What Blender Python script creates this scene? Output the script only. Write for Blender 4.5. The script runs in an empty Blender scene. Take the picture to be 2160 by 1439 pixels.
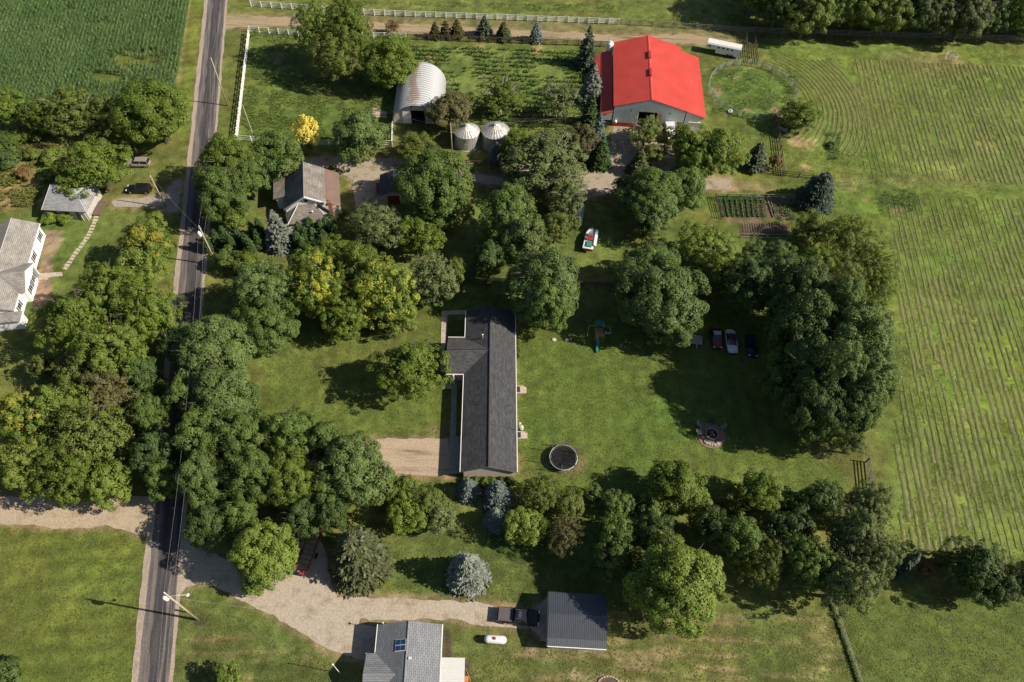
import bpy, bmesh, math, random
import numpy as np
from mathutils import Vector, Matrix
random.seed(7)
S = bpy.context.scene
COL = S.collection
rad = math.radians

# ------------------------------------------------------------------ camera
CAM_H = 98.0
FPX = 1550.0                      # focal length in pixels of the 2160 px wide photograph
_n = np.array([-50.0, -1080.5, -FPX]); _n /= np.linalg.norm(_n)      # straight down, seen by the camera
_Z = -_n
_f = np.array([0, 0, -1.0]); _Y = _f - _f.dot(_Z) * _Z; _Y /= np.linalg.norm(_Y)
_X = np.cross(_Y, _Z)
ROT = np.array([_X, _Y, _Z])
cam_d = bpy.data.cameras.new('camera')
cam = bpy.data.objects.new('camera', cam_d); COL.objects.link(cam)
m4 = Matrix([list(ROT[i]) + [0] for i in range(3)] + [[0, 0, 0, 1]])
m4[2][3] = CAM_H
cam.matrix_world = m4
cam_d.sensor_width = 36.0
cam_d.lens = 36.0 * FPX / 2160.0
cam_d.clip_start = 1.0; cam_d.clip_end = 9000.0
S.camera = cam

# ------------------------------------------------------------------ world, sun, exposure
SUN_AZ = math.atan2(-0.13, 1.0)   # direction towards the sun in the ground plane, from +X
SUN_EL = rad(38)
world = bpy.data.worlds.new('World'); S.world = world; world.use_nodes = True
wn = world.node_tree; bgn = wn.nodes['Background']
sky = wn.nodes.new('ShaderNodeTexSky'); sky.sky_type = 'NISHITA'; sky.sun_disc = False
sky.sun_elevation = SUN_EL
sky.sun_rotation = math.pi / 2 - SUN_AZ
sky.air_density = 1.0; sky.dust_density = 1.0; sky.ozone_density = 1.0
wn.links.new(sky.outputs[0], bgn.inputs[0]); bgn.inputs[1].default_value = 0.056
sd = bpy.data.lights.new('sun', 'SUN'); sd.energy = 5.0; sd.angle = rad(0.55); sd.color = (1.0, 0.90, 0.75)
sun = bpy.data.objects.new('sun', sd); COL.objects.link(sun)
sv = Vector((math.cos(SUN_EL) * math.cos(SUN_AZ), math.cos(SUN_EL) * math.sin(SUN_AZ), math.sin(SUN_EL)))
sun.rotation_euler = sv.to_track_quat('Z', 'Y').to_euler(); sun.location = (60, 0, 120)
S.view_settings.view_transform = 'Standard'; S.view_settings.look = 'None'
S.view_settings.gamma = 1.0; S.view_settings.exposure = 0.6; S.view_settings.use_curve_mapping = False
S.render.engine = 'CYCLES'

# ------------------------------------------------------------------ helpers
def G(px, py, z=0.0):
    """ground point (at height z) under a pixel of the survey photograph"""
    d = ROT @ np.array([px - 1080.0, -(py - 719.5), -FPX]); t = (z - CAM_H) / d[2]
    return Vector((d[0] * t, d[1] * t, z))

def mpp(px, py, z=0.0):
    d = ROT @ np.array([px - 1080.0, -(py - 719.5), -FPX]); t = (z - CAM_H) / d[2]
    return t            # metres per pixel at that depth (camera-plane unit is one pixel)

def tag(o, label=None, cat=None, group=None, kind=None):
    if label: o['label'] = label
    if cat: o['category'] = cat
    if group: o['group'] = group
    if kind: o['kind'] = kind
    return o

def thing(name, label, cat, loc=(0, 0, 0), rotz=0.0, group=None):
    o = bpy.data.objects.new(name, None); COL.objects.link(o)
    o.empty_display_size = 0.5
    o.location = loc; o.rotation_euler = (0, 0, rotz)
    return tag(o, label, cat, group)

def meshobj(name, me, mat=None, parent=None, loc=None):
    o = bpy.data.objects.new(name, me); COL.objects.link(o)
    if mat is not None and len(me.materials) == 0: me.materials.append(mat)
    if parent is not None: o.parent = parent
    if loc is not None: o.location = loc
    return o

class MB:
    def __init__(s): s.v = []; s.f = []
    def poly(s, pts):
        b = len(s.v); s.v += [tuple(p) for p in pts]; s.f.append(tuple(range(b, b + len(pts)))); return s
    def hexa(s, p):      # 4 bottom, 4 top
        b = len(s.v); s.v += [tuple(q) for q in p]
        for f in ((3, 2, 1, 0), (4, 5, 6, 7), (0, 1, 5, 4), (1, 2, 6, 5), (2, 3, 7, 6), (3, 0, 4, 7)):
            s.f.append(tuple(b + i for i in f))
        return s
    def box(s, x0, x1, y0, y1, z0, z1):
        return s.hexa([(x0, y0, z0), (x1, y0, z0), (x1, y1, z0), (x0, y1, z0), (x0, y0, z1), (x1, y0, z1), (x1, y1, z1), (x0, y1, z1)])
    def prism(s, pts, z0, z1):
        n = len(pts); b = len(s.v)
        s.v += [(p[0], p[1], z0) for p in pts] + [(p[0], p[1], z1) for p in pts]
        s.f.append(tuple(b + i for i in reversed(range(n)))); s.f.append(tuple(b + n + i for i in range(n)))
        for i in range(n):
            j = (i + 1) % n; s.f.append((b + i, b + j, b + n + j, b + n + i))
        return s
    def slab(s, pts, t):      # polygon in space (counter-clockwise from above) given thickness downwards
        n = len(pts); b = len(s.v)
        s.v += [(p[0], p[1], p[2] - t) for p in pts] + [tuple(p) for p in pts]
        s.f.append(tuple(b + i for i in reversed(range(n)))); s.f.append(tuple(b + n + i for i in range(n)))
        for i in range(n):
            j = (i + 1) % n; s.f.append((b + i, b + j, b + n + j, b + n + i))
        return s
    def extr(s, prof, axis, a, c):  # 2-D profile (u,z) pushed along axis 'x' or 'y' from a to c
        n = len(prof); b = len(s.v)
        for t in (a, c):
            for (u, z) in prof: s.v.append((t, u, z) if axis == 'x' else (u, t, z))
        s.f.append(tuple(b + i for i in range(n))); s.f.append(tuple(b + n + i for i in reversed(range(n))))
        for i in range(n):
            j = (i + 1) % n; s.f.append((b + j, b + i, b + n + i, b + n + j))
        return s
    def tube(s, pts, rs, n=6, cap=True):
        pts = [Vector(p) for p in pts]
        if not isinstance(rs, (list, tuple)): rs = [rs] * len(pts)
        b = len(s.v); prev = None
        for i, p in enumerate(pts):
            d = (pts[min(i + 1, len(pts) - 1)] - pts[max(i - 1, 0)])
            if d.length < 1e-9: d = Vector((0, 0, 1))
            d.normalize()
            a = d.orthogonal().normalized() if prev is None else (prev - prev.dot(d) * d).normalized()
            prev = a; c = d.cross(a)
            for k in range(n):
                t = 2 * math.pi * k / n; q = p + (a * math.cos(t) + c * math.sin(t)) * rs[i]; s.v.append(tuple(q))
        for i in range(len(pts) - 1):
            for k in range(n):
                k2 = (k + 1) % n
                s.f.append((b + i * n + k, b + i * n + k2, b + (i + 1) * n + k2, b + (i + 1) * n + k))
        if cap:
            s.f.append(tuple(b + k for k in reversed(range(n)))); e = b + (len(pts) - 1) * n
            s.f.append(tuple(e + k for k in range(n)))
        return s
    def lathe(s, prof, cx=0, cy=0, n=24):
        b = len(s.v)
        for (r, z) in prof:
            for k in range(n):
                t = 2 * math.pi * k / n; s.v.append((cx + r * math.cos(t), cy + r * math.sin(t), z))
        for i in range(len(prof) - 1):
            for k in range(n):
                k2 = (k + 1) % n
                s.f.append((b + i * n + k, b + i * n + k2, b + (i + 1) * n + k2, b + (i + 1) * n + k))
        return s
    def grid(s, rows, closed=False):
        b = len(s.v); n = len(rows[0])
        for r in rows: s.v += [tuple(p) for p in r]
        for i in range(len(rows) - 1):
            for k in range(n if closed else n - 1):
                k2 = (k + 1) % n
                s.f.append((b + i * n + k, b + i * n + k2, b + (i + 1) * n + k2, b + (i + 1) * n + k))
        return s
    def mesh(s, name, smooth=False, fix=True):
        me = bpy.data.meshes.new(name); me.from_pydata(s.v, [], s.f)
        if fix:
            bm = bmesh.new(); bm.from_mesh(me); bmesh.ops.recalc_face_normals(bm, faces=bm.faces); bm.to_mesh(me); bm.free()
        if smooth:
            for p in me.polygons: p.use_smooth = True
        return me
    def build(s, name, mat, parent=None, smooth=False, fix=True, loc=None):
        return meshobj(name, s.mesh(name, smooth, fix), mat, parent, loc)

def shade_by_angle(me, ang=35):
    bm = bmesh.new(); bm.from_mesh(me)
    for f in bm.faces: f.smooth = True
    for e in bm.edges:
        if len(e.link_faces) == 2 and e.calc_face_angle(0) > rad(ang): e.smooth = False
    bm.to_mesh(me); bm.free()

def npmesh(name, V, F, attrs=None):
    """fast mesh from numpy: V (n,3), F (m,k) all with k corners"""
    me = bpy.data.meshes.new(name); k = F.shape[1]
    me.vertices.add(len(V)); me.vertices.foreach_set('co', V.astype(np.float32).ravel())
    me.loops.add(F.size); me.loops.foreach_set('vertex_index', F.astype(np.int32).ravel())
    me.polygons.add(len(F)); me.polygons.foreach_set('loop_start', np.arange(0, F.size, k, dtype=np.int32))
    me.polygons.foreach_set('loop_total', np.full(len(F), k, dtype=np.int32))
    me.update(calc_edges=True)
    for nm, (dom, typ, arr) in (attrs or {}).items():
        a = me.attributes.new(nm, typ, dom)
        a.data.foreach_set('color' if typ == 'FLOAT_COLOR' else 'value', arr.astype(np.float32).ravel())
    return me

# value noise
def _hash(ix, iy, seed):
    n = (ix.astype(np.int64) * 374761393 + iy.astype(np.int64) * 668265263 + seed * 1442695041) & 0x7fffffff
    n = ((n ^ (n >> 13)) * 1274126177) & 0x7fffffff
    return ((n ^ (n >> 16)) & 0xffff) / 65535.0
def vn(x, y, sc, seed=0):
    x = np.asarray(x, float) / sc; y = np.asarray(y, float) / sc
    ix = np.floor(x); iy = np.floor(y); fx = x - ix; fy = y - iy
    fx = fx * fx * (3 - 2 * fx); fy = fy * fy * (3 - 2 * fy)
    a = _hash(ix, iy, seed); b = _hash(ix + 1, iy, seed); c = _hash(ix, iy + 1, seed); d = _hash(ix + 1, iy + 1, seed)
    return (a * (1 - fx) + b * fx) * (1 - fy) + (c * (1 - fx) + d * fx) * fy
def fbm(x, y, sc, seed=0, o=4):
    t = 0; w = 0; a = 1.0
    for i in range(o):
        t = t + a * vn(x, y, sc / 2 ** i, seed + i * 17); w += a; a *= 0.55
    return t / w
def sdist(X, Y, poly):
    """signed distance, positive inside"""
    P = np.array([(p[0], p[1]) for p in poly]); d = np.full(X.shape, 1e9); ins = np.zeros(X.shape, bool)
    for i in range(len(P)):
        a = P[i]; b = P[(i + 1) % len(P)]; e = b - a
        wx = X - a[0]; wy = Y - a[1]; t = np.clip((wx * e[0] + wy * e[1]) / max(e.dot(e), 1e-9), 0, 1)
        d = np.minimum(d, np.hypot(wx - t * e[0], wy - t * e[1]))
        c = ((a[1] > Y) != (b[1] > Y)) & (X < (b[0] - a[0]) * (Y - a[1]) / (b[1] - a[1] + 1e-12) + a[0]); ins ^= c
    return np.where(ins, d, -d)

# ------------------------------------------------------------------ materials
def N(nt, t, **kw):
    n = nt.nodes.new(t)
    for k, v in kw.items(): setattr(n, k, v)
    return n
def newmat(name):
    m = bpy.data.materials.new(name); m.use_nodes = True; nt = m.node_tree
    return m, nt, nt.nodes['Principled BSDF']
MATS = {}
def M(name, col, rough=0.7, metal=0.0, var=0.15, sc=3.0, bump=0.0, bsc=20.0, spec=0.4, dirt=None, dirt_amt=0.0, dsc=1.2):
    """painted / plain surface with fine variation of its own colour, optional dirt stains"""
    if name in MATS: return MATS[name]
    m, nt, b = newmat(name); L = nt.links
    tc = N(nt, 'ShaderNodeTexCoord'); nz = N(nt, 'ShaderNodeTexNoise'); nz.inputs['Scale'].default_value = sc; nz.inputs['Detail'].default_value = 6
    L.new(tc.outputs['Object'], nz.inputs['Vector'])
    mr = N(nt, 'ShaderNodeMapRange'); mr.inputs[1].default_value = 0.3; mr.inputs[2].default_value = 0.7
    mr.inputs[3].default_value = 1 - var; mr.inputs[4].default_value = 1 + var
    L.new(nz.outputs['Fac'], mr.inputs[0])
    mx = N(nt, 'ShaderNodeMix', data_type='RGBA', blend_type='MULTIPLY'); mx.inputs[0].default_value = 1
    mx.inputs[6].default_value = (*col, 1); L.new(mr.outputs[0], mx.inputs[7]); out = mx.outputs[2]
    if dirt is not None:
        n2 = N(nt, 'ShaderNodeTexNoise'); n2.inputs['Scale'].default_value = dsc; n2.inputs['Detail'].default_value = 8; n2.inputs['Roughness'].default_value = 0.7
        L.new(tc.outputs['Object'], n2.inputs['Vector'])
        r2 = N(nt, 'ShaderNodeMapRange'); r2.inputs[1].default_value = 0.48; r2.inputs[2].default_value = 0.68; r2.inputs[3].default_value = 0; r2.inputs[4].default_value = dirt_amt
        L.new(n2.outputs['Fac'], r2.inputs[0])
        m2 = N(nt, 'ShaderNodeMix', data_type='RGBA'); L.new(r2.outputs[0], m2.inputs[0]); L.new(out, m2.inputs[6]); m2.inputs[7].default_value = (*dirt, 1)
        out = m2.outputs[2]
    L.new(out, b.inputs['Base Color'])
    b.inputs['Roughness'].default_value = rough; b.inputs['Metallic'].default_value = metal
    b.inputs['Specular IOR Level'].default_value = spec
    if bump > 0:
        n3 = N(nt, 'ShaderNodeTexNoise'); n3.inputs['Scale'].default_value = bsc; n3.inputs['Detail'].default_value = 5
        L.new(tc.outputs['Object'], n3.inputs['Vector'])
        bp = N(nt, 'ShaderNodeBump'); bp.inputs['Distance'].default_value = 0.05; bp.inputs['Strength'].default_value = bump
        L.new(n3.outputs['Fac'], bp.inputs['Height']); L.new(bp.outputs[0], b.inputs['Normal'])
    MATS[name] = m; return m

def glass(name='window_glass', col=(0.02, 0.025, 0.03)):
    if name in MATS: return MATS[name]
    m, nt, b = newmat(name); b.inputs['Base Color'].default_value = (*col, 1); b.inputs['Roughness'].default_value = 0.08
    b.inputs['Specular IOR Level'].default_value = 0.6
    MATS[name] = m; return m

def shingle(name, col, var=0.35, swap=True, bw=0.6, bh=0.24, rough=0.9, blotch=0.25):
    """asphalt shingle courses: colour of single tabs, fine relief"""
    m, nt, b = newmat(name); L = nt.links
    tc = N(nt, 'ShaderNodeTexCoord'); sp = N(nt, 'ShaderNodeSeparateXYZ'); cb = N(nt, 'ShaderNodeCombineXYZ')
    L.new(tc.outputs['Object'], sp.inputs[0])
    L.new(sp.outputs[1 if swap else 0], cb.inputs[0]); L.new(sp.outputs[0 if swap else 1], cb.inputs[1])
    br = N(nt, 'ShaderNodeTexBrick'); br.offset = 0.5; br.inputs['Scale'].default_value = 1.0
    br.inputs['Brick Width'].default_value = bw; br.inputs['Row Height'].default_value = bh
    br.inputs['Mortar Size'].default_value = 0.022; br.inputs['Bias'].default_value = 0.0
    br.inputs['Color1'].default_value = tuple(c * (1 - var) for c in col) + (1,)
    br.inputs['Color2'].default_value = tuple(min(c * (1 + var), 1) for c in col) + (1,)
    br.inputs['Mortar'].default_value = tuple(c * 0.45 for c in col) + (1,)
    L.new(cb.outputs[0], br.inputs['Vector'])
    nz = N(nt, 'ShaderNodeTexNoise'); nz.inputs['Scale'].default_value = 0.55; nz.inputs['Detail'].default_value = 8; nz.inputs['Roughness'].default_value = 0.65
    L.new(tc.outputs['Object'], nz.inputs['Vector'])
    mr = N(nt, 'ShaderNodeMapRange'); mr.inputs[1].default_value = 0.3; mr.inputs[2].default_value = 0.7; mr.inputs[3].default_value = 1 - blotch; mr.inputs[4].default_value = 1 + blotch
    L.new(nz.outputs['Fac'], mr.inputs[0])
    mx = N(nt, 'ShaderNodeMix', data_type='RGBA', blend_type='MULTIPLY'); mx.inputs[0].default_value = 1
    L.new(br.outputs['Color'], mx.inputs[6]); L.new(mr.outputs[0], mx.inputs[7]); L.new(mx.outputs[2], b.inputs['Base Color'])
    b.inputs['Roughness'].default_value = rough; b.inputs['Specular IOR Level'].default_value = 0.2
    bp = N(nt, 'ShaderNodeBump'); bp.inputs['Distance'].default_value = 0.03; bp.inputs['Strength'].default_value = 0.6
    L.new(br.outputs['Fac'], bp.inputs['Height']); bp.invert = True; L.new(bp.outputs[0], b.inputs['Normal'])
    MATS[name] = m; return m

def groundmat(name, attr='Tone', fine=14.0, amt=0.35, bump=0.6, stretch=None, rough=0.95, col=None, big=0.0):
    m, nt, b = newmat(name); L = nt.links
    tc = N(nt, 'ShaderNodeTexCoord'); mp = N(nt, 'ShaderNodeMapping')
    if stretch: mp.inputs['Scale'].default_value = stretch
    L.new(tc.outputs['Object'], mp.inputs[0])
    def noise(s, d=8, r=0.75):
        n = N(nt, 'ShaderNodeTexNoise'); n.inputs['Scale'].default_value = s; n.inputs['Detail'].default_value = d; n.inputs['Roughness'].default_value = r
        L.new(mp.outputs[0], n.inputs['Vector']); return n
    n1 = noise(fine * 0.12); n2 = noise(fine)
    add = N(nt, 'ShaderNodeMath', operation='ADD'); L.new(n1.outputs['Fac'], add.inputs[0]); L.new(n2.outputs['Fac'], add.inputs[1])
    mr = N(nt, 'ShaderNodeMapRange'); mr.inputs[1].default_value = 0.75; mr.inputs[2].default_value = 1.25; mr.inputs[3].default_value = 1 - amt; mr.inputs[4].default_value = 1 + amt
    L.new(add.outputs[0], mr.inputs[0])
    mx = N(nt, 'ShaderNodeMix', data_type='RGBA', blend_type='MULTIPLY'); mx.inputs[0].default_value = 1
    if col is None:
        at = N(nt, 'ShaderNodeAttribute'); at.attribute_name = attr; L.new(at.outputs['Color'], mx.inputs[6])
    else: mx.inputs[6].default_value = (*col, 1)
    L.new(mr.outputs[0], mx.inputs[7]); L.new(mx.outputs[2], b.inputs['Base Color'])
    b.inputs['Roughness'].default_value = rough; b.inputs['Specular IOR Level'].default_value = 0.15
    bp = N(nt, 'ShaderNodeBump'); bp.inputs['Distance'].default_value = 0.12; bp.inputs['Strength'].default_value = bump
    L.new(n2.outputs['Fac'], bp.inputs['Height']); L.new(bp.outputs[0], b.inputs['Normal'])
    return m

# ================================================================== GROUND
xs = np.concatenate([-150 - np.geomspace(2400, 2, 26), np.arange(-150, 150.1, 0.5), 150 + np.geomspace(2, 2400, 26)])
ys = np.concatenate([-8 - np.geomspace(2200, 2, 24), np.arange(-8, 196.1, 0.5), 196 + np.geomspace(2, 2400, 26)])
GX, GY = np.meshgrid(xs, ys)
col = np.zeros(GX.shape + (3,))
n_big = fbm(GX, GY, 22, 1); n_mid = fbm(GX, GY, 5, 2); n_fine = fbm(GX, GY, 1.4, 3, 3); n_p = fbm(GX, GY, 9, 9)
def setc(mask, c):
    global col
    m = np.clip(mask, 0, 1)[..., None]; col = col * (1 - m) + np.array(c) * m
def ppoly(pts): return [G(*p) for p in pts]
def zone(pts, c, soft=0.6, rag=0.8, world=False, amt=1.0):
    P = pts if world else ppoly(pts)
    d = sdist(GX, GY, P) + (n_mid - 0.5) * rag * 3 + (n_fine - 0.5) * rag * 1.6
    setc(np.clip(d / soft + 0.5, 0, 1) * amt, c)
    return P
def spot(px, py, r, c, amt=1.0, ry=None, rag=0.6):
    p = G(px, py); d = 1 - np.hypot((GX - p.x) / r, (GY - p.y) / (ry or r)) + (n_mid - 0.5) * rag * 2 + (n_fine - .5) * rag * 1.6
    setc(np.clip(d * 1.6, 0, 1) * amt, c)
GRASS = (0.100, 0.132, 0.028); LUSH = (0.095, 0.150, 0.028); OLIVE = (0.124, 0.138, 0.038); DARKG = (0.064, 0.110, 0.024)
DRY = (0.205, 0.175, 0.075); TAN = (0.30, 0.225, 0.135); BROWN = (0.15, 0.105, 0.062); SOIL = (0.105, 0.078, 0.052)
setc(np.ones(GX.shape), OLIVE)
setc((n_big - 0.4) * 2.5, GRASS)
# north meadow beyond the white fence
zone([(470, -40), (2200, -40), (2200, 60), (1305, 40), (530, 0)], (0.130, 0.150, 0.040), 3, 1)
# hay field to the east
zone([(1590, 90), (2300, 90), (2400, 1210), (1880, 1170), (1870, 980), (1890, 760), (1800, 560), (1690, 380), (1640, 330), (1690, 260), (1670, 170)], (0.118, 0.158, 0.036), 3, 1)
zone([(2000, 740), (2200, 700), (2200, 960), (2060, 960)], (0.140, 0.190, 0.030), 4, 2, amt=.8)
zone([(1960, 300), (2160, 280), (2200, 380), (1980, 390)], (0.140, 0.170, 0.050), 4, 2, amt=.6)
zone([(1840, 110), (1980, 118), (2110, 150), (1960, 165)], (0.165, 0.145, 0.080), 2, 1, amt=.6)
for (x, y, r, c, a) in ((2070, 300, 4, DRY, .5), (1760, 300, 1.2, (0.05, .12, .03), .9), (1755, 312, .6, TAN, .5), (2005, 122, 2.5, DRY, .6), (1890, 440, 1.6, BROWN, .8), (1905, 420, .8, BROWN, .7),
                        (1870, 425, 5, LUSH, .9), (1890, 440, 1.6, (.22, .13, .08), .8), (1700, 353, 1.2, TAN, .9), (1830, 420, 1.3, DRY, .5), (1690, 300, 2.6, TAN, .8), (1680, 290, 1.5, BROWN, .6),
                        (2150, 320, 3, LUSH, .6), (1800, 395, 2, DRY, .5), (1760, 385, 1, TAN, .6)):
    spot(x, y, r, c, a)
# track between the two hay blocks
zone([(1740, 375), (1900, 372), (2160, 375), (2160, 382), (1900, 392), (1760, 398)], (0.135, 0.15, 0.055), 2, 1, amt=.8)
# lawn of the framed lot, west and east of the house
zone([(545, 700), (800, 640), (950, 640), (950, 925), (760, 925), (560, 900)], (0.106, 0.134, 0.032), 2, 1)
zone([(1095, 690), (1500, 640), (1720, 700), (1790, 1060), (1250, 1060), (1095, 1020)], (0.092, 0.128, 0.028), 2, 1)
spot(920, 905, 2.4, (0.17, .145, .07), .6, 1.0); spot(1120, 1000, 2.5, (0.15, .15, .05), .5); spot(1430, 880, 5, (0.092, .155, .03), .6)
spot(1600, 1020, 5, (0.125, .15, .04), .7, 3); spot(1100, 975, 1.0, (.2, .15, .07), .6, 2.2); spot(640, 730, 4, (.11, .13, .035), .6, 2); spot(820, 880, 5, (.09, .135, .03), .5, 2)
# south-west lawn
zone([(-60, 1095), (305, 1110), (290, 1300), (280, 1480), (-60, 1480)], (0.108, 0.132, 0.030), 1.5, .6)
for (x, y, r, a) in ((90, 1330, 4, .6), (200, 1200, 3, .5), (250, 1150, 3, .4), (60, 1160, 3, .35), (30, 1420, 3, .3)): spot(x, y, r, (0.160, 0.190, 0.036), a)
# south lawns
zone([(380, 1235), (720, 1400), (720, 1480), (365, 1480)], (0.098, 0.124, 0.036), 1, .6)
zone([(830, 1110), (1330, 1110), (1330, 1300), (1000, 1300), (830, 1240)], (0.088, 0.118, 0.032), 1.5, .8)
zone([(935, 1310), (1160, 1330), (1300, 1290), (1760, 1290), (1820, 1480), (935, 1480)], (0.106, 0.126, 0.036), 1.5, .8)
zone([(1760, 1280), (2200, 1220), (2200, 1480), (1820, 1480)], (0.092, 0.124, 0.030), 1.2, .6)
# east-west streaks of dead clippings on the mown south lawn
mk = np.clip(sdist(GX, GY, ppoly([(1290, 1290), (1750, 1275), (1805, 1470), (960, 1470), (960, 1390)])) / 2, 0, 1)
stre = fbm(GX * 0.18, GY * 3.2, 1.6, 44, 3)
setc(mk * np.clip((stre - 0.58) * 9, 0, 1) * .6, (0.27, 0.21, 0.12))
mk = np.clip(sdist(GX, GY, ppoly([(385, 1250), (720, 1400), (720, 1470), (370, 1470)])) / 2, 0, 1)
setc(mk * np.clip((fbm(GX * 0.3 + GY * .05, GY * 2.2, 1.2, 45, 3) - 0.56) * 6, 0, 1) * .6, (0.22, 0.18, 0.09))
for (x, y, r, c, a, ry) in ((1122, 1372, .9, (.30, .21, .14), .95, .8), (1208, 1420, .75, (.33, .27, .17), .95, .7), (1118, 1358, .5, (.26, .19, .12), .8, .5), (700, 1436, .4, TAN, .6, .2)):
    spot(x, y, r, c, a, ry, .35)
# farm: paddock, weedy pasture, verges
zone([(525, 62), (860, 80), (830, 300), (505, 292)], (0.102, 0.138, 0.032), 1.5, .8)
for (x, y, r) in ((560, 250, 1.2), (640, 220, 1.0), (700, 200, 1.5), (590, 120, 2.5), (570, 280, 1)): spot(x, y, r, (0.21, .17, .085), .6)
zone([(865, 95), (1230, 105), (1240, 265), (1000, 290), (870, 230)], (0.120, 0.150, 0.040), 1.5, 1)
for (x, y, r) in ((915, 122, 1.6), (1010, 100, 1.4), (1130, 105, 2), (900, 180, 1.2), (1080, 175, 1), (980, 225, 2), (1110, 235, 2.2), (1160, 250, 1.5)): spot(x, y, r, (0.26, .19, .09), .75)
zone([(476, 30), (640, 26), (1000, 38), (1300, 54), (1500, 62), (1600, 88), (1480, 98), (1290, 90), (860, 72), (640, 60), (480, 62)], (0.150, 0.140, 0.060), 2, .7)
# mown verges beside the road
for dx, w, c in ((-4.2, 1.3, (0.165, .195, .035)), (-6.3, .5, (.36, .28, .13)), (-2.9, .4, (.17, .17, .07))):
    a = G(456, 0); b = G(321, 1439); t = (GY - b.y) / (a.y - b.y); cx = b.x + (a.x - b.x) * t
    d = w - np.abs(GX - cx - dx) + (n_mid - .5) * .8
    setc(np.clip(d / .6, 0, 1) * np.clip((GY - 112) / 6, 0, 1) * .7, c)
zone([(0, 260), (130, 285), (240, 330), (240, 430), (80, 440), (0, 430)], (0.14, 0.15, 0.045), 2, 1)
for (x, y, r, c, a) in ((45, 395, 6, (.30, .19, .09), .8), (20, 425, 5, (.27, .18, .09), .8), (75, 350, 3, (.22, .19, .06), .7), (25, 290, 3, LUSH, .8), (30, 365, 4, (.3, .22, .1), .7), (15, 335, 3, (.09, .14, .03), .7)): spot(x, y, r, c, a)
zone([(0, 448), (240, 440), (370, 480), (360, 560), (130, 640), (60, 660), (0, 660)], (0.102, 0.138, 0.032), 1.5, .6)
zone([(97, 488), (125, 490), (112, 580), (100, 650), (60, 655)], (0.26, 0.19, 0.13), .5, .7)
# bare dirt in the round pen, below barn, garden soil
PEN = Vector((49.3, 136.9, 0)); PEN_R = 9.4
dpen = np.hypot(GX - PEN.x, GY - PEN.y)
setc(np.clip((PEN_R - .3 - dpen) / .5, 0, 1), (0.100, 0.148, 0.034))
for (x, y, r) in ((1514, 190, 2.0), (1550, 162, .8), (1530, 240, 1.2), (1640, 240, 1.0), (1575, 232, .8), (1635, 230, 1.2)): spot(x, y, r, (.29, .19, .13), .85)
zone([(1480, 376), (1540, 378), (1545, 400), (1490, 404)], (0.30, 0.235, 0.135), 1, .7)
zone([(1540, 385), (1640, 390), (1640, 400), (1540, 402)], (0.19, 0.155, 0.085), 1, .7, amt=.7)
zone([(1512, 414), (1675, 416), (1672, 462), (1520, 462)], (0.105, 0.078, 0.055), .3, .15)
zone([(1525, 455), (1610, 458), (1606, 474), (1540, 470)], (0.16, 0.12, 0.075), .4, .3)
zone([(1562, 470), (1665, 472), (1660, 500), (1560, 500)], (0.085, 0.065, 0.048), .3, .2)
# mulch rings
for (x, y, r) in ((1375, 492, 1.2), (1412, 480, .9), (407, 1306, .0)):
    if r: spot(x, y, r, (.12, .085, .06), .95, None, .2)
spot(422, 1314, .75, (.07, .055, .05), .95, None, .25); spot(1130, 1340, 1.0, (.14, .11, .07), .7)
spot(1192, 966, 3.7, (.20, .135, .085), .95, 3.6, .2)
spot(395, 1262, .5, (.12, .09, .06), .8); spot(1740, 955, 1.8, (.22, .18, .09), .7); spot(35, 1274, .0001, TAN, 0)
# planting beds
zone([(934, 1320), (950, 1322), (953, 1392), (933, 1392)], (0.075, 0.058, 0.048), .2, .25)
zone([(976, 1392), (992, 1400), (1000, 1470), (976, 1470)], (0.075, 0.058, 0.048), .2, .25)
zone([(1150, 1356), (1276, 1372), (1276, 1378), (1150, 1364)], (0.26, 0.20, 0.13), .2, .2)
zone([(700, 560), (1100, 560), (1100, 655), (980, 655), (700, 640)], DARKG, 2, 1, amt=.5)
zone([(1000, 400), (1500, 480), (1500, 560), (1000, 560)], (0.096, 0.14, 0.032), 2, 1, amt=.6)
# tan fringe where gravel meets grass: drawn round each drive below
DRIVES = {}
DRIVES['gravel_driveway'] = dict(label='tan gravel driveway from the road to the charcoal roofed ranch house', pts=[(380, 950), (560, 930), (770, 929), (850, 926), (948, 925), (947, 1003), (905, 1004), (800, 1000), (560, 1000), (376, 995)], c=(0.40, 0.315, 0.225))
DRIVES['gravel_driveway.001'] = dict(label='wide pale gravel drive curving from road past the propane tank to the dark metal shed', pts=[(375, 1128), (392, 1136), (440, 1166), (500, 1190), (560, 1200), (600, 1190), (632, 1130), (662, 1120), (690, 1170), (700, 1232), (712, 1260), (850, 1262), (960, 1268), (1030, 1276), (1064, 1283), (1120, 1290), (1146, 1268), (1163, 1255), (1159, 1357), (1145, 1350), (1120, 1326), (1060, 1323), (1020, 1319), (960, 1308), (830, 1305), (757, 1308), (756, 1318), (796, 1322), (794, 1392), (763, 1392), (713, 1375), (672, 1356), (634, 1334), (579, 1299), (523, 1271), (490, 1257), (440, 1229), (410, 1232), (392, 1238), (370, 1262)], c=(0.40, 0.345, 0.275))
DRIVES['gravel_driveway.002'] = dict(label='pale gravel lane leaving the road westward below the large tree clump', pts=[(-60, 1045), (150, 1050), (318, 1046), (308, 1130), (299, 1129), (270, 1118), (225, 1109), (165, 1115), (100, 1112), (60, 1108), (-60, 1100)], c=(0.40, 0.325, 0.235))
DRIVES['gravel_driveway.003'] = dict(label='short grey gravel drive beside the black car, west of the road', pts=[(233, 428), (250, 420), (300, 418), (350, 408), (364, 384), (382, 378), (376, 446), (352, 446), (340, 436), (290, 438), (245, 436)], c=(0.33, 0.30, 0.25))
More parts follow.
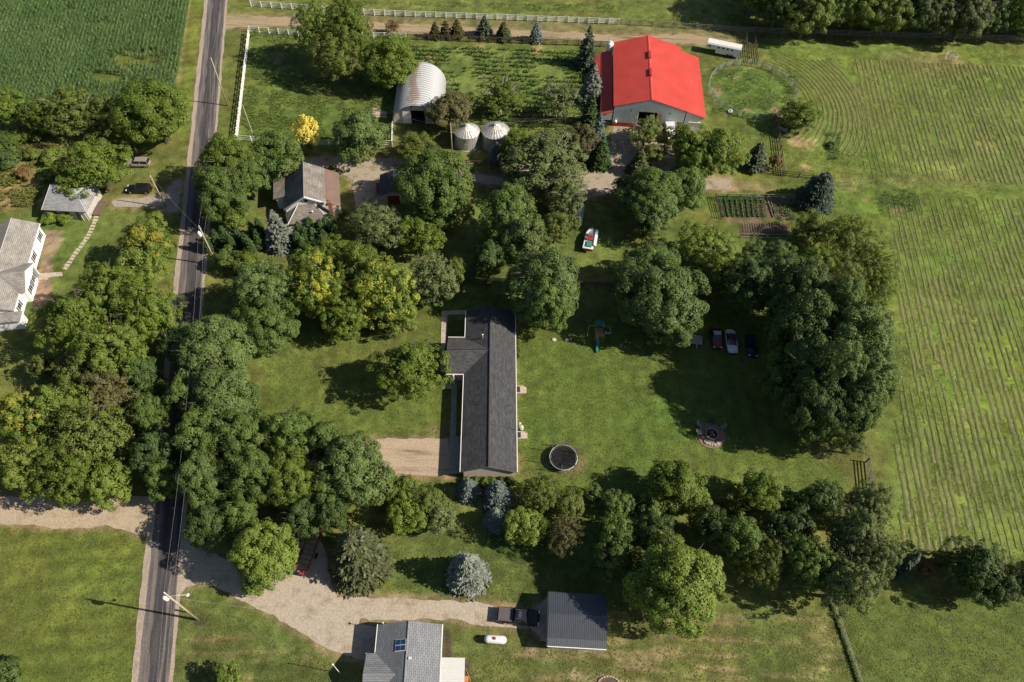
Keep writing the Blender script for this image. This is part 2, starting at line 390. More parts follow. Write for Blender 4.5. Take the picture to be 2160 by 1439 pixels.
DRIVES['gravel_driveway.004'] = dict(label='shaded gravel farmyard drive winding between farmhouse, grain bins and barn', pts=[(400, 360), (640, 334), (700, 332), (840, 336), (900, 330), (930, 352), (980, 362), (1060, 376), (1130, 380), (1200, 372), (1250, 365), (1285, 330), (1292, 268), (1330, 262), (1465, 262), (1468, 300), (1450, 340), (1400, 362), (1480, 374), (1540, 378), (1545, 398), (1480, 402), (1380, 398), (1310, 404), (1240, 416), (1160, 404), (1080, 396), (1000, 384), (900, 372), (850, 368), (815, 384), (806, 440), (748, 438), (744, 380), (722, 366), (640, 350), (560, 372), (388, 398)], c=(0.34, 0.285, 0.22))
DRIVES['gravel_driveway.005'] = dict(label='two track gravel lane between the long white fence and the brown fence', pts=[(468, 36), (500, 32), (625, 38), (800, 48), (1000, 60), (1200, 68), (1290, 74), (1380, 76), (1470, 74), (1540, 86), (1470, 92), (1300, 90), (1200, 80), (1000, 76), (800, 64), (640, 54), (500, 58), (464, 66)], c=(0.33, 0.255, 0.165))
for k, d in DRIVES.items():
    P = ppoly(d['pts']); d['P'] = P
    dd = sdist(GX, GY, P) + (n_fine - .5) * 1.2
    setc(np.clip((dd + .9) / .8, 0, 1) * .85, tuple(c * .66 for c in (0.36, .27, .16)))
n_s = fbm(GX, GY, 1.0, 321, 2); warm = (fbm(GX, GY, 7, 222, 4) - .5)[..., None] * np.array([.55, .12, .35])
smooth_ = np.zeros(GX.shape)
for pl in ([(545, 640), (950, 640), (950, 925), (560, 925)], [(1095, 640), (1500, 640), (1790, 700), (1790, 1060), (1095, 1060)], [(-60, 1095), (305, 1110), (280, 1480), (-60, 1480)], [(1760, 1280), (2200, 1220), (2200, 1480), (1820, 1480)]):
    smooth_ = np.maximum(smooth_, np.clip(sdist(GX, GY, ppoly(pl)) / 3, 0, 1))
ka = (1 - .55 * smooth_)[..., None]
col *= 1 + ka * ((0.62 + 0.76 * n_mid)[..., None] * (0.62 + 0.76 * n_fine)[..., None] * (0.8 + .4 * n_s)[..., None] - 1); col *= 1 + warm * (.6 + .4 * ka)
# mowing stripes pressed into the lawns
def stripes(pts, ang, w, a):
    global col
    m = np.clip(sdist(GX, GY, ppoly(pts)) / 2, 0, 1)
    t = GX * math.cos(ang) + GY * math.sin(ang) + n_mid * .8
    col *= (1 + m * a * np.sin(t * 2 * math.pi / w))[..., None]
stripes([(0, 1110), (300, 1120), (280, 1439), (0, 1439)], rad(100), 2.2, .11)
stripes([(545, 700), (950, 650), (950, 925), (560, 900)], rad(5), 2.4, .08)
stripes([(1095, 690), (1790, 700), (1790, 1060), (1095, 1020)], rad(3), 2.6, .08)
stripes([(385, 1240), (720, 1400), (720, 1470), (370, 1470)], rad(95), 1.6, .08)
stripes([(1820, 1300), (2200, 1240), (2200, 1480), (1830, 1480)], rad(60), 3, .08)
stripes([(830, 1110), (1040, 1110), (1040, 1260), (830, 1250)], rad(92), 1.5, .06)
Zg = (fbm(GX, GY, 6, 77) - .5) * 0.05
ny, nx = GX.shape
fld = np.clip(sdist(GX, GY, ppoly([(1600, 90), (2300, 90), (2400, 1210), (1880, 1170), (1870, 980), (1890, 760), (1800, 560), (1690, 380), (1640, 330), (1690, 260), (1670, 170)])) / 4, 0, 1)[..., None]
col *= np.array([.97, .97, .93]) * (1 + fld * np.array([.10, .10, .0]))
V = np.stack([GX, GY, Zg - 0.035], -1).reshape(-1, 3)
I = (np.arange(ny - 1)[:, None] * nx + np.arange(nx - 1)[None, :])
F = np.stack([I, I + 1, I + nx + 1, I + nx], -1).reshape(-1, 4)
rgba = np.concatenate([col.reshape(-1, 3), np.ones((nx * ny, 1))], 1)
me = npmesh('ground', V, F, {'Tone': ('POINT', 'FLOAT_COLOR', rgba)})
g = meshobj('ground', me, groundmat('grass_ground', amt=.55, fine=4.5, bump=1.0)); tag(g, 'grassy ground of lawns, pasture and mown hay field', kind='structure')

# ---- sheets laid on the ground: drives, roads, paths
def resample(P, step, rag, seed, closed=True):
    out = []; n = len(P)
    for i in range(n if closed else n - 1):
        a = P[i]; b = P[(i + 1) % n]; L = (b - a).length; k = max(1, int(L / step))
        for j in range(k): out.append(a + (b - a) * (j / k))
    if not closed: out.append(P[-1])
    X = np.array([p.x for p in out]); Y = np.array([p.y for p in out])
    dx = (fbm(X, Y, 1.6, seed, 4) - .5) * 2 * rag; dy = (fbm(X, Y, 1.6, seed + 50, 4) - .5) * 2 * rag
    return [Vector((X[i] + dx[i], Y[i] + dy[i], 0)) for i in range(len(out))]
def sheet(name, label, P, z, mat, rag=.35, step=.35, seed=3, parent=None):
    Q = resample(P, step, rag, seed) if rag else P
    bm = bmesh.new(); vs = [bm.verts.new((p.x, p.y, z)) for p in Q]
    f = bm.faces.new(vs); bmesh.ops.triangulate(bm, faces=[f]); bmesh.ops.recalc_face_normals(bm, faces=bm.faces)
    if sum(f.normal.z for f in bm.faces) < 0: bmesh.ops.reverse_faces(bm, faces=bm.faces)
    me = bpy.data.meshes.new(name); bm.to_mesh(me); bm.free()
    o = meshobj(name, me, mat, parent); return tag(o, label, kind='structure')

def gravelmat(name, c, dark=(0.16, 0.115, 0.075), dk=.5, stretch=(1, 1, 1), track=None):
    m, nt, b = newmat(name); L = nt.links
    tc = N(nt, 'ShaderNodeTexCoord'); mp = N(nt, 'ShaderNodeMapping'); mp.inputs['Scale'].default_value = stretch; L.new(tc.outputs['Object'], mp.inputs[0])
    v = N(nt, 'ShaderNodeTexVoronoi'); v.inputs['Scale'].default_value = 15; L.new(tc.outputs['Object'], v.inputs['Vector'])
    n1 = N(nt, 'ShaderNodeTexNoise'); n1.inputs['Scale'].default_value = .55; n1.inputs['Detail'].default_value = 9; n1.inputs['Roughness'].default_value = .68; L.new(mp.outputs[0], n1.inputs['Vector'])
    n2 = N(nt, 'ShaderNodeTexNoise'); n2.inputs['Scale'].default_value = 3.2; n2.inputs['Detail'].default_value = 6; n2.inputs['Roughness'].default_value = .8; L.new(tc.outputs['Object'], n2.inputs['Vector'])
    mr = N(nt, 'ShaderNodeMapRange'); mr.inputs[1].default_value = .5; mr.inputs[2].default_value = .68; mr.inputs[3].default_value = 0; mr.inputs[4].default_value = dk; L.new(n1.outputs['Fac'], mr.inputs[0])
    mx = N(nt, 'ShaderNodeMix', data_type='RGBA'); L.new(mr.outputs[0], mx.inputs[0]); mx.inputs[6].default_value = (*c, 1); mx.inputs[7].default_value = (*dark, 1)
    m3 = N(nt, 'ShaderNodeMapRange'); m3.inputs[1].default_value = .3; m3.inputs[2].default_value = .7; m3.inputs[3].default_value = .72; m3.inputs[4].default_value = 1.25; L.new(n2.outputs['Fac'], m3.inputs[0])
    hv = N(nt, 'ShaderNodeSeparateColor'); L.new(v.outputs['Color'], hv.inputs[0])
    m4_ = N(nt, 'ShaderNodeMapRange'); m4_.inputs[3].default_value = .85; m4_.inputs[4].default_value = 1.13; L.new(hv.outputs[0], m4_.inputs[0])
    mul = N(nt, 'ShaderNodeMath', operation='MULTIPLY'); L.new(m3.outputs[0], mul.inputs[0]); L.new(m4_.outputs[0], mul.inputs[1])
    my = N(nt, 'ShaderNodeMix', data_type='RGBA', blend_type='MULTIPLY'); my.inputs[0].default_value = 1; L.new(mx.outputs[2], my.inputs[6]); L.new(mul.outputs[0], my.inputs[7])
    L.new(my.outputs[2], b.inputs['Base Color']); b.inputs['Roughness'].default_value = .95; b.inputs['Specular IOR Level'].default_value = .1
    bp = N(nt, 'ShaderNodeBump'); bp.inputs['Distance'].default_value = .05; bp.inputs['Strength'].default_value = .7; L.new(v.outputs['Distance'], bp.inputs['Height']); L.new(bp.outputs[0], b.inputs['Normal'])
    return m
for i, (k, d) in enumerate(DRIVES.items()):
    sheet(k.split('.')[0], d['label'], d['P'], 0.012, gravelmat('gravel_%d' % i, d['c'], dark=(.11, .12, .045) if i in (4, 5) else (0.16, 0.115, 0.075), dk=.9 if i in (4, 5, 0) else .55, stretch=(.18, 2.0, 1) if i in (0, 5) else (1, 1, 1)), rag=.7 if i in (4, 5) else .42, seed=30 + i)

# ---- the road: pale gravel shoulders, asphalt, darker wheel-worn patch down the middle
ra, rb = G(433, 0), G(279.5, 1439); rc, rd = G(479, 0), G(362, 1439)
def rline(t, s):   # t 0 south .. 1 north, s 0 west .. 1 east; carries on beyond both frame edges
    p = rb + (ra - rb) * t; q = rd + (rc - rd) * t; r = p + (q - p) * s; r.z = 0; return r
def road_strip(name, label, s0, s1, z, mat, rag, seed, t0=-1.5, t1=4.0):
    tt = list(np.linspace(t0, t1, int((t1 - t0) * 300)))
    A = [rline(t, s0) for t in tt]; B = [rline(t, s1) for t in tt]
    xa = np.array([p.y for p in A]); n1 = (fbm(xa, xa * 0, 2.5, seed, 4) - .5) * rag * 2; n2 = (fbm(xa, xa * 0, 2.5, seed + 9, 4) - .5) * rag * 2
    mb = MB(); mb.grid([[(A[i].x + n1[i], A[i].y, z), (B[i].x + n2[i], B[i].y, z)] for i in range(len(tt))])
    o = mb.build(name, mat, fix=False)
    if o.data.polygons[0].normal.z < 0: o.data.flip_normals()
    return tag(o, label, kind='structure')
road_strip('road_shoulder', 'pale gravel shoulders of the country road', -.04, 1.03, .020, gravelmat('shoulder_gravel', (.36, .30, .24), dk=.35, stretch=(1.5, .2, 1)), .22, 5)
def asphaltmat(name, c, c2, lo=.4, hi=.62, pits=.35):
    m, nt, b = newmat(name); L = nt.links
    tc = N(nt, 'ShaderNodeTexCoord'); rt = N(nt, 'ShaderNodeMapping'); rt.inputs['Rotation'].default_value = (0, 0, -math.atan2(ra.x - rb.x, ra.y - rb.y) * -1); L.new(tc.outputs['Object'], rt.inputs[0])
    mp = N(nt, 'ShaderNodeMapping'); mp.inputs['Scale'].default_value = (2.4, .10, 1); L.new(rt.outputs[0], mp.inputs[0])
    n1 = N(nt, 'ShaderNodeTexNoise'); n1.inputs['Scale'].default_value = 1; n1.inputs['Detail'].default_value = 8; n1.inputs['Roughness'].default_value = .6; L.new(mp.outputs[0], n1.inputs['Vector'])
    n2 = N(nt, 'ShaderNodeTexNoise'); n2.inputs['Scale'].default_value = 3.5; n2.inputs['Detail'].default_value = 8; n2.inputs['Roughness'].default_value = .8; L.new(tc.outputs['Object'], n2.inputs['Vector'])
    mr = N(nt, 'ShaderNodeMapRange'); mr.inputs[1].default_value = lo; mr.inputs[2].default_value = hi; L.new(n1.outputs['Fac'], mr.inputs[0])
    mx = N(nt, 'ShaderNodeMix', data_type='RGBA'); L.new(mr.outputs[0], mx.inputs[0]); mx.inputs[6].default_value = (*c, 1); mx.inputs[7].default_value = (*c2, 1)
    m3 = N(nt, 'ShaderNodeMapRange'); m3.inputs[1].default_value = .3; m3.inputs[2].default_value = .7; m3.inputs[3].default_value = 1 - pits; m3.inputs[4].default_value = 1 + pits; L.new(n2.outputs['Fac'], m3.inputs[0])
    my = N(nt, 'ShaderNodeMix', data_type='RGBA', blend_type='MULTIPLY'); my.inputs[0].default_value = 1; L.new(mx.outputs[2], my.inputs[6]); L.new(m3.outputs[0], my.inputs[7])
    L.new(my.outputs[2], b.inputs['Base Color']); b.inputs['Roughness'].default_value = .9; b.inputs['Specular IOR Level'].default_value = .2
    bp = N(nt, 'ShaderNodeBump'); bp.inputs['Distance'].default_value = .02; bp.inputs['Strength'].default_value = .5; L.new(n2.outputs['Fac'], bp.inputs['Height']); L.new(bp.outputs[0], b.inputs['Normal'])
    return m
road_strip('road', 'narrow country road of worn grey asphalt running up the left side', .13, .93, .024, asphaltmat('asphalt_grey', (.088, .078, .082), (.17, .148, .135)), .1, 8)
road_strip('road_patch', 'darker tar worn into the middle of the country road', .37, .70, .028, asphaltmat('asphalt_dark', (.05, .046, .05), (.085, .078, .080), .45, .6), .28, 12)
road_strip('road_patch', 'darker wheel track along the east side of the country road', .76, .87, .028, asphaltmat('asphalt_dark2', (.055, .05, .052), (.11, .10, .098), .42, .6), .16, 13)

# ---- concrete walks of the ranch house
conc = M('concrete', (.30, .27, .24), .9, var=.18, sc=1.5, bump=.2, dirt=(.16, .13, .10), dirt_amt=.5)
conc2 = M('pale_concrete', (.40, .34, .28), .9, var=.2, sc=2.5, bump=.2, dirt=(.2, .15, .1), dirt_amt=.5)
def walk(name, label, pts, z, mat):
    P = ppoly(pts); mb = MB(); mb.prism([(p.x, p.y) for p in P], z - .07, z)
    o = mb.build(name, mat); return tag(o, label, kind='structure')
wk = walk('front_walk', 'grey concrete walk along the shaded west side of the ranch house', [(953.5, 797), (964, 797), (962, 921), (973, 921), (971, 999), (946.5, 999)], .035, conc)
walk('side_walk', 'short pale concrete spur joining the front walk by the round lawn tree', [(935, 810), (953, 810), (952.6, 820), (934, 820)], .031, conc2)
walk('patio_walk', 'pale strip edging the small court at the ranch house north corner', [(932, 656), (984, 654), (984, 663), (944, 664), (942, 712), (937, 740), (938, 785), (929, 785), (930, 720)], .031, conc2)

# ---- stepping stones and house path, far left
sp = thing('stepping_stone_path', 'curving path of pale square stepping stones on the left lawn', None); sp['kind'] = 'structure'
pp = [G(*p) for p in ((206, 450), (198, 473), (190, 490), (181, 505), (170, 521), (158, 536), (145, 555), (133, 573))]
st_mat = M('stepping_stone', (.42, .37, .27), .9, var=.25, sc=2, bump=.3)
cum = [0]
for i in range(1, len(pp)): cum.append(cum[-1] + (pp[i] - pp[i - 1]).length)
def along(P, cum, s):
    for i in range(1, len(P)):
        if s <= cum[i] or i == len(P) - 1:
            t = (s - cum[i - 1]) / (cum[i] - cum[i - 1]); return P[i - 1] + (P[i] - P[i - 1]) * t, (P[i] - P[i - 1]).normalized()
stone = MB(); q = [(-.40, -.26), (.38, -.29), (.41, .25), (-.37, .28)]; stone.prism(q, 0, .06); stme = stone.mesh('stepping_stone'); stme.materials.append(st_mat)
s = .3; R_ = random.Random(5)
while s < cum[-1]:
    p, d = along(pp, cum, s); o = meshobj('stepping_stone', stme, None, sp, (p.x + R_.uniform(-.05, .05), p.y + R_.uniform(-.05, .05), -.01))
    o.rotation_euler = (R_.uniform(-.02, .02), R_.uniform(-.02, .02), math.atan2(d.y, d.x) - math.pi / 2 + R_.uniform(-.09, .09)); o.scale = (R_.uniform(.85, 1.1), R_.uniform(.9, 1.1), 1)
    s += .72
walk('house_path', 'pale concrete path from stepping stones to the white house door', [(66, 578), (131, 574), (132, 582), (68, 589)], .03, conc2)

# ================================================================== CROPS AND GRASSES
rs = np.random.RandomState(11)
def leafmat(name, c1, c2, trans=.28, vary=.25, objvar=.15, yellow=None, yamt=0.0, rough=.5):
    """leaves: colour differs from leaf to leaf (Tint attribute) and slightly from plant to plant"""
    m, nt, b = newmat(name); L = nt.links
    at = N(nt, 'ShaderNodeAttribute'); at.attribute_name = 'Tint'
    mx = N(nt, 'ShaderNodeMix', data_type='RGBA'); L.new(at.outputs['Fac'], mx.inputs[0]); mx.inputs[6].default_value = (*c1, 1); mx.inputs[7].default_value = (*c2, 1)
    out = mx.outputs[2]
    if yellow:
        tc = N(nt, 'ShaderNodeTexCoord'); nz = N(nt, 'ShaderNodeTexNoise'); nz.inputs['Scale'].default_value = .42; nz.inputs['Detail'].default_value = 2; L.new(tc.outputs['Object'], nz.inputs['Vector'])
        mr = N(nt, 'ShaderNodeMapRange'); mr.inputs[1].default_value = .47; mr.inputs[2].default_value = .56; mr.inputs[3].default_value = 0; mr.inputs[4].default_value = yamt; L.new(nz.outputs['Fac'], mr.inputs[0])
        my = N(nt, 'ShaderNodeMix', data_type='RGBA'); L.new(mr.outputs[0], my.inputs[0]); L.new(out, my.inputs[6]); my.inputs[7].default_value = (*yellow, 1); out = my.outputs[2]
    oi = N(nt, 'ShaderNodeObjectInfo'); m2 = N(nt, 'ShaderNodeMapRange'); m2.inputs[3].default_value = 1 - objvar; m2.inputs[4].default_value = 1 + objvar; L.new(oi.outputs['Random'], m2.inputs[0])
    ml = N(nt, 'ShaderNodeMix', data_type='RGBA', blend_type='MULTIPLY'); ml.inputs[0].default_value = 1; L.new(out, ml.inputs[6]); L.new(m2.outputs[0], ml.inputs[7])
    L.new(ml.outputs[2], b.inputs['Base Color']); b.inputs['Roughness'].default_value = rough; b.inputs['Specular IOR Level'].default_value = .22
    tr = N(nt, 'ShaderNodeBsdfTranslucent'); L.new(ml.outputs[2], tr.inputs['Color']); ms = N(nt, 'ShaderNodeMixShader'); ms.inputs[0].default_value = trans
    L.new(b.outputs[0], ms.inputs[1]); L.new(tr.outputs[0], ms.inputs[2]); L.new(ms.outputs[0], nt.nodes['Material Output'].inputs[0])
    return m

def blades(P, H, spread, width, seg, seed, name, mat, nb=5, lean=None, label=None, droop=.5):
    """many plants in one mesh: P (n,2[,3]) bases, each with nb arching blades"""
    r = np.random.RandomState(seed); n = len(P) * nb
    B = np.repeat(P[:, :2], nb, 0) + r.uniform(-.04, .04, (n, 2)); z0 = np.repeat(H[:, 1], nb); hh = np.repeat(H[:, 0], nb)
    a = r.uniform(0, 2 * np.pi, n); sp_ = spread * r.uniform(.6, 1.3, n); dx = np.cos(a); dy = np.sin(a)
    w = width * r.uniform(.7, 1.3, n); rows = []
    for k in range(seg + 1):
        t = k / seg; ww = w * (1 - t * .85) * (.6 if k == 0 else 1)
        rr = sp_ * t ** 1.3; zz = z0 + hh * (t ** .8 * (1 + droop * .3) - droop * t ** 3)
        cx = B[:, 0] + dx * rr; cy = B[:, 1] + dy * rr
        rows.append((np.stack([cx - dy * ww, cy + dx * ww, zz], 1), np.stack([cx + dy * ww, cy - dx * ww, zz], 1)))
    V = np.concatenate([np.stack([l, r_], 1) for l, r_ in rows], 1).reshape(-1, 3)   # per blade: (seg+1)*2 verts
    k = (seg + 1) * 2; base = (np.arange(n) * k)[:, None]
    F = np.concatenate([base + np.array([2 * i, 2 * i + 1, 2 * i + 3, 2 * i + 2]) for i in range(seg)], 0)
    tint = np.repeat(np.clip(r.uniform(0, 1, n) * .7 + (fbm(B[:, 0], B[:, 1], 7, 5) - .3) * .9 * .6, 0, 1), k)
    me = npmesh(name, V, F, {'Tint': ('POINT', 'FLOAT', tint)})
    return meshobj(name, me, mat)

# maize field, top left: rows run beside the road
corn_poly = ppoly([(-90, -40), (412, -40), (366, 190), (250, 250), (-90, 250)])
A0 = G(400, 0); dirv = (G(366, 190) - A0).normalized(); nrm = Vector((-dirv.y, dirv.x, 0));
if nrm.x > 0: nrm = -nrm
pts = []
for i in range(82):
    o0 = A0 + nrm * (i * .84) - dirv * 14
    t = np.arange(0, 62, .42) + rs.uniform(-.1, .1, len(np.arange(0, 62, .42)))
    pts.append(np.stack([o0.x + dirv.x * t + rs.uniform(-.08, .08, len(t)), o0.y + dirv.y * t], 1))
pts = np.concatenate(pts); keep = sdist(pts[:, 0], pts[:, 1], corn_poly) > 0
pts = pts[keep]; q1 = G(300, 132); q2 = G(235, 170); q3 = G(222, 55); q4 = G(150, 28)
gap = np.exp(-(((pts[:, 0] - q1.x) / 7) ** 2 + ((pts[:, 1] - q1.y) / 4) ** 2)) + np.exp(-(((pts[:, 0] - q2.x) / 4) ** 2 + ((pts[:, 1] - q2.y) / 2) ** 2)) + .7 * np.exp(-(((pts[:, 0] - q3.x) / 5) ** 2 + ((pts[:, 1] - q3.y) / 1.2) ** 2)) + .8 * np.exp(-(((pts[:, 0] - q4.x) / 1.2) ** 2 + ((pts[:, 1] - q4.y) / 2.5) ** 2))
nn = fbm(pts[:, 0], pts[:, 1], 9, 61); pts = pts[(gap + (nn - .5) * .8) < .62 + rs.uniform(-.5, .38, len(pts))]
nn = fbm(pts[:, 0], pts[:, 1], 8, 62); hgt = 1.5 + 1.1 * nn
corn = blades(pts, np.stack([hgt, np.full(len(pts), 0.)], 1), .56, .08, 3, 5, 'corn_crop', leafmat('corn_leaf', (.062, .128, .036), (.175, .255, .105), .25), nb=6, droop=.75)
tag(corn, 'dense dark green maize crop filling the top left corner beside the road', 'crop', kind='stuff')

# rough grass and weeds: paddock, pasture, ditch, field edges
def scatter(poly, n, seed):
    P = ppoly(poly); X = np.array([p.x for p in P]); Y = np.array([p.y for p in P]); r = np.random.RandomState(seed)
    q = np.stack([r.uniform(X.min(), X.max(), n), r.uniform(Y.min(), Y.max(), n)], 1)
    return q[sdist(q[:, 0], q[:, 1], P) > 0]
def clumpy(q, sc, seed, thr): return q[fbm(q[:, 0], q[:, 1], sc, seed, 3) > thr + np.random.RandomState(seed).uniform(-.08, .08, len(q))]
GL = leafmat('grass_blade', (.085, .135, .028), (.165, .215, .050), .3)
WL = leafmat('weed_leaf', (.070, .135, .030), (.130, .205, .045), .3)
HL = leafmat('hay_blade', (.125, .165, .040), (.24, .235, .085), .3)
q = clumpy(scatter([(525, 64), (860, 82), (826, 300), (505, 290)], 11000, 3), 3, 4, .44)
tag(blades(q, np.stack([rs.uniform(.15, .45, len(q)), np.zeros(len(q))], 1), .3, .06, 2, 6, 'rough_grass', GL, nb=4), 'rough uneven grass in the white fenced paddock', 'grass', kind='stuff')
q = scatter([(866, 98), (1232, 108), (1240, 262), (1000, 290), (872, 232)], 9000, 8); rowm = np.abs(((q[:, 1] + (vn(q[:, 0], q[:, 1], 6, 3) - .5) * .9) % 1.5) - .75) < .42
q = clumpy(q[rowm], 4, 12, .40)
tag(blades(q, np.stack([rs.uniform(.3, .85, len(q)), np.zeros(len(q))], 1), .38, .10, 2, 16, 'weeds', WL, nb=5), 'rows of leafy weeds in the plot between brown fence and grain bins', 'weeds', kind='stuff')
q = clumpy(scatter([(-40, 270), (130, 285), (240, 330), (200, 430), (-40, 440)], 9000, 18), 3, 14, .47)
tag(blades(q, np.stack([rs.uniform(.3, 1.0, len(q)), np.zeros(len(q))], 1), .4, .09, 2, 26, 'weeds', leafmat('weed_leaf2', (.09, .135, .03), (.24, .22, .06), .3), nb=5), 'tall yellowing weeds in the rough patch at the far left edge', 'weeds', kind='stuff')
a = scatter([(1600, 100), (2240, 96), (2300, 1200), (1900, 1160), (1890, 760), (1700, 385), (1650, 330), (1690, 200)], 52000, 28)
a = clumpy(a, 5, 24, .42)
tag(blades(a, np.stack([rs.uniform(.08, .26, len(a)), np.zeros(len(a))], 1), .22, .05, 1, 36, 'cut_grass', HL, nb=3), 'loose short grass growing between the hay rows', 'grass', kind='stuff')
a = np.concatenate([clumpy(scatter(p, n, 71 + i), 2.5, 33 + i, .47) for i, (p, n) in enumerate((([(1500, 145), (1680, 150), (1680, 250), (1500, 245)], 2500), ([(1868, 402), (1900, 398), (1932, 408), (1940, 428), (1920, 448), (1885, 458), (1856, 444), (1850, 420)], 900), ([(1740, 280), (1772, 280), (1768, 338), (1744, 338)], 900), ([(480, 0), (1300, 10), (1300, 30), (600, 0)], 4000), ([(1330, 30), (2200, 40), (2200, 70), (1330, 50)], 3000)))])
tag(blades(a, np.stack([rs.uniform(.1, .5, len(a)), np.zeros(len(a))], 1), .28, .06, 1, 46, 'rough_grass', WL, nb=4), 'scattered rough grass in the round pen and along the northern fence', 'grass', kind='stuff')

lw = np.concatenate([clumpy(scatter(p, n, 171 + i), 1.2, 133 + i, .42) for i, (p, n) in enumerate((([(545, 640), (950, 640), (950, 925), (560, 925)], 6000), ([(1095, 640), (1500, 640), (1790, 700), (1790, 1060), (1095, 1060)], 16000), ([(-60, 1112), (302, 1120), (285, 1480), (-60, 1480)], 6000), ([(830, 1110), (1400, 1110), (1330, 1290), (830, 1250)], 6000), ([(940, 1380), (1760, 1290), (1815, 1480), (1000, 1480)], 8000), ([(1770, 1290), (2200, 1240), (2200, 1480), (1830, 1480)], 7000), ([(400, 1250), (700, 1400), (700, 1480), (375, 1480)], 4000)))])
tag(blades(lw, np.stack([rs.uniform(.04, .12, len(lw)), np.zeros(len(lw))], 1), .16, .05, 1, 146, 'lawn_grass', leafmat('lawn_blade', (.095, .130, .028), (.17, .19, .052), .35), nb=3), 'uneven tufts standing in the mown lawns', 'grass', kind='stuff')

# hay rows: low ridges of cut grass, straight over the field and curved round the pen
def hayrows():
    V = []; F = []; T = []
    fieldL = ppoly([(1800, 120), (2400, 96), (2500, 1230), (1905, 1160), (1885, 985), (1900, 760), (1885, 470), (1835, 380), (1800, 300)])
    def run(P, seed):
        n = len(P); X = P[:, 0]; Y = P[:, 1]
        d = np.gradient(P, axis=0); d /= np.linalg.norm(d, axis=1)[:, None] + 1e-9; nr = np.stack([-d[:, 1], d[:, 0]], 1)
        fade = np.clip((fbm(X, Y, 20, 401, 3) + (fbm(X, Y, 2.5, 77) - .5) * .3 - .30) / .2, 0, 1); off = (fbm(X, Y, 9, seed) - .5) * .35 + rs.uniform(-.05, .05, n); w = (.10 + .44 * fbm(X, Y, .55, seed + 3)) * (.35 + .65 * fade); h = (.1 + .9 * fade) * np.interp(Y, [40, 110], [.5, 1]) * (.010 + .075 * np.clip(fbm(X, Y, 9, 91) * 1.3 - .25 + (fbm(X, Y, .9, seed + 5) - .5) * 1.3, 0, 1))
        b = sum(len(v) for v in V)
        prof = ((-1, -.03), (-.45, .75), (.15, 1), (.7, .45), (1, -.03))
        V.append(np.concatenate([np.stack([X + nr[:, 0] * (off + w * u), Y + nr[:, 1] * (off + w * u), h * v + (-.03 if v < 0 else 0) + rs.uniform(-.012, .03, n) * (v > 0)], 1)[:, None] for u, v in prof], 1).reshape(-1, 3))
        t = np.clip(-.05 + .25 * fade + (fbm(X, Y, 12, 57) - .4) * 1.6 + (fbm(X, Y, 3, seed + 8) - .2) + rs.uniform(-.35, .35, n), 0, 1); T.append(np.repeat(t, 5))
        i = np.arange(n - 1)[:, None] * 5 + b
        for k in range(4): F.append(i + np.array([k, k + 1, k + 6, k + 5]))
    for i in range(80):
        x0 = 56 + i * 1.02 + rs.uniform(-.14, .14); yy = np.arange(20, 151, .42); xx = x0 + (yy - 60) * .098
        ins = sdist(xx, yy, fieldL) > 0
        ins &= ~((yy > 107) & (yy < 111.5)); ins &= fbm(xx, yy, 2.2, 93 + i) > .31
        j = 0
        while j < len(yy):
            if ins[j]:
                k = j
                while k < len(yy) and ins[k]: k += 1
                if k - j > 3: run(np.stack([xx[j:k], yy[j:k]], 1), 100 + i)
                j = k
            else: j += 1
    for i in range(13):
        R = 12.2 + i * 1.05; th = np.arange(-1.0 + .03 * i, 1.2 - .03 * i, .42 / R)
        xx = PEN.x + R * np.cos(th) * .95; yy = PEN.y - 3 + R * np.sin(th) * 1.1; ok = (yy < 150)
        run(np.stack([xx[ok], yy[ok]], 1), 300 + i)
    V = np.concatenate(V); F = np.concatenate(F); T = np.concatenate(T)
    me = npmesh('hay_rows', V, F, {'Tint': ('POINT', 'FLOAT', T)})
    return tag(meshobj('hay_rows', me, leafmat('cut_hay', (.112, .145, .036), (.195, .200, .072), .15)), 'long parallel rows of cut hay on the eastern field', 'hay', kind='stuff')
hayrows()

# ================================================================== TREES
def unit(a): return a / (np.linalg.norm(a, axis=1)[:, None] + 1e-9)
def kites(C, Nn, L, W, r):
    """leaf sprays: kite shaped quads at C facing Nn, random spin"""
    n = len(C); t = r.normal(size=(n, 3)); t = unit(np.cross(Nn, t)); s = np.cross(Nn, t)
    L = (L * r.uniform(.65, 1.35, n))[:, None]; W = (W * r.uniform(.7, 1.3, n))[:, None]
    V = np.stack([C - t * L * .5, C + s * W * .5 + Nn * W * .15, C + t * L * .5, C - s * W * .5 + Nn * W * .1], 1).reshape(-1, 3)
    return V, np.arange(n * 4).reshape(-1, 4)
def lobes(D, seed, amp, fq=1.6):
    r = np.random.RandomState(seed); f = np.zeros(len(D))
    for k in range(9):
        w = unit(r.normal(size=(1, 3)))[0]; ph = r.uniform(0, 6.28); f += np.sin(fq * (1 + k * .35) * 2.2 * D.dot(w) + ph) / (1 + k * .4)
    return 1 + amp * f / 2.2
BARK = M('bark', (.10, .080, .062), .95, var=.3, sc=6, bump=.6, bsc=12)
BARKG = M('pale_bark', (.22, .19, .16), .95, var=.3, sc=6, bump=.6, bsc=12)
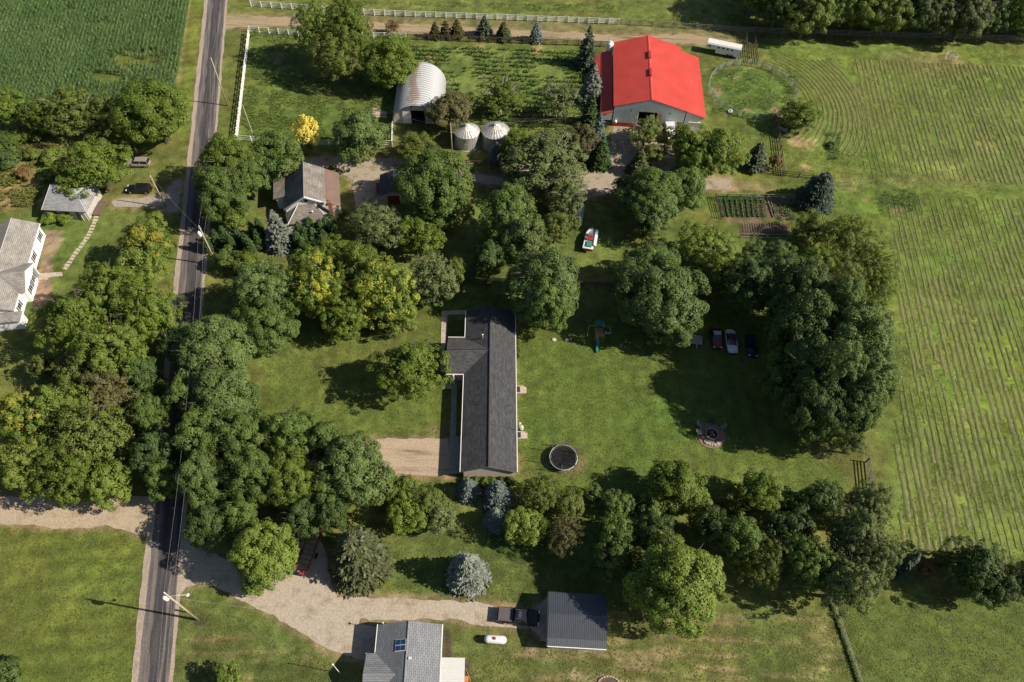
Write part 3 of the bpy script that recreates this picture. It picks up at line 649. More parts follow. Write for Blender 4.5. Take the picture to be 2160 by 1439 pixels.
def crown_decid(name, R, zb, zt, nc, cr, per, leaf, seed, lobe=.16, hollow=.25, inner=.3, flat=0.0, low=-.75):
    r = np.random.RandomState(seed); zc = (zb + zt) / 2; hz = (zt - zb) / 2
    D = unit(r.normal(size=(nc * 4, 3))); D = D[D[:, 2] > low][:nc]; m = len(D)
    f = lobes(D, seed + 1, lobe); u = np.where(r.rand(m) < hollow, r.uniform(.35, .8, m), r.uniform(.86, 1.0, m))
    # widest a little below the middle
    taper = 1 - .18 * np.clip(D[:, 2], 0, 1) ** 2
    C = np.stack([D[:, 0] * R * f * u * taper, D[:, 1] * R * f * u * taper, zc + D[:, 2] * hz * f * u * (1 - flat * .2)], 1)
    crs = cr * r.uniform(.65, 1.35, m)
    cnt = (per * (crs / cr) ** 2 * r.uniform(.7, 1.3, m)).astype(int)
    idx = np.repeat(np.arange(m), cnt); n = len(idx)
    o = unit(r.normal(size=(n, 3))); out = D[idx]
    o = unit(o + out * .55 + np.array([0, 0, .25]))
    rr = r.uniform(.55, 1.0, n) ** .6
    P = C[idx] + o * (crs[idx] * rr)[:, None] * np.array([1, 1, .72])
    Nn = unit(o * .8 + out * .35 + np.array([0, 0, .45]) + r.normal(size=(n, 3)) * .30)
    tc = np.repeat(np.clip(r.normal(.5, .22, m), 0, 1), cnt); tint = np.clip(tc * .6 + r.uniform(0, 1, n) * .4, 0, 1)
    # loose sprays filling the inside so no hole is see-through everywhere
    ni = int(n * inner); Di = unit(r.normal(size=(ni, 3))); ri = r.uniform(.2, .85, ni)
    Pi = np.stack([Di[:, 0] * R * ri, Di[:, 1] * R * ri, zc + Di[:, 2] * hz * ri], 1)
    Ni = unit(Di + r.normal(size=(ni, 3)) * .8)
    V1, F1 = kites(P, Nn, leaf, leaf * .72, r); V2, F2 = kites(Pi, Ni, leaf * 1.5, leaf * 1.1, r)
    V = np.concatenate([V1, V2]); F = np.concatenate([F1, F2 + len(V1)])
    T = np.repeat(np.concatenate([tint, r.uniform(.2, .7, ni)]), 4)
    me = npmesh(name, V, F, {'Tint': ('POINT', 'FLOAT', T)}); me.materials.append(None)
    return me
def trunk_decid(R, zb, zt, seed, r0=None, limbs=8, bareness=1.0):
    r = random.Random(seed); mb = MB(); r0 = r0 or .055 * (zt + 2) / 2 + .04
    top = zb + (zt - zb) * .55; lx = r.uniform(-.3, .3); ly = r.uniform(-.3, .3)
    mb.tube([(0, 0, -.3), (0, 0, .3), (lx * .3, ly * .3, zb + .5), (lx, ly, top), (lx * 1.3, ly * 1.2, zt * .88)], [r0 * 1.7, r0, r0 * .8, r0 * .45, .03], 7)
    for i in range(limbs):
        a = i * 2.4 + r.uniform(-.4, .4); z0 = zb + (top - zb) * r.uniform(.15, 1.0); e = R * r.uniform(.6, .92) * bareness; z1 = min(z0 + r.uniform(.35, .9) * (zt - z0), zt * .93)
        p0 = Vector((lx * z0 / top, ly * z0 / top, z0)); p2 = Vector((math.cos(a) * e, math.sin(a) * e, z1)); p1 = p0.lerp(p2, .5) + Vector((0, 0, r.uniform(-.2, .6)))
        mb.tube([p0, p1, p2], [r0 * .42, r0 * .25, .025], 5)
        for j in range(2):
            b = a + r.uniform(-.8, .8); q = p1.lerp(p2, .3 + .3 * j); mb.tube([q, q + Vector((math.cos(b) * e * .4, math.sin(b) * e * .4, r.uniform(.2, 1.2)))], [r0 * .16, .015], 4)
    me = mb.mesh('trunk', smooth=True, fix=False); me.materials.append(BARK); return me
def conifer(name, R, H, seed, per=17, layers=24, leaf=.42, droop=.25, zb=.5, fat=1.0, sprd=.16):
    r = np.random.RandomState(seed); Ps = []; Ns = []; Ax = []; T = []
    for k in range(layers):
        t = k / (layers - 1); z = zb + (H - zb) * t; rr = R * (1 - t) ** (.85 * fat) * (.88 + .2 * r.rand()) + .12
        nb = max(5, int(7 + 11 * (1 - t)))
        for j in range(nb):
            a = r.uniform(0, 6.283); ln = rr * r.uniform(.78, 1.12); tb = r.uniform(.2, .8); m = max(3, int(per * ln / R))
            s = r.uniform(.18, 1, m) ** .7 * ln
            side = r.normal(size=m) * sprd * s ** .8
            x = np.cos(a) * s - np.sin(a) * side; y = np.sin(a) * s + np.cos(a) * side
            zz = z - droop * s * (s / (R + .1)) + .25 * (s / ln) ** 3 * ln * .3 + r.normal(size=m) * .05
            Ps.append(np.stack([x, y, zz], 1)); aa = a + side / (s + .1) * 1.2
            Ax.append(np.stack([np.cos(aa), np.sin(aa), np.full(m, -.25) + r.normal(size=m) * .25], 1)); T.append(np.clip(tb * .6 + r.rand(m) * .4, 0, 1))
    P = np.concatenate(Ps); A = unit(np.concatenate(Ax)); n = len(P); T = np.concatenate(T)
    up = unit(np.array([[0, 0, 1.0]]) + r.normal(size=(n, 3)) * .45 + A * .3); s = unit(np.cross(A, up)); L = (leaf * r.uniform(.7, 1.4, n))[:, None]; W = L * .34
    V = np.stack([P - A * L * .5, P + s * W, P + A * L * .6, P - s * W], 1).reshape(-1, 3); F = np.arange(n * 4).reshape(-1, 4)
    me = npmesh(name, V, F, {'Tint': ('POINT', 'FLOAT', np.repeat(T, 4))}); me.materials.append(None); return me
def trunk_con(H, R, seed):
    mb = MB(); r = random.Random(seed); mb.tube([(0, 0, -.2), (0, 0, .4), (0, 0, H * .96)], [H * .022 + .06, H * .016 + .04, .02], 6)
    for k in range(16):
        a = k * 2.4; z = .8 + (H * .8) * k / 16; e = R * (1 - z / H) * .8; mb.tube([(0, 0, z), (math.cos(a) * e, math.sin(a) * e, z - .1)], [.035, .012], 4)
    me = mb.mesh('trunk', smooth=True, fix=False); me.materials.append(BARK); return me
# prototypes: (crown mesh, trunk mesh, nominal radius, nominal height, centre height)
PROTO = {}
def dec(key, seeds, R, H, nc, cr, per, leaf, **kw):
    zb = kw.pop('zb', .16) * H; limbs = kw.pop('limbs', 8); bare = kw.pop('bare', 1.0)
    PROTO[key] = [(crown_decid(key, R, zb, H - cr * .5, nc, cr, per, leaf, s, **kw), trunk_decid(R, zb, H, s, limbs=limbs, bareness=bare), R + cr * .45, H, (zb + H) / 2) for s in seeds]
dec('maple_large', (1, 2, 3, 4), 5.5, 12.5, 210, .95, 92, .31, hollow=.2, lobe=.22, low=-.6)
dec('maple_medium', (5, 6, 7), 3.6, 9.5, 115, .78, 80, .29, hollow=.2, lobe=.2, low=-.6)
dec('ash_large', (8, 9, 10), 5.4, 12.5, 250, .70, 58, .30, hollow=.36, lobe=.34, low=-.6)
dec('ash_medium', (11, 12, 13), 3.6, 9.0, 130, .64, 56, .28, hollow=.28, lobe=.26, low=-.6)
dec('locust', (14, 15, 16), 5.0, 11.0, 290, .56, 34, .25, hollow=.35, lobe=.3, inner=.22, low=-.5)
dec('willow', (17, 18), 4.6, 10.0, 230, .60, 38, .30, hollow=.3, lobe=.2, low=-.85)
dec('sparse', (19, 20), 3.0, 7.5, 110, .5, 34, .25, hollow=.5, lobe=.25, inner=.12, limbs=16, bare=1.1, low=-.5)
dec('small', (21, 22, 23), 1.8, 5.0, 40, .55, 42, .28, hollow=.2, lobe=.18, low=-.6, limbs=5)
dec('bush', (24, 25, 26), 1.5, 2.4, 36, .5, 42, .26, zb=0.02, hollow=.2, lobe=.25, low=-.1, limbs=4)
for key, sd_, R, H, kw in (('spruce', (31, 32, 33), 2.6, 9.5, dict(per=20, layers=27)), ('spruce_fat', (34, 35), 3.3, 8.0, dict(per=30, layers=27, fat=.75, leaf=.40, sprd=.2)),
                           ('pine', (36, 37), 2.2, 7.0, dict(per=15, layers=18, leaf=.5, zb=1.0, fat=.8)), ('arborvitae', (38, 39), .95, 4.2, dict(per=12, layers=30, leaf=.24, droop=-.5, zb=.1, fat=.6, sprd=.25))):
    PROTO[key] = [(conifer(key, R, H, s, **kw), trunk_con(H, R, s), R, H, H * .42) for s in sd_]
LM = {
 'maple': leafmat('maple_leaf', (.056, .104, .020), (.162, .225, .052), .32),
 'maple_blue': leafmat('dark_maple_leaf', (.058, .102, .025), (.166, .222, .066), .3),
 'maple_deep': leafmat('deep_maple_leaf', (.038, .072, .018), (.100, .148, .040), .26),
 'green': leafmat('green_leaf', (.076, .128, .016), (.190, .252, .040), .36),
 'light': leafmat('light_green_leaf', (.098, .158, .022), (.235, .300, .060), .36),
 'olive': leafmat('olive_leaf', (.086, .124, .024), (.185, .222, .052), .34),
 'gray': leafmat('greygreen_leaf', (.082, .118, .038), (.180, .215, .078), .3),
 'locust': leafmat('locust_leaf', (.096, .142, .024), (.215, .250, .050), .36),
 'patchy': leafmat('yellowing_leaf', (.078, .130, .022), (.175, .240, .046), .34, yellow=(.42, .44, .05), yamt=.8),
 'patchy2': leafmat('lightly_yellowing_leaf', (.078, .130, .022), (.175, .240, .046), .34, yellow=(.40, .38, .05), yamt=.6),
 'yellow': leafmat('yellow_leaf', (.55, .46, .07), (.78, .68, .17), .35),
 'brown': leafmat('brownish_leaf', (.075, .078, .028), (.140, .130, .050), .25),
 'rust': leafmat('rust_leaf', (.13, .09, .035), (.24, .16, .06), .25),
 'spruce': leafmat('spruce_needles', (.044, .068, .036), (.115, .145, .090), .14),
 'blue': leafmat('blue_spruce_needles', (.085, .115, .100), (.200, .240, .215), .1),
 'blue_dark': leafmat('dark_blue_spruce_needles', (.030, .048, .036), (.078, .108, .082), .1),
 'silver': leafmat('silver_spruce_needles', (.105, .125, .100), (.235, .255, .215), .1),
 'norway': leafmat('norway_needles', (.062, .078, .030), (.130, .145, .062), .12),
 'arbor': leafmat('arborvitae_needles', (.035, .070, .020), (.075, .125, .035), .12),
}
TR = random.Random(99); _pc = {}
def tree(px, py, r, proto, leaf, h, label, group=None, name=None, cat=None, sx=1.0, bark=None):
    lst = PROTO[proto]; k = _pc.get(proto, 0); _pc[proto] = k + 1
    crown, trunk, PR, PH, PC = lst[k % len(lst)]
    sz = h / PH; P = G(px, py, PC * sz); Rm = r * mpp(px, py, PC * sz); P.z = 0
    con = proto in ('spruce', 'spruce_fat', 'pine', 'arborvitae')
    name = name or ('spruce_tree' if proto.startswith('spruce') else 'pine_tree' if proto == 'pine' else 'arborvitae' if proto == 'arborvitae' else 'shrub' if proto == 'bush' else 'maple_tree' if proto.startswith('maple') else 'tree')
    cat = cat or ('shrub' if proto in ('bush', 'arborvitae') else 'tree')
    t = thing(name, label, cat, P, TR.uniform(0, 6.28), group); s = Rm / PR
    t.scale = (s * sx, s * sx, sz)
    c = meshobj('crown', crown, None, t); c.material_slots[0].link = 'OBJECT'; c.material_slots[0].material = LM[leaf]
    tk = meshobj('trunk', trunk, None, t)
    if proto in ('sparse', 'willow') or bark: tk.material_slots[0].link = 'OBJECT'; tk.material_slots[0].material = BARKG
    return t
GL_ = 'trees west of the road'; GM = 'trees shading the ranch house lot'; GF = 'farmyard trees'; GS_ = 'trees along the southern boundary'; GW = 'trees of the northern wood'; GE = 'trees along the eastern hay field'
T = tree
# --- west of the road
T(12, 222, 40, 'ash_medium', 'green', 9, 'green tree cut by the left edge below the maize', GL_)
T(92, 238, 40, 'willow', 'green', 9, 'willowy tree below the maize, first in from the left edge tree', GL_)
T(150, 232, 58, 'willow', 'olive', 10, 'broad soft willowy tree in the middle of the row below the maize', GL_)
T(222, 240, 36, 'ash_medium', 'olive', 8.5, 'narrow yellow-olive tree squeezed beside the big roadside tree', GL_)
T(322, 232, 72, 'maple_large', 'green', 13, 'big clumpy bright tree at road edge below the maize', GL_)
T(262, 262, 40, 'ash_medium', 'green', 9, 'smaller tree hugging the west flank of the big roadside tree', GL_)
T(195, 345, 66, 'ash_large', 'green', 10.5, 'round tree overhanging the grey hip roofed shed', GL_)
T(110, 330, 26, 'bush', 'light', 2.6, 'light bush just west of the tree over the shed', GL_)
T(150, 395, 32, 'small', 'green', 6, 'low branchy tree touching the shed roof from behind', GL_)
T(15, 300, 34, 'bush', 'maple', 3, 'dark bush at the left edge above the weeds', 'bushes in the weedy patch')
T(60, 285, 26, 'bush', 'green', 2.4, 'green bush in weeds under the willowy tree', 'bushes in the weedy patch')
T(12, 335, 26, 'bush', 'maple_deep', 2.6, 'dark bush at left edge beside yellow weeds', 'bushes in the weedy patch')
T(50, 365, 17, 'bush', 'rust', 1.8, 'yellow-brown bush in the dry weeds left of the shed tree', 'bushes in the weedy patch')
T(100, 365, 20, 'bush', 'light', 2.0, 'bright green bush beside the dry weeds', 'bushes in the weedy patch')
T(65, 325, 20, 'bush', 'locust', 2.0, 'yellowish bush in the middle of the weeds', 'bushes in the weedy patch')
T(105, 458, 17, 'bush', 'light', 1.8, 'bright low shrub at the foot of the hip roofed shed, west half', 'foundation shrubs of the shed')
T(133, 460, 17, 'bush', 'light', 1.7, 'bright low shrub at the foot of the hip roofed shed, east half', 'foundation shrubs of the shed')
T(326, 468, 24, 'small', 'light', 5, 'small light tree poking up above the yellow-topped roadside tree', GL_)
T(308, 515, 50, 'ash_medium', 'patchy2', 10, 'yellow-topped light tree beside road and stepping stones', GL_)
T(300, 565, 42, 'ash_medium', 'light', 9, 'light green tree joined below the yellow-topped one', GL_)
T(225, 620, 66, 'ash_large', 'green', 13, 'high northern lobe of the huge leafy clump by the white house', GL_)
T(315, 665, 62, 'ash_large', 'green', 12.5, 'leafy tree of the huge clump reaching over the road edge', GL_)
T(165, 680, 74, 'ash_large', 'green', 13, 'wide tree of the huge clump nearest the white house', GL_)
T(245, 735, 72, 'ash_large', 'light', 12.5, 'lighter tree at the southern side of the huge clump', GL_)
T(90, 775, 28, 'small', 'olive', 6, 'small olive tree alone in shade below the huge clump', GL_)
T(165, 800, 52, 'ash_medium', 'olive', 10, 'olive brown tinged tree between the two western clumps', GL_)
T(225, 830, 46, 'ash_medium', 'brown', 10, 'brownish tree near the road between the two western clumps', GL_)
T(300, 795, 40, 'maple_medium', 'maple_deep', 8.5, 'dark shaded tree beside the road below the huge clump', GL_)
T(45, 880, 62, 'ash_large', 'patchy2', 12, 'pale mottled tree at the left edge above the gravel lane', GL_)
T(120, 865, 58, 'ash_large', 'light', 12, 'light tree at the top of the lower western clump', GL_)
T(195, 920, 74, 'locust', 'olive', 12.5, 'feathery grey-olive tree in the middle of the lower western clump', GL_)
T(60, 980, 62, 'ash_large', 'locust', 11, 'yellow-green tree at the left edge beside the gravel lane', GL_)
T(150, 1005, 60, 'ash_large', 'green', 11, 'green tree overhanging the gravel lane from the north', GL_)
T(232, 1020, 46, 'ash_medium', 'light', 9, 'bright tree at the corner of gravel lane and road', GL_)
T(312, 880, 40, 'maple_medium', 'maple', 10, 'dark narrow tree leaning over road, upper of the dark pair', GL_)
T(330, 960, 46, 'maple_medium', 'maple_deep', 10, 'dark tree shading the road, lower of the dark pair', GL_)
T(345, 1015, 38, 'maple_medium', 'maple', 8.5, 'small dark tree over the road just north of the gravel lane', GL_)
T(18, 1418, 32, 'bush', 'maple_deep', 3, 'dark bush cut by bottom left corner', 'bushes in the lawns')
T(480, 1432, 34, 'small', 'light', 4.5, 'light small tree cut by the bottom edge east of the road', 'bushes in the lawns')
# --- farm maples near the road
T(478, 345, 62, 'maple_large', 'green', 12, 'tall bright maple at the road beside the gray farmhouse', GF)
T(462, 405, 56, 'maple_large', 'maple', 12, 'dense maple overhanging the road west of the farmhouse', GF)
T(520, 370, 44, 'maple_medium', 'maple', 10, 'maple filling the gap between roadside maples and farmhouse', GF)
T(492, 455, 30, 'small', 'green', 6, 'small tree in the lawn corner by the white birdhouse', GF)
T(585, 325, 56, 'maple_medium', 'maple', 10, 'round maple behind the farmhouse below the white paddock', GF)
T(646, 275, 29, 'small', 'yellow', 7.5, 'small golden yellow tree in the paddock', GF)
T(756, 282, 56, 'maple_medium', 'maple_blue', 10.5, 'round dark maple alone at the foot of the paddock', GF)
T(672, 60, 52, 'locust', 'green', 15, 'tall ragged tree standing over the white fence, western stem', GF)
T(735, 55, 54, 'locust', 'green', 16, 'tall ragged tree standing over the white fence, eastern stem', GF)
T(705, 115, 58, 'locust', 'locust', 12, 'lower spreading boughs of tall ragged tree with visible trunk', GF)
T(818, 132, 60, 'maple_large', 'green', 11, 'bright leafy maple beside the arched metal barn', GF)
T(945, 232, 48, 'ash_medium', 'brown', 8.5, 'brown-green tree in front of the arched metal barn', GF)
T(985, 215, 24, 'small', 'olive', 5, 'small olive tree east of the arched barn', GF)
T(1055, 202, 46, 'sparse', 'green', 8, 'open vase shaped tree with bare grey limbs above the grain bins', GF)
T(1182, 212, 42, 'sparse', 'gray', 8, 'sparse greyish tree between weedy plot and spruces', GF)
T(878, 312, 40, 'ash_medium', 'locust', 6, 'pale yellow-green tree left of the wooden farm pole', GF)
T(1090, 305, 36, 'maple_medium', 'green', 7, 'bright green tree right of the grain bins', GF)
T(1048, 322, 19, 'spruce', 'blue', 4.5, 'small bluish spruce in front of the second grain bin', GF)
T(1150, 340, 88, 'willow', 'gray', 11, 'large soft grey-green tree in the centre of the farmyard', GF)
T(1110, 375, 40, 'ash_medium', 'gray', 7.5, 'grey-green tree at the southwest skirt of the large soft one', GF)
T(1195, 415, 46, 'willow', 'gray', 7.5, 'grey-green weeping tree hanging over the farmyard drive', GF)
T(1222, 292, 42, 'ash_medium', 'brown', 8, 'yellow-brown tree between the large grey tree and spruces', GF)
T(915, 385, 76, 'maple_large', 'maple', 14.5, 'big dark round maple east of the farmhouse', GF)
T(940, 432, 52, 'maple_medium', 'maple', 10, 'dark maple below the big round one east of the farmhouse', GF)
T(1078, 455, 62, 'maple_large', 'maple', 13, 'bright topped dense maple in the lawn south of the farm drive', GF)
T(1105, 505, 50, 'maple_medium', 'maple_blue', 11, 'dense maple south of the bright topped one', GF)
T(1172, 478, 32, 'ash_medium', 'olive', 7, 'dull olive tree beside the pale boat trailer', GF)
T(1205, 468, 20, 'small', 'olive', 5, 'thin olive tree hugging the pale boat trailer', GF)
T(795, 475, 62, 'locust', 'gray', 9, 'fine leaved grey-green tree east of the brick chimney', GF)
T(885, 498, 44, 'ash_medium', 'green', 8, 'loose green tree below the big dark farmyard maple', GF)
T(700, 528, 42, 'ash_medium', 'green', 6, 'low green tree behind the dark arborvitae clump', GF)
T(760, 545, 40, 'ash_medium', 'green', 6, 'green tree under the fine leaved grey one', GF)
T(586, 488, 34, 'spruce', 'silver', 8.5, 'silvery spruce cone at the farmhouse corner', GF)
# spruces by the barn
T(1240, 105, 27, 'spruce', 'spruce', 9.5, 'tallest dark spruce behind the red barn', GF)
T(1250, 180, 28, 'spruce', 'silver', 9, 'greyish spruce beside the red lean-to roof', GF)
T(1246, 232, 20, 'spruce', 'arbor', 8, 'narrow dark green conifer between the barn spruces', GF)
T(1262, 285, 24, 'spruce', 'blue', 8.5, 'blue spruce nearest the barn doorway', GF)
T(1268, 325, 26, 'spruce', 'arbor', 7, 'dark conifer at the edge of the barn drive', GF)
for x, y, r, l, h, lb in ((918, 66, 13, 'brown', 3.8, 'thin brownish pine, first of the row by the lane'), (940, 64, 14, 'brown', 4, 'thin brownish pine, second of the row by the lane'), (964, 62, 15, 'brown', 4.2, 'brownish pine, third of the row by the lane'),
                          (1022, 60, 18, 'spruce', 4.8, 'blue-tipped spruce by the lane, leading the second group'), (1062, 68, 17, 'norway', 4.2, 'brown-green pine leaning beside the blue-tipped spruce'), (1132, 70, 15, 'blue', 4.6, 'bluish spruce standing alone by the lane')):
    T(x, y, r, 'pine', l, h, lb, 'young conifers along the lane')
T(830, 55, 16, 'sparse', 'rust', 3.5, 'nearly bare brown sapling by the white fence', 'young conifers along the lane', name='sapling')
# farm, south-east
T(1362, 282, 36, 'sparse', 'locust', 7.5, 'sparse yellow-green tree in front of the barn door', GF)
T(1370, 268, 26, 'small', 'locust', 6, 'small yellow-green tree against the barn front', GF)
T(1348, 345, 26, 'spruce', 'norway', 6, 'dark feathery conifer in the barn drive', GF)
T(1378, 325, 24, 'small', 'locust', 5, 'light bush-like tree beside the dark feathery conifer', GF)
T(1442, 300, 42, 'ash_medium', 'green', 8.5, 'round green tree beside the red and white truck', GF)
T(1518, 315, 54, 'ash_large', 'light', 10, 'bright full tree between barn and round pen', GF)
T(1475, 335, 40, 'ash_medium', 'green', 8, 'green tree between the round one and the bright full one', GF)
T(1595, 332, 25, 'pine', 'spruce', 6, 'dark small conifer right of the bright full tree', GF)
T(1636, 340, 15, 'small', 'rust', 3.2, 'tiny brown tree by the corral fence', GF)
T(1690, 242, 40, 'ash_medium', 'green', 6, 'bushy olive tree on the rim of the round pen', GF)
T(1378, 410, 68, 'maple_large', 'maple', 11, 'large dark maple over the farm drive', GF)
T(1372, 455, 44, 'maple_medium', 'maple_blue', 8.5, 'dark maple with mulched trunk left of the garden', GF)
T(1445, 400, 46, 'maple_medium', 'maple', 9.5, 'dark maple just left of the vegetable garden', GF)
T(1320, 395, 28, 'small', 'maple_deep', 6, 'small dark tree at the west skirt of the farm drive maple', GF)
T(1728, 402, 42, 'spruce_fat', 'blue_dark', 7.5, 'blue spruce alone at the corner of the garden', GF)
T(1755, 306, 10, 'bush', 'maple', 1.0, 'low weedy bush within the hay rows', 'bushes in the lawns')
# bright trees along north-east lot line
T(1498, 522, 66, 'ash_large', 'light', 8.5, 'bright yellow-green tree below the vegetable garden', GE)
T(1590, 538, 32, 'ash_medium', 'maple_blue', 5.5, 'dark bluish tree in front of the garden', GE)
T(1650, 545, 42, 'ash_medium', 'maple_blue', 6.5, 'dark bluish tree right of the garden front', GE)
T(1715, 480, 40, 'ash_medium', 'locust', 6.5, 'yellow-green tree just below the blue garden spruce', GE)
T(1785, 505, 62, 'locust', 'locust', 10, 'feathery yellow-green tree bulging into the hay field', GE)
T(1840, 560, 54, 'locust', 'locust', 9.5, 'feathery tree reaching farthest east into the hay field', GE)
T(1775, 585, 56, 'locust', 'locust', 9.5, 'feathery tree behind the dark maple wall', GE)
T(1850, 610, 40, 'locust', 'light', 7.5, 'low feathery tree at the hay edge above the dark crowns', GE)
T(1720, 560, 44, 'ash_medium', 'green', 9, 'green tree between garden trees and dark maple wall', GE)
# --- lot: north line
T(556, 610, 66, 'maple_large', 'maple_blue', 12, 'dark maple next to the yellow-flecked tree, north of the front lawn', GM)
T(562, 690, 62, 'maple_large', 'maple', 11.5, 'dark maple hanging over the front lawn corner', GM)
T(672, 610, 62, 'ash_large', 'patchy', 12, 'yellow-flecked tree, western half of the yellowing pair', GM)
T(755, 565, 52, 'ash_large', 'green', 12, 'green tree behind the yellowing pair', GM)
T(805, 620, 66, 'ash_large', 'patchy', 12.5, 'yellow-flecked tree, eastern half of the yellowing pair', GM)
T(730, 665, 52, 'ash_large', 'green', 9.5, 'green tree under the yellowing pair facing the lawn', GM)
T(650, 560, 40, 'ash_medium', 'green', 9, 'green tree over the hedge line west of the yellowing pair', GM)
T(845, 660, 36, 'ash_medium', 'light', 8.5, 'light tree at the east skirt of the yellowing pair', GM)
T(912, 585, 56, 'willow', 'gray', 9.5, 'grey-green tree just northwest of the ranch house', GM)
T(1032, 545, 34, 'maple_medium', 'maple_deep', 8.5, 'dark tree on the lot line north of the ranch house', GM)
T(958, 572, 26, 'ash_medium', 'olive', 7, 'small olive tree between grey-green tree and fence', GM)
T(478, 545, 26, 'small', 'maple', 4.5, 'small dark tree at the northwest lot corner', GM)
T(520, 556, 30, 'small', 'green', 5, 'small green tree east of the corner tree', GM)
T(868, 772, 68, 'ash_large', 'green', 11, 'round lawn tree casting a long shadow in front of the ranch house', GM)
T(452, 745, 84, 'maple_large', 'maple_blue', 12.5, 'broad dark maple on the west side of the front lawn', GM)
T(395, 735, 46, 'maple_medium', 'maple_blue', 10, 'dark maple leaning over the road beside front lawn', GM)
T(470, 840, 74, 'maple_large', 'maple_blue', 12, 'dark maple south of the broad one along the road', GM)
T(395, 840, 40, 'maple_medium', 'maple', 10, 'narrow dark maple at the road halfway down the lot', GM)
T(440, 925, 66, 'maple_large', 'maple', 12, 'dark maple close to the road near the driveway', GM)
T(510, 930, 64, 'maple_large', 'maple', 12.5, 'domed maple in the south-west wood of the lot', GM)
T(615, 915, 56, 'maple_large', 'maple', 12, 'maple reaching onto the lawn above the gravel driveway', GM)
T(430, 1010, 56, 'maple_large', 'maple_blue', 11.5, 'dark maple at the southwest corner by the road', GM)
T(530, 1010, 60, 'maple_large', 'maple', 11.5, 'maple in the middle of the southwest wood', GM)
T(610, 1010, 56, 'maple_large', 'green', 11, 'slightly yellowed maple in the southwest wood', GM)
T(690, 940, 44, 'maple_medium', 'maple', 10, 'dark maple between domed maple and driveway', GM)
T(748, 990, 72, 'maple_large', 'maple_blue', 12, 'bluish green maple beside the gravel driveway mouth', GM)
T(690, 1040, 46, 'maple_medium', 'maple', 9, 'dark maple south of the bluish driveway maple', GM)
T(850, 1032, 38, 'ash_medium', 'light', 6, 'small light tree south of the gravel driveway', GM)
T(905, 1060, 36, 'ash_medium', 'olive', 5.5, 'olive tree south of the house corner', GM)
T(860, 1085, 44, 'ash_medium', 'green', 6, 'green tree on the neighbours side of the driveway tree', GM)
T(930, 1090, 34, 'small', 'gray', 5, 'grey-green small tree behind the olive one', GM)
# --- lot: east yard
T(1152, 600, 80, 'maple_large', 'maple_blue', 14, 'dark maple at the northeast corner of the ranch house', GM)
T(1158, 638, 56, 'maple_large', 'maple', 12, 'dark maple overhanging the yard beside the roof', GM)
T(1392, 620, 88, 'maple_large', 'maple_blue', 13, 'large bright-tipped maple beside the playset', GM)
T(1380, 560, 56, 'maple_large', 'maple_blue', 10, 'dark maple behind the large bright-tipped one', GM)
T(1420, 665, 60, 'maple_large', 'maple_blue', 10, 'maple bough mass hanging towards the parked cars', GM)
T(1520, 575, 50, 'ash_medium', 'green', 10, 'green tree behind the parked cars', GM)
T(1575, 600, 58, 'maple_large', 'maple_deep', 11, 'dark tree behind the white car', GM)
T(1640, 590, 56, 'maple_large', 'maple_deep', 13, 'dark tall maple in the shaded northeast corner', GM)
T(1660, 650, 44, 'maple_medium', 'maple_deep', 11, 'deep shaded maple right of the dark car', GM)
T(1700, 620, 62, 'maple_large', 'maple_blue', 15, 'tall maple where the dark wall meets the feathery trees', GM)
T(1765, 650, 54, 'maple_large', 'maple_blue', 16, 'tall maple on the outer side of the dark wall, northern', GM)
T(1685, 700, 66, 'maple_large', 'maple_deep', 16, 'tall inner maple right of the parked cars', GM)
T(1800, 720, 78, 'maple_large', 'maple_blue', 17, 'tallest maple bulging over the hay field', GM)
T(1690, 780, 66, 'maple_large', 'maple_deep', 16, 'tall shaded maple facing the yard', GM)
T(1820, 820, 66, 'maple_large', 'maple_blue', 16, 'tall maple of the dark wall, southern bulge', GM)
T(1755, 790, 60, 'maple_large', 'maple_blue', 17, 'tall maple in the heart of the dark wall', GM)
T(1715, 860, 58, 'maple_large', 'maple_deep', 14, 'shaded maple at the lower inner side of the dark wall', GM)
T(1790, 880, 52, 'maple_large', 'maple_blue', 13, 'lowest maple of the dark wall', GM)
T(1722, 925, 24, 'sparse', 'olive', 5.5, 'thin see-through tree below the dark wall', GM)
T(1800, 935, 24, 'sparse', 'gray', 5.5, 'thin greyish tree by the wooden gate', GM)
# --- southern boundary row
T(988, 1030, 26, 'spruce_fat', 'blue', 4.6, 'smaller of two blue spruces south of the house', GS_)
T(1050, 1042, 34, 'spruce_fat', 'blue', 5.6, 'larger of the two blue spruces south of the house', GS_)
T(1045, 1092, 26, 'spruce_fat', 'blue', 4.2, 'low blue spruce on the neighbours side of the pair', GS_)
T(1140, 1038, 46, 'locust', 'locust', 6.5, 'yellow-green tree just below the trampoline', GS_)
T(1200, 1062, 34, 'ash_medium', 'olive', 5, 'olive tree right of the yellow-green one by trampoline', GS_)
T(1105, 1110, 44, 'ash_medium', 'light', 6.5, 'light tree south of the blue spruces', GS_)
T(1190, 1130, 42, 'locust', 'brown', 7, 'brownish drooping tree in the boundary row', GS_)
T(1255, 1050, 26, 'bush', 'maple', 3.5, 'dark shrub in boundary row right of the olive tree', GS_)
T(1298, 1062, 32, 'ash_medium', 'maple', 5, 'dark small tree left of the big bushy boundary tree', GS_)
T(1330, 1066, 24, 'bush', 'maple_deep', 3.5, 'dark shrub against the big bushy boundary tree', GS_)
T(1425, 1020, 56, 'maple_medium', 'green', 8, 'big bushy bright tree in the southern boundary below the fire pit', GS_)
T(1465, 1060, 36, 'ash_medium', 'light', 6, 'light lower bough tree beside the big bushy one', GS_)
T(1375, 1065, 32, 'small', 'maple', 5, 'dark low tree at the west foot of the big bushy one', GS_)
T(1305, 1122, 42, 'ash_medium', 'maple', 8, 'dark tree in the boundary row above the shed', GS_)
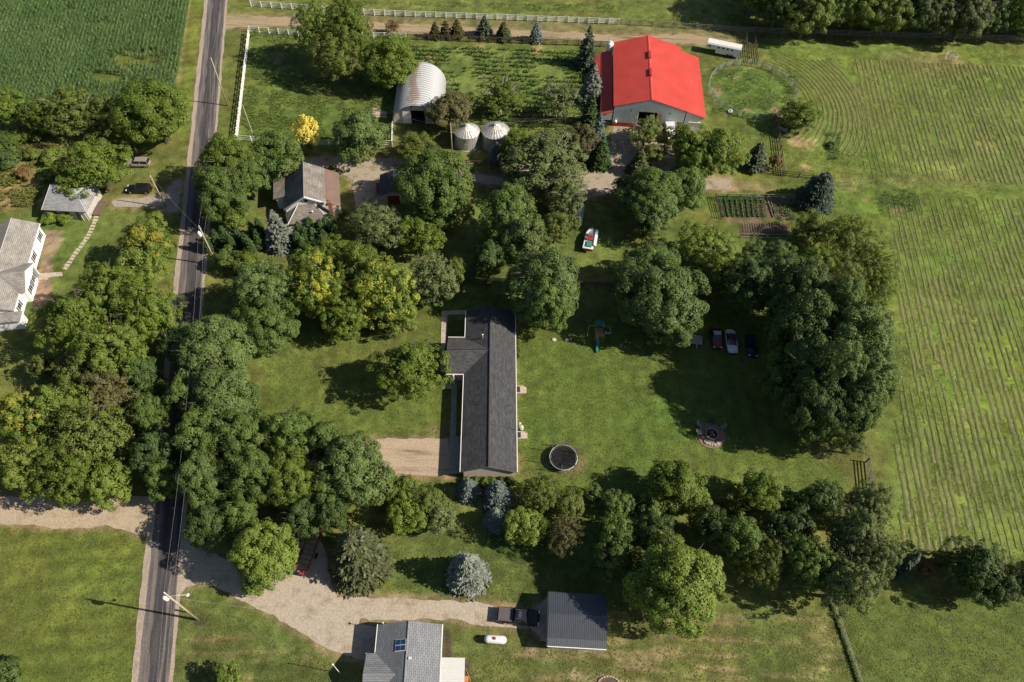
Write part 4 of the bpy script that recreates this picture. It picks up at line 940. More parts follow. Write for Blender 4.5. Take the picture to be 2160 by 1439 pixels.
T(1300, 1165, 48, 'ash_medium', 'maple', 9, 'dark tree directly behind the metal shed', GS_)
T(1375, 1122, 42, 'maple_medium', 'maple_deep', 8.5, 'dark maple between bushy boundary tree and bright round tree', GS_)
T(1432, 1228, 100, 'maple_large', 'light', 13, 'big round bright green tree right of the metal shed', GS_)
T(1545, 1055, 30, 'bush', 'olive', 3.2, 'olive shrub between the two boundary trees', GS_)
T(1605, 1035, 46, 'ash_medium', 'green', 7, 'bright pointed tree in the boundary right of fire pit', GS_)
T(1570, 1050, 22, 'pine', 'arbor', 5, 'dark small conifer beside the bright pointed tree', GS_)
T(1660, 1065, 32, 'bush', 'maple', 4, 'dark shrub right of the bright pointed tree', GS_)
T(1735, 1055, 44, 'ash_medium', 'maple_deep', 7.5, 'dark tree at the southeast lot corner', GS_)
T(1500, 1110, 42, 'ash_medium', 'maple_deep', 8, 'dark tree north of the bright round tree', GS_)
T(1560, 1140, 50, 'ash_medium', 'maple', 9.5, 'dark tree right of the bright round tree', GS_)
T(1610, 1185, 50, 'locust', 'olive', 9.5, 'loose olive tree hanging over the mown neighbours field', GS_)
T(1660, 1120, 50, 'ash_medium', 'maple_deep', 9, 'dark tree in the middle of the southeast thicket', GS_)
T(1705, 1180, 54, 'ash_large', 'maple', 11, 'dark tree left of the largest southeast tree', GS_)
T(1830, 1065, 44, 'ash_large', 'gray', 9, 'grey-green tree by the wooden gate at the hay field', GS_)
T(1800, 1130, 62, 'ash_large', 'gray', 13, 'tall grey-green tree at the southeast corner, upper', GS_)
T(1840, 1175, 54, 'ash_large', 'gray', 12.5, 'tall grey-green tree at the southeast corner, eastern', GS_)
T(1785, 1225, 60, 'ash_large', 'gray', 12, 'tall grey-green tree at the southeast corner, lowest', GS_)
T(1912, 1188, 27, 'spruce', 'spruce', 6.5, 'dark blue-green spruce between southeast tree and rusty shrub', GS_)
T(1958, 1195, 22, 'bush', 'rust', 2.6, 'rusty brown shrub on the field fence', GS_)
T(1985, 1185, 20, 'bush', 'olive', 2.6, 'olive shrub right of the rusty one', GS_)
T(2055, 1195, 58, 'ash_large', 'maple_deep', 9.5, 'dark glossy oak standing on the field fence', GS_, name='oak_tree')
T(2095, 1235, 44, 'ash_medium', 'maple_deep', 8, 'dark lower crown at the right foot of the glossy oak', GS_, name='oak_tree')
T(2150, 1225, 38, 'ash_medium', 'maple_deep', 7.5, 'dark tree cut by the right edge on the field fence', GS_)
# --- south neighbours
T(560, 1165, 70, 'maple_large', 'light', 10.5, 'bright light green tree over the southern gravel drive', 'trees in the southern gardens')
T(540, 1220, 34, 'small', 'light', 5, 'low skirt of bright foliage hanging onto the gravel drive', 'trees in the southern gardens')
T(755, 1168, 68, 'spruce_fat', 'norway', 10.5, 'wide olive green Norway spruce by the gravel drive', 'trees in the southern gardens')
T(985, 1203, 46, 'spruce_fat', 'silver', 7.8, 'round silver-blue spruce on the neighbours lawn', 'trees in the southern gardens')
T(440, 1110, 44, 'maple_medium', 'maple_deep', 8.5, 'dark tree east of the road below the lot corner', 'trees in the southern gardens')
T(640, 1095, 40, 'maple_medium', 'maple_deep', 8, 'dark shaded tree behind the red farm implement', 'trees in the southern gardens')
T(505, 1090, 40, 'maple_medium', 'maple', 8, 'dark tree behind the bright light green tree', 'trees in the southern gardens')
T(700, 1085, 36, 'ash_medium', 'maple_deep', 8, 'dark tree behind the wide Norway spruce', 'trees in the southern gardens')
# --- northern wood
for x, y, r, l, h, lb in ((1600, -30, 62, 'maple', 13, 'dark tree at the western tip of the northern wood'), (1645, 5, 44, 'maple_deep', 12, 'dark shaded tree second from the wood tip'), (1708, 22, 48, 'light', 12, 'bright tree standing out at the front of the northern wood'),
    (1665, -50, 60, 'green', 14, 'green tree behind the bright one of the northern wood'), (1760, 8, 46, 'maple', 12, 'dark tree right of the bright wood tree'), (1815, 12, 48, 'green', 12, 'green tree in middle front of the northern wood'),
    (1755, -60, 60, 'maple', 14, 'dark tree in the second rank of the northern wood'), (1872, 18, 50, 'green', 12, 'yellowish green tree right of middle in the northern wood'), (1840, -55, 58, 'green', 14, 'second rank tree behind the middle of the wood'), (1930, 15, 46, 'maple_deep', 12, 'dark tree left of the bluish grey wood tree'),
    (1990, 25, 44, 'gray', 11, 'grey-green tree in the right half of the northern wood'), (1930, -60, 62, 'maple', 14, 'rear dark tree in the right half of the wood'), (2042, 28, 48, 'gray', 12, 'pale bluish grey tree in the northern wood'), (2098, 20, 44, 'maple_deep', 11, 'dark tree right of the bluish grey wood tree'),
    (2030, -60, 62, 'maple_blue', 14, 'rear tree above the bluish grey one'), (2150, 22, 46, 'green', 11, 'green tree at right edge of the northern wood'), (2130, -60, 62, 'maple', 14, 'rear tree in the top right corner'), (2215, 10, 60, 'maple', 12, 'tree just past the right edge of the northern wood')):
    T(x, y, r, 'maple_large' if r > 45 else 'ash_large', l, h, lb, GW)
# --- hedges of arborvitae
ARB1 = [(437, 515), (457, 508), (474, 500), (488, 516), (505, 505), (520, 514), (534, 490), (545, 508), (548, 482), (530, 525)]
ARB2 = [(632, 488), (645, 500), (655, 478), (662, 500), (678, 486), (690, 478), (700, 468), (640, 520), (628, 508), (662, 520), (684, 505), (704, 490)]
WH = ['at the road end', 'second from the road', 'third from the road', 'fourth from the road, lower', 'in the middle', 'in the middle, lower', 'tall one near the silver spruce', 'beside the silver spruce', 'rearmost by the silver spruce', 'lowest and nearest the lot line']
for (x, y), w in zip(ARB1, WH): T(x, y, 9.5, 'arborvitae', 'arbor', 4.6, 'dark pointed arborvitae of the roadside hedge, ' + w, 'arborvitae hedge by the road')
WH2 = ['at its west end', 'west end, second row', 'back row under the eave, west', 'centre of the clump', 'back row, centre', 'back row, east', 'at the brick chimney', 'front row, west', 'front west corner', 'front row, centre', 'front row, east', 'at its east end']
for (x, y), w in zip(ARB2, WH2): T(x, y, 10.5, 'arborvitae', 'arbor', 4.0, 'dark arborvitae in the clump below farmhouse roof, ' + w, 'arborvitae clump by the farmhouse')
# clipped hedge behind the ranch house and shrubs below its gable
for i, (x, y) in enumerate(((1094, 722), (1094, 736), (1094, 750))): T(x, y, 6.5, 'bush', 'light', 1.3, 'yellow-green shrub against the east eave, ' + ('northern', 'middle', 'southern')[i] + ' of three', 'shrubs at the east eave')
for i, x in enumerate((985, 1003, 1021, 1039, 1057, 1075)): T(x, 1014, 10.5, 'bush', 'maple' if i % 2 else 'green', 1.1, 'low shrub below the tan gable wall, ' + ('westmost', 'second from west', 'third from west', 'third from east', 'second from east', 'eastmost')[i], 'shrubs below the gable wall')
T(925, 1018, 0.1, 'bush', 'green', .1, 'x') if False else None
T(703, 356, 11, 'bush', 'locust', 1.2, 'low yellow-green shrub at the farmhouse back corner', 'bushes in the lawns')
T(722, 452, 11, 'bush', 'maple', 1.5, 'small dark shrub by the farmhouse porch', 'bushes in the lawns')

# ================================================================== BUILDINGS
WHITE = M('white_paint', (.74, .73, .70), .6, var=.05, dirt=(.5, .46, .4), dirt_amt=.3)
TRIM = M('white_trim', (.80, .79, .76), .5, var=.03)
GUT = M('gutter_metal', (.55, .54, .52), .4, var=.05)
GL0 = glass()
def window(parent, c, w, h, face, fr=WHITE, t=.07, nm='window', panes=2, out=.04):
    """window standing proud of a wall; c centre, face in +x -x +y -y; frame part with pane sub-parts"""
    x, y, z = c; ax = 0 if face[1] == 'x' else 1; sg = 1 if face[0] == '+' else -1
    mb = MB(); q = MB()
    def bx(m, u0, u1, z0, z1, d0, d1):
        d0, d1 = sorted((d0 * sg, d1 * sg))
        if ax == 0: m.box(x + d0, x + d1, y + u0, y + u1, z + z0, z + z1)
        else: m.box(x + u0, x + u1, y + d0, y + d1, z + z0, z + z1)
    bx(mb, -w / 2, w / 2, -h / 2, -h / 2 + t, 0, out); bx(mb, -w / 2, w / 2, h / 2 - t, h / 2, 0, out)
    bx(mb, -w / 2, -w / 2 + t, -h / 2 + t, h / 2 - t, 0, out); bx(mb, w / 2 - t, w / 2, -h / 2 + t, h / 2 - t, 0, out)
    for i in range(1, panes): u = -w / 2 + w * i / panes; bx(mb, u - t / 3, u + t / 3, -h / 2 + t, h / 2 - t, 0, out)
    f = mb.build(nm, fr, parent)
    bx(q, -w / 2 + t, w / 2 - t, -h / 2 + t, h / 2 - t, 0.004, .015); q.build('pane', GL0, f)
    return f
def ribs_on(q0, q1, q2, q3, n, w, t):
    """n standing ribs on a plane; q0->q1 is the eave, q3->q2 the ridge (ribs run from eave to ridge)"""
    mb = MB(); q0, q1, q2, q3 = map(Vector, (q0, q1, q2, q3)); nr = (q1 - q0).cross(q3 - q0).normalized()
    if nr.z < 0: nr = -nr
    e = (q1 - q0).normalized() * w / 2
    for i in range(n + 1):
        s = (i + .0) / n; a = q0.lerp(q1, s); b = q3.lerp(q2, s)
        if i == 0: a += e; b += e
        if i == n: a -= e; b -= e
        mb.hexa([a - e, a + e, b + e, b - e, a - e * .6 + nr * t, a + e * .6 + nr * t, b + e * .6 + nr * t, b - e * .6 + nr * t])
    return mb

# ---- main ranch house ------------------------------------------------------
H1 = thing('ranch_house', 'long charcoal shingled ranch house with west wing, in the middle of the lot', 'house', (-2.48, 43.95, 0), rad(2.6))
sh1 = shingle('charcoal_shingle', (.066, .066, .071), .26, blotch=.12, bh=.2); sh1b = shingle('charcoal_shingle_wing', (.070, .069, .074), .26, swap=False, blotch=.12, bh=.2)
tan = M('tan_siding', (.50, .43, .35), .8, var=.08, sc=1.2)
mb = MB(); mb.extr([(-3.45, 0), (3.6, 0), (3.6, 2.42), (.0, 4.10), (-3.45, 2.48)], 'y', .2, 27.9); mb.build('wall', tan, H1)
mb = MB(); mb.extr([(16.7, 0), (22.7, 0), (22.7, 2.45), (19.7, 3.85), (16.7, 2.45)], 'x', -6.2, -3.46); mb.build('wall', tan, H1)
# siding boards on the south gable
mb = MB()
for i in range(22):
    z = .15 + i * .18; hw = 3.5 if z < 2.35 else 3.5 * (4.05 - z) / 1.7
    if hw > .2: mb.hexa([(-hw, .195, z), (hw, .195, z), (hw, .15, z), (-hw, .15, z), (-hw, .195, z + .16), (hw, .195, z + .16), (hw, .18, z + .16), (-hw, .18, z + .16)])
o = mb.build('siding', tan, H1); o['kind'] = 'stuff'
RZ = 4.35; EL, ER = -3.92, 4.05; N1 = 28.3
mb = MB(); mb.slab([(0, 0, RZ), (ER, 0, 2.6), (ER, N1, 2.6), (0, N1, RZ)], .12); mb.build('roof', sh1, H1)
mb = MB(); mb.slab([(EL, 0, 2.6), (0, 0, RZ), (0, N1, RZ), (EL, N1, 2.6)], .12); mb.build('roof', sh1, H1)
k = (RZ - 2.6) / 3.92
# wing planes lie 4 mm over the main slope where they run up it
y0, y1, ym = 16.25, 23.1, 19.68; zr = 4.28; e = .006
xi = -(RZ - zr) / k
mb = MB(); mb.slab([(-6.62, y0, 2.6), (EL, y0, 2.6 + e), (xi, ym, zr + e), (-6.62, ym, zr)], .03); mb.build('wing_roof', sh1b, H1)
mb = MB(); mb.slab([(-6.62, ym, zr), (xi, ym, zr + e), (EL, y1, 2.6 + e), (-6.62, y1, 2.6)], .03); mb.build('wing_roof', sh1b, H1)
mb = MB(); mb.tube([(0, .0, RZ + .01), (0, N1, RZ + .01)], .09, 6); mb.build('ridge_cap', M('ridge_shingle', (.030, .030, .034), .9), H1)
mb = MB(); mb.tube([(-6.6, ym, zr + .01), (xi, ym, zr + .01)], .07, 6); mb.build('ridge_cap', MATS['ridge_shingle'], H1)
mb = MB(); mb.box(ER + .0, ER + .10, 0, N1, 2.47, 2.59); mb.build('gutter', TRIM, H1)
mb = MB(); mb.box(EL - .10, EL, 0, y0 - .05, 2.47, 2.59); mb.build('gutter', TRIM, H1)
mb = MB(); mb.box(EL - .10, EL, y1 + .05, N1, 2.47, 2.59); mb.build('gutter', TRIM, H1)
mb = MB(); mb.box(-6.62, EL, y0 - .1, y0, 2.47, 2.59); mb.build('gutter', TRIM, H1)
mb = MB(); mb.box(-6.62, EL, y1, y1 + .1, 2.47, 2.59); mb.build('gutter', TRIM, H1)
mb = MB(); mb.hexa([(0, -.04, RZ - .22), (ER, -.04, 2.42), (ER, 0.0, 2.42), (0, 0.0, RZ - .22), (0, -.04, RZ - .02), (ER, -.04, 2.58), (ER, 0, 2.58), (0, 0, RZ - .02)]); mb.hexa([(EL, -.04, 2.42), (-.01, -.04, RZ - .22), (-.01, 0, RZ - .22), (EL, 0, 2.42), (EL, -.04, 2.58), (-.01, -.04, RZ - .02), (-.01, 0, RZ - .02), (EL, 0, 2.58)]); mb.build('fascia', M('dark_trim', (.14, .125, .11), .7), H1)
# step in the shingles where the garage roof was added
mb = MB(); mb.hexa([(.0, 6.66, RZ + .002), (ER, 6.66, 2.602), (ER, 6.72, 2.602), (0, 6.72, RZ + .002), (0, 6.66, RZ + .03), (ER, 6.66, 2.63), (ER, 6.72, 2.63), (0, 6.72, RZ + .03)])
mb.build('roof_joint', MATS['ridge_shingle'], H1)
pipe = M('galvanised', (.62, .62, .62), .45, .6); blk = M('black_rubber', (.02, .02, .022), .7)
mb = MB(); mb.lathe([(.09, 3.6), (.09, 4.75), (.14, 4.76), (.14, 4.88), (.02, 4.95)], -1.15, 22.1, 10); mb.build('vent_pipe', pipe, H1)
for (x, y) in ((-1.25, 23.8), (-3.1, 23.0), (-1.4, 10.2), (2.9, 10.4)):
    z = RZ - abs(x) * k; mb = MB(); mb.lathe([(.06, z - .1), (.06, z + .22), (.0, z + .22)], x, y, 8); mb.build('vent_pipe', blk, H1)
window(H1, (-3.45, 13.2, 1.5), 1.6, 1.1, '-x'); window(H1, (-3.45, 9.6, 1.5), 1.6, 1.1, '-x'); window(H1, (-6.2, 19.7, 1.5), 1.4, 1.1, '-x'); window(H1, (3.6, 4.3, 1.5), 1.2, 1.0, '+x'); window(H1, (3.6, 20, 1.5), 1.4, 1.1, '+x')
gd = MB(); gd.box(-3.52, -3.46, 1.0, 5.9, 0, 2.1); gdo = gd.build('garage_door', M('garage_white', (.6, .58, .54), .6), H1)
for i in range(4):
    for j in range(4): q = MB(); q.box(-3.545, -3.522, 1.15 + j * 1.2, 2.15 + j * 1.2, .1 + i * .52, .46 + i * .52); q.build('door_panel', MATS['garage_white'], gdo)
mb = MB(); mb.box(-3.52, -3.46, 15.0, 15.9, .1, 2.1); mb.build('door', M('dark_door', (.08, .05, .04), .5), H1)
mb = MB(); mb.box(-5.6, -5.4, 15.9, 16.1, 0, 2.5); mb.build('porch_post', WHITE, H1)
# back stoops with mats
for (y, w) in ((14.9, 1.35), (7.0, 1.2)):
    mb = MB(); mb.box(3.62, 5.4, y - w / 2, y + w / 2, 0, .42); mb.box(5.4, 5.75, y - w / 2 + .1, y + w / 2 - .1, 0, .2); st = mb.build('back_stoop', conc2, H1)
    mb = MB(); mb.box(4.1, 4.75, y - w * .38, y + w * .38, .421, .45); mb.build('door_mat', blk, st)
mb = MB(); mb.box(3.605, 3.65, 14.45, 15.35, .45, 2.35); mb.build('door', WHITE, H1)
mb = MB(); mb.box(3.605, 3.65, 6.6, 7.4, .45, 2.35); mb.build('door', WHITE, H1)
ac = thing('propane_cylinder', 'small white tank and meter box against the east wall of the ranch house', 'tank', (2.05, 52.2, 0), rad(2.6))
mb = MB(); mb.lathe([(.0, .12), (.22, .15), (.24, .3), (.24, 1.05), (.2, 1.2), (.06, 1.26), (.06, 1.4), (0, 1.4)], 0, 0, 14); mb.build('tank', TRIM, ac, smooth=True)
mb = MB(); mb.box(-.35, -.1, .35, .75, .3, 1.1); mb.build('meter_box', GUT, ac)

# ---- grey farmhouse --------------------------------------------------------
H2 = thing('farmhouse', 'old gray shingled farmhouse with white gable, brown porch roof and brick chimney', 'house', (-37.37, 92.43, 0), rad(12))
sh2 = shingle('grey_shingle', (.205, .185, .170), .18, blotch=.3); sh2b = shingle('grey_shingle_front', (.195, .170, .155), .16, swap=False, blotch=.3); wsd = M('white_siding', (.70, .68, .63), .7, var=.06, dirt=(.4, .37, .32), dirt_amt=.3)
RZ2 = 6.6
mb = MB(); mb.extr([(-3.75, 0), (3.1, 0), (3.1, 4.55), (0, 6.42), (-3.75, 3.3)], 'y', .35, 8.6); mb.build('wall', wsd, H2)
mb = MB(); mb.slab([(0, 0, RZ2), (3.4, .2, 4.5), (3.4, 9.1, 4.5), (0, 8.9, RZ2)], .13); mb.build('roof', sh2, H2)
mb = MB(); mb.slab([(-4.2, 1.0, 3.1), (0, 0, RZ2), (0, 8.9, RZ2), (-4.2, 8.9, 3.1)], .13); mb.build('roof', sh2, H2)
mb = MB(); mb.tube([(0, 0, RZ2), (0, 8.9, RZ2)], .07, 6); mb.build('ridge_cap', M('ridge_grey', (.24, .22, .2), .8), H2)
# white raking trim on the gable
mb = MB()
for (xa, za, xb, zb_) in ((0, RZ2, 3.4, 4.5), (0, RZ2, -4.2, 3.1)):
    ya = 0; yb = .2 if xb > 0 else 1.0
    mb.hexa([(xa, ya - .14, za - .34), (xb, yb - .14, zb_ - .34), (xb, yb - .02, zb_ - .34), (xa, ya - .02, za - .34), (xa, ya - .14, za - .02), (xb, yb - .14, zb_ - .02), (xb, yb - .02, zb_ - .02), (xa, ya - .02, za - .02)])
mb.build('bargeboard', TRIM, H2)
window(H2, (0.1, .35, 5.2), .75, .8, '-y', panes=1)
# lower hipped front
fx0, fx1, fy = -3.6, 3.8, -2.6; za = 4.35
mb = MB(); mb.extr([(-2.35, 0), (.34, 0), (.34, 2.6), (-2.35, 2.6)], 'x', -3.35, 3.5); mb.build('wall', wsd, H2)
A = (fx0, fy, 2.7); B = (fx1, fy, 2.7); Cc = (fx1, .9, 2.7); D = (fx0 - .5, .9, 2.7); P1 = (-1.5, .33, za); P2 = (1.4, .33, za)
mb = MB(); mb.slab([A, B, P2, P1], .12); mb.build('porch_roof', sh2b, H2)
mb = MB(); mb.slab([B, Cc, P2], .12); mb.build('porch_roof', sh2, H2)
mb = MB(); mb.slab([D, A, P1], .12); mb.build('porch_roof', sh2, H2)
mb = MB(); mb.tube([B, P2], .06, 5); mb.tube([A, P1], .06, 5); mb.build('hip_cap', TRIM, H2)
# west wing, brown east porch roof
mb = MB(); mb.extr([(-5.7, 0), (-3.8, 0), (-3.8, 3.15), (-5.7, 2.75)], 'y', 4.4, 8.6); mb.build('wall', wsd, H2)
mb = MB(); mb.slab([(-6.1, 4.0, 2.9), (-3.6, 4.0, 3.48), (-3.6, 8.95, 3.48), (-6.1, 8.95, 2.9)], .12); mb.build('wing_roof', shingle('wing_shingle', (.20, .175, .155), .18, blotch=.35), H2)
brn = M('brown_metal', (.175, .118, .098), .45, var=.08, sc=.8, dirt=(.12, .085, .07), dirt_amt=.3)
p0, p1, p2, p3 = (5.75, .5, 2.8), (5.75, 9.3, 2.8), (3.0, 9.3, 4.42), (3.0, .5, 4.42)
mb = MB(); mb.slab([p0, p1, p2, p3], .08); br_ = mb.build('porch_roof', brn, H2)
o = ribs_on(p0, p1, p2, p3, 22, .05, .035).build('roof_rib', brn, br_); o['kind'] = 'stuff'
mb = MB(); mb.box(3.11, 5.4, 2.2, 9.0, 0, 2.7); mb.build('wall', wsd, H2)
for y in (.8, 2.0): mb = MB(); mb.box(5.35, 5.47, y, y + .12, 0, 2.75); mb.build('porch_post', WHITE, H2)
mb = MB(); mb.box(3.2, 5.6, .3, 2.19, 0, .4); mb.build('porch_deck', M('grey_deck', (.3, .29, .27), .8), H2)
mb = MB()
for i in range(6): mb.box(5.52, 5.58, .4 + i * .3, .45 + i * .3, .4, 1.3)
mb.box(5.5, 5.6, .35, 2.1, 1.3, 1.36); mb.build('railing', WHITE, H2)
brick = newmat('brick_red'); nt = brick[1]; bt = N(nt, 'ShaderNodeTexBrick'); bt.inputs['Scale'].default_value = 4; bt.inputs['Color1'].default_value = (.32, .10, .06, 1); bt.inputs['Color2'].default_value = (.22, .07, .045, 1); bt.inputs['Mortar'].default_value = (.3, .25, .2, 1)
nt.links.new(bt.outputs[0], brick[2].inputs[0]); brick[2].inputs['Roughness'].default_value = .9
mb = MB(); mb.box(3.85, 4.5, -1.2, -.45, 0, 5.6); mb.box(3.78, 4.57, -1.27, -.38, 5.6, 5.75); ch = mb.build('chimney', brick[0], H2)
mb = MB(); mb.box(4.0, 4.35, -1.0, -.65, 5.751, 6.0); mb.build('chimney_pot', M('clay', (.3, .14, .09), .8), ch)
mb = MB(); mb.lathe([(.09, 3.0), (.09, 4.0), (.16, 4.02), (.0, 4.15)], .9, -1.2, 10); mb.build('vent_pipe', pipe, H2)
window(H2, (-3.35, -1.2, 1.5), 1, 1.1, '-x'); window(H2, (-1.8, -2.35, 1.5), 1, 1.1, '-y'); window(H2, (1.8, -2.35, 1.5), 1, 1.1, '-y'); window(H2, (5.4, 5.5, 1.5), 1, 1.0, '+x')
# small dark outbuilding east of the farmhouse
H2b = thing('garden_shed', 'small dark roofed outbuilding with pale gable beside the farm gravel', 'shed', G(832, 432), rad(6))
dk = shingle('dark_shed_shingle', (.062, .068, .085), .3)
mb = MB(); mb.extr([(-2.3, 0), (2.3, 0), (2.3, 2.3), (0, 3.25), (-2.3, 2.3)], 'y', .25, 5.3); mb.build('wall', M('pale_siding', (.52, .50, .46), .8), H2b)
mb = MB(); mb.slab([(0, 0, 3.45), (2.6, 0, 2.35), (2.6, 5.6, 2.35), (0, 5.6, 3.45)], .1); mb.build('roof', dk, H2b)
mb = MB(); mb.slab([(-2.6, 0, 2.35), (0, 0, 3.45), (0, 5.6, 3.45), (-2.6, 5.6, 2.35)], .1); mb.build('roof', dk, H2b)
mb = MB(); mb.box(-1.1, 1.1, .2, .248, 0, 2.0); mb.build('door', M('old_red', (.22, .05, .03), .8), H2b)
bs = thing('rusty_bin', 'rusty red-brown metal bin standing by the small dark outbuilding', 'bin', G(801, 402), rad(10))
mb = MB(); mb.box(-.5, .5, -1.0, 1.0, 0, .9); mb.build('body', M('rust_red', (.26, .055, .03), .8, var=.3, sc=4), bs); mb = MB(); mb.box(-.54, .54, -1.04, 1.04, .9, .97); mb.build('lid', M('rust_dark', (.14, .05, .035), .8, var=.3), bs)

# ---- white ranch, far left --------------------------------------------------
H3 = thing('white_house', 'low white house with grey roof and cross gable cut by the left edge', 'house', (-83.0, 86.8, 0), rad(10.6))
sh3 = shingle('light_grey_shingle', (.27, .255, .235), .14, blotch=.25); sh3b = shingle('light_grey_shingle_cross', (.265, .25, .23), .14, swap=False, blotch=.25)
wht = M('bright_white_siding', (.82, .81, .78), .6, var=.03)
mb = MB(); mb.extr([(-7.4, 0), (-.2, 0), (-.2, 2.62), (-3.8, 4.3), (-7.4, 2.62)], 'y', -19.0, -.3); mb.build('wall', wht, H3)
mb = MB(); mb.slab([(-3.8, -19.3, 4.5), (0, -19.3, 2.75), (0, 0, 2.75), (-3.8, 0, 4.5)], .12); mb.build('roof', sh3, H3)
mb = MB(); mb.slab([(-7.6, -19.3, 2.75), (-3.8, -19.3, 4.5), (-3.8, 0, 4.5), (-7.6, 0, 2.75)], .12); mb.build('roof', sh3, H3)
mb = MB(); mb.tube([(-3.8, -19.3, 4.5), (-3.8, 0, 4.5)], .07, 6); mb.build('ridge_cap', M('pale_ridge', (.36, .35, .33), .8), H3)
ya, yb, yc = -15.6, -9.2, -12.4; kz = 1.75 / 3.8
mb = MB(); mb.slab([(0, ya, 2.75 + .006), (1.0, ya, 2.75), (1.0, yc, 4.4), (-3.6, yc, 4.41)], .03); mb.build('porch_roof', sh3b, H3)
mb = MB(); mb.slab([(-3.6, yc, 4.41), (1.0, yc, 4.4), (1.0, yb, 2.75), (0, yb, 2.756)], .03); mb.build('porch_roof', sh3b, H3)
mb = MB(); mb.extr([(-15.3, 0), (-9.5, 0), (-9.5, 2.6), (-12.4, 4.1), (-15.3, 2.6)], 'x', -.19, .75); mb.build('wall', wht, H3)
mb = MB(); mb.slab([(-7.6, -21.2, 2.4), (1.2, -21.2, 2.4), (1.2, -19.32, 2.62), (-7.6, -19.32, 2.62)], .1); mb.build('porch_roof', sh3b, H3)
mb = MB(); mb.box(-7.4, .8, -20.9, -19.05, 0, 2.3); mb.build('wall', wht, H3)
mb = MB(); mb.box(0.0, .09, -9.1, -.05, 2.6, 2.72); mb.build('gutter', TRIM, H3)
mb = MB(); mb.box(0.0, .09, -19.2, -15.7, 2.6, 2.72); mb.build('gutter', TRIM, H3)
shut = M('grey_shutter', (.10, .11, .12), .6)
for (y, xw) in ((-1.9, -.2), (-6.6, -.2), (-17.3, -.2), (-11.6, .75), (-13.6, .75)):
    window(H3, (xw, y, 1.45), 1.1, 1.25, '+x')
    for s_ in (-1, 1): mb = MB(); mb.box(xw + .005, xw + .05, y + s_ * .78 - .17, y + s_ * .78 + .17, .8, 2.1); mb.build('shutter', shut, H3)
mb = MB(); mb.box(.752, .80, -10.6, -9.75, .3, 2.3); mb.build('door', M('grey_door', (.2, .21, .22), .5), H3)
mb = MB(); mb.box(.81, 1.9, -10.9, -9.5, 0, .3); mb.box(1.9, 2.2, -10.9, -9.5, 0, .15); mb.build('door_step', conc2, H3)

# ---- grey hip roofed shed --------------------------------------------------
H4 = thing('hip_roof_shed', 'grey roofed cottage-sized shed half under a tree, left side', 'shed', (-84.3, 90.3, 0), rad(-.5))
sh4 = shingle('blue_grey_shingle', (.27, .275, .285), .12, swap=False, blotch=.22); sh4b = shingle('blue_grey_shingle2', (.27, .275, .285), .12, blotch=.22)
mb = MB(); mb.box(.35, 7.4, .5, 6.6, 0, 2.35); mb.build('wall', M('old_white_wall', (.42, .40, .37), .8, var=.2, dirt=(.15, .12, .1), dirt_amt=.6), H4)
a, b, c, d = (0, 0, 2.4), (7.9, 0, 2.4), (7.9, 7, 2.4), (0, 7, 2.4); r1, r2 = (.7, 4.4, 4.3), (5.2, 3.7, 4.2)
for pts, mt in (([a, b, r2, r1], sh4), ([b, c, r2], sh4b), ([c, d, r1, r2], sh4), ([d, a, r1], sh4b)): mb = MB(); mb.slab(pts, .1); mb.build('roof', mt, H4)
mb = MB(); mb.tube([a, r1], .06, 5); mb.tube([b, r2], .06, 5); mb.tube([c, r2], .06, 5); mb.tube([r1, r2], .06, 5); mb.build('hip_cap', M('pale_cap', (.42, .42, .42), .7), H4)
window(H4, (1.8, .5, 1.4), .9, .9, '-y'); window(H4, (4.0, .5, 1.4), .9, .9, '-y')
mb = MB(); mb.box(5.4, 6.2, .45, .495, 0, 1.95); mb.build('door', M('brown_door', (.12, .07, .05), .7), H4)
dkw = M('old_deck_wood', (.13, .095, .08), .9, var=.3, sc=5)
dk_ = MB(); dk_.box(7.6, 9.0, 1.4, 5.0, .25, .35); dd_ = dk_.build('deck', dkw, H4)
for i in range(9): q = MB(); q.box(7.6, 9.0, 1.42 + i * .4, 1.78 + i * .4, .351, .39); q.build('plank', dkw, dd_)
for y in (.35, 1.2): mb = MB(); mb.tube([(6.5 + (y - .35), .2, 0), (6.5 + (y - .35), .2, 2.35)], .05, 6); mb.build('porch_post', WHITE, H4)
bn = thing('trash_bin', 'black wheeled bin beside the hip roofed shed', 'bin', G(201, 419), .3)
mb = MB(); mb.hexa([(-.3, -.3, 0), (.3, -.3, 0), (.3, .3, 0), (-.3, .3, 0), (-.37, -.37, 1.0), (.37, -.37, 1.0), (.37, .37, 1.0), (-.37, .37, 1.0)]); mb.build('body', blk, bn)
mb = MB(); mb.hexa([(-.4, -.4, 1.0), (.4, -.4, 1.0), (.4, .4, 1.0), (-.4, .4, 1.0), (-.36, -.34, 1.1), (.36, -.34, 1.1), (.36, .4, 1.14), (-.36, .4, 1.14)]); mb.build('lid', M('bin_lid', (.04, .04, .045), .5), bn)

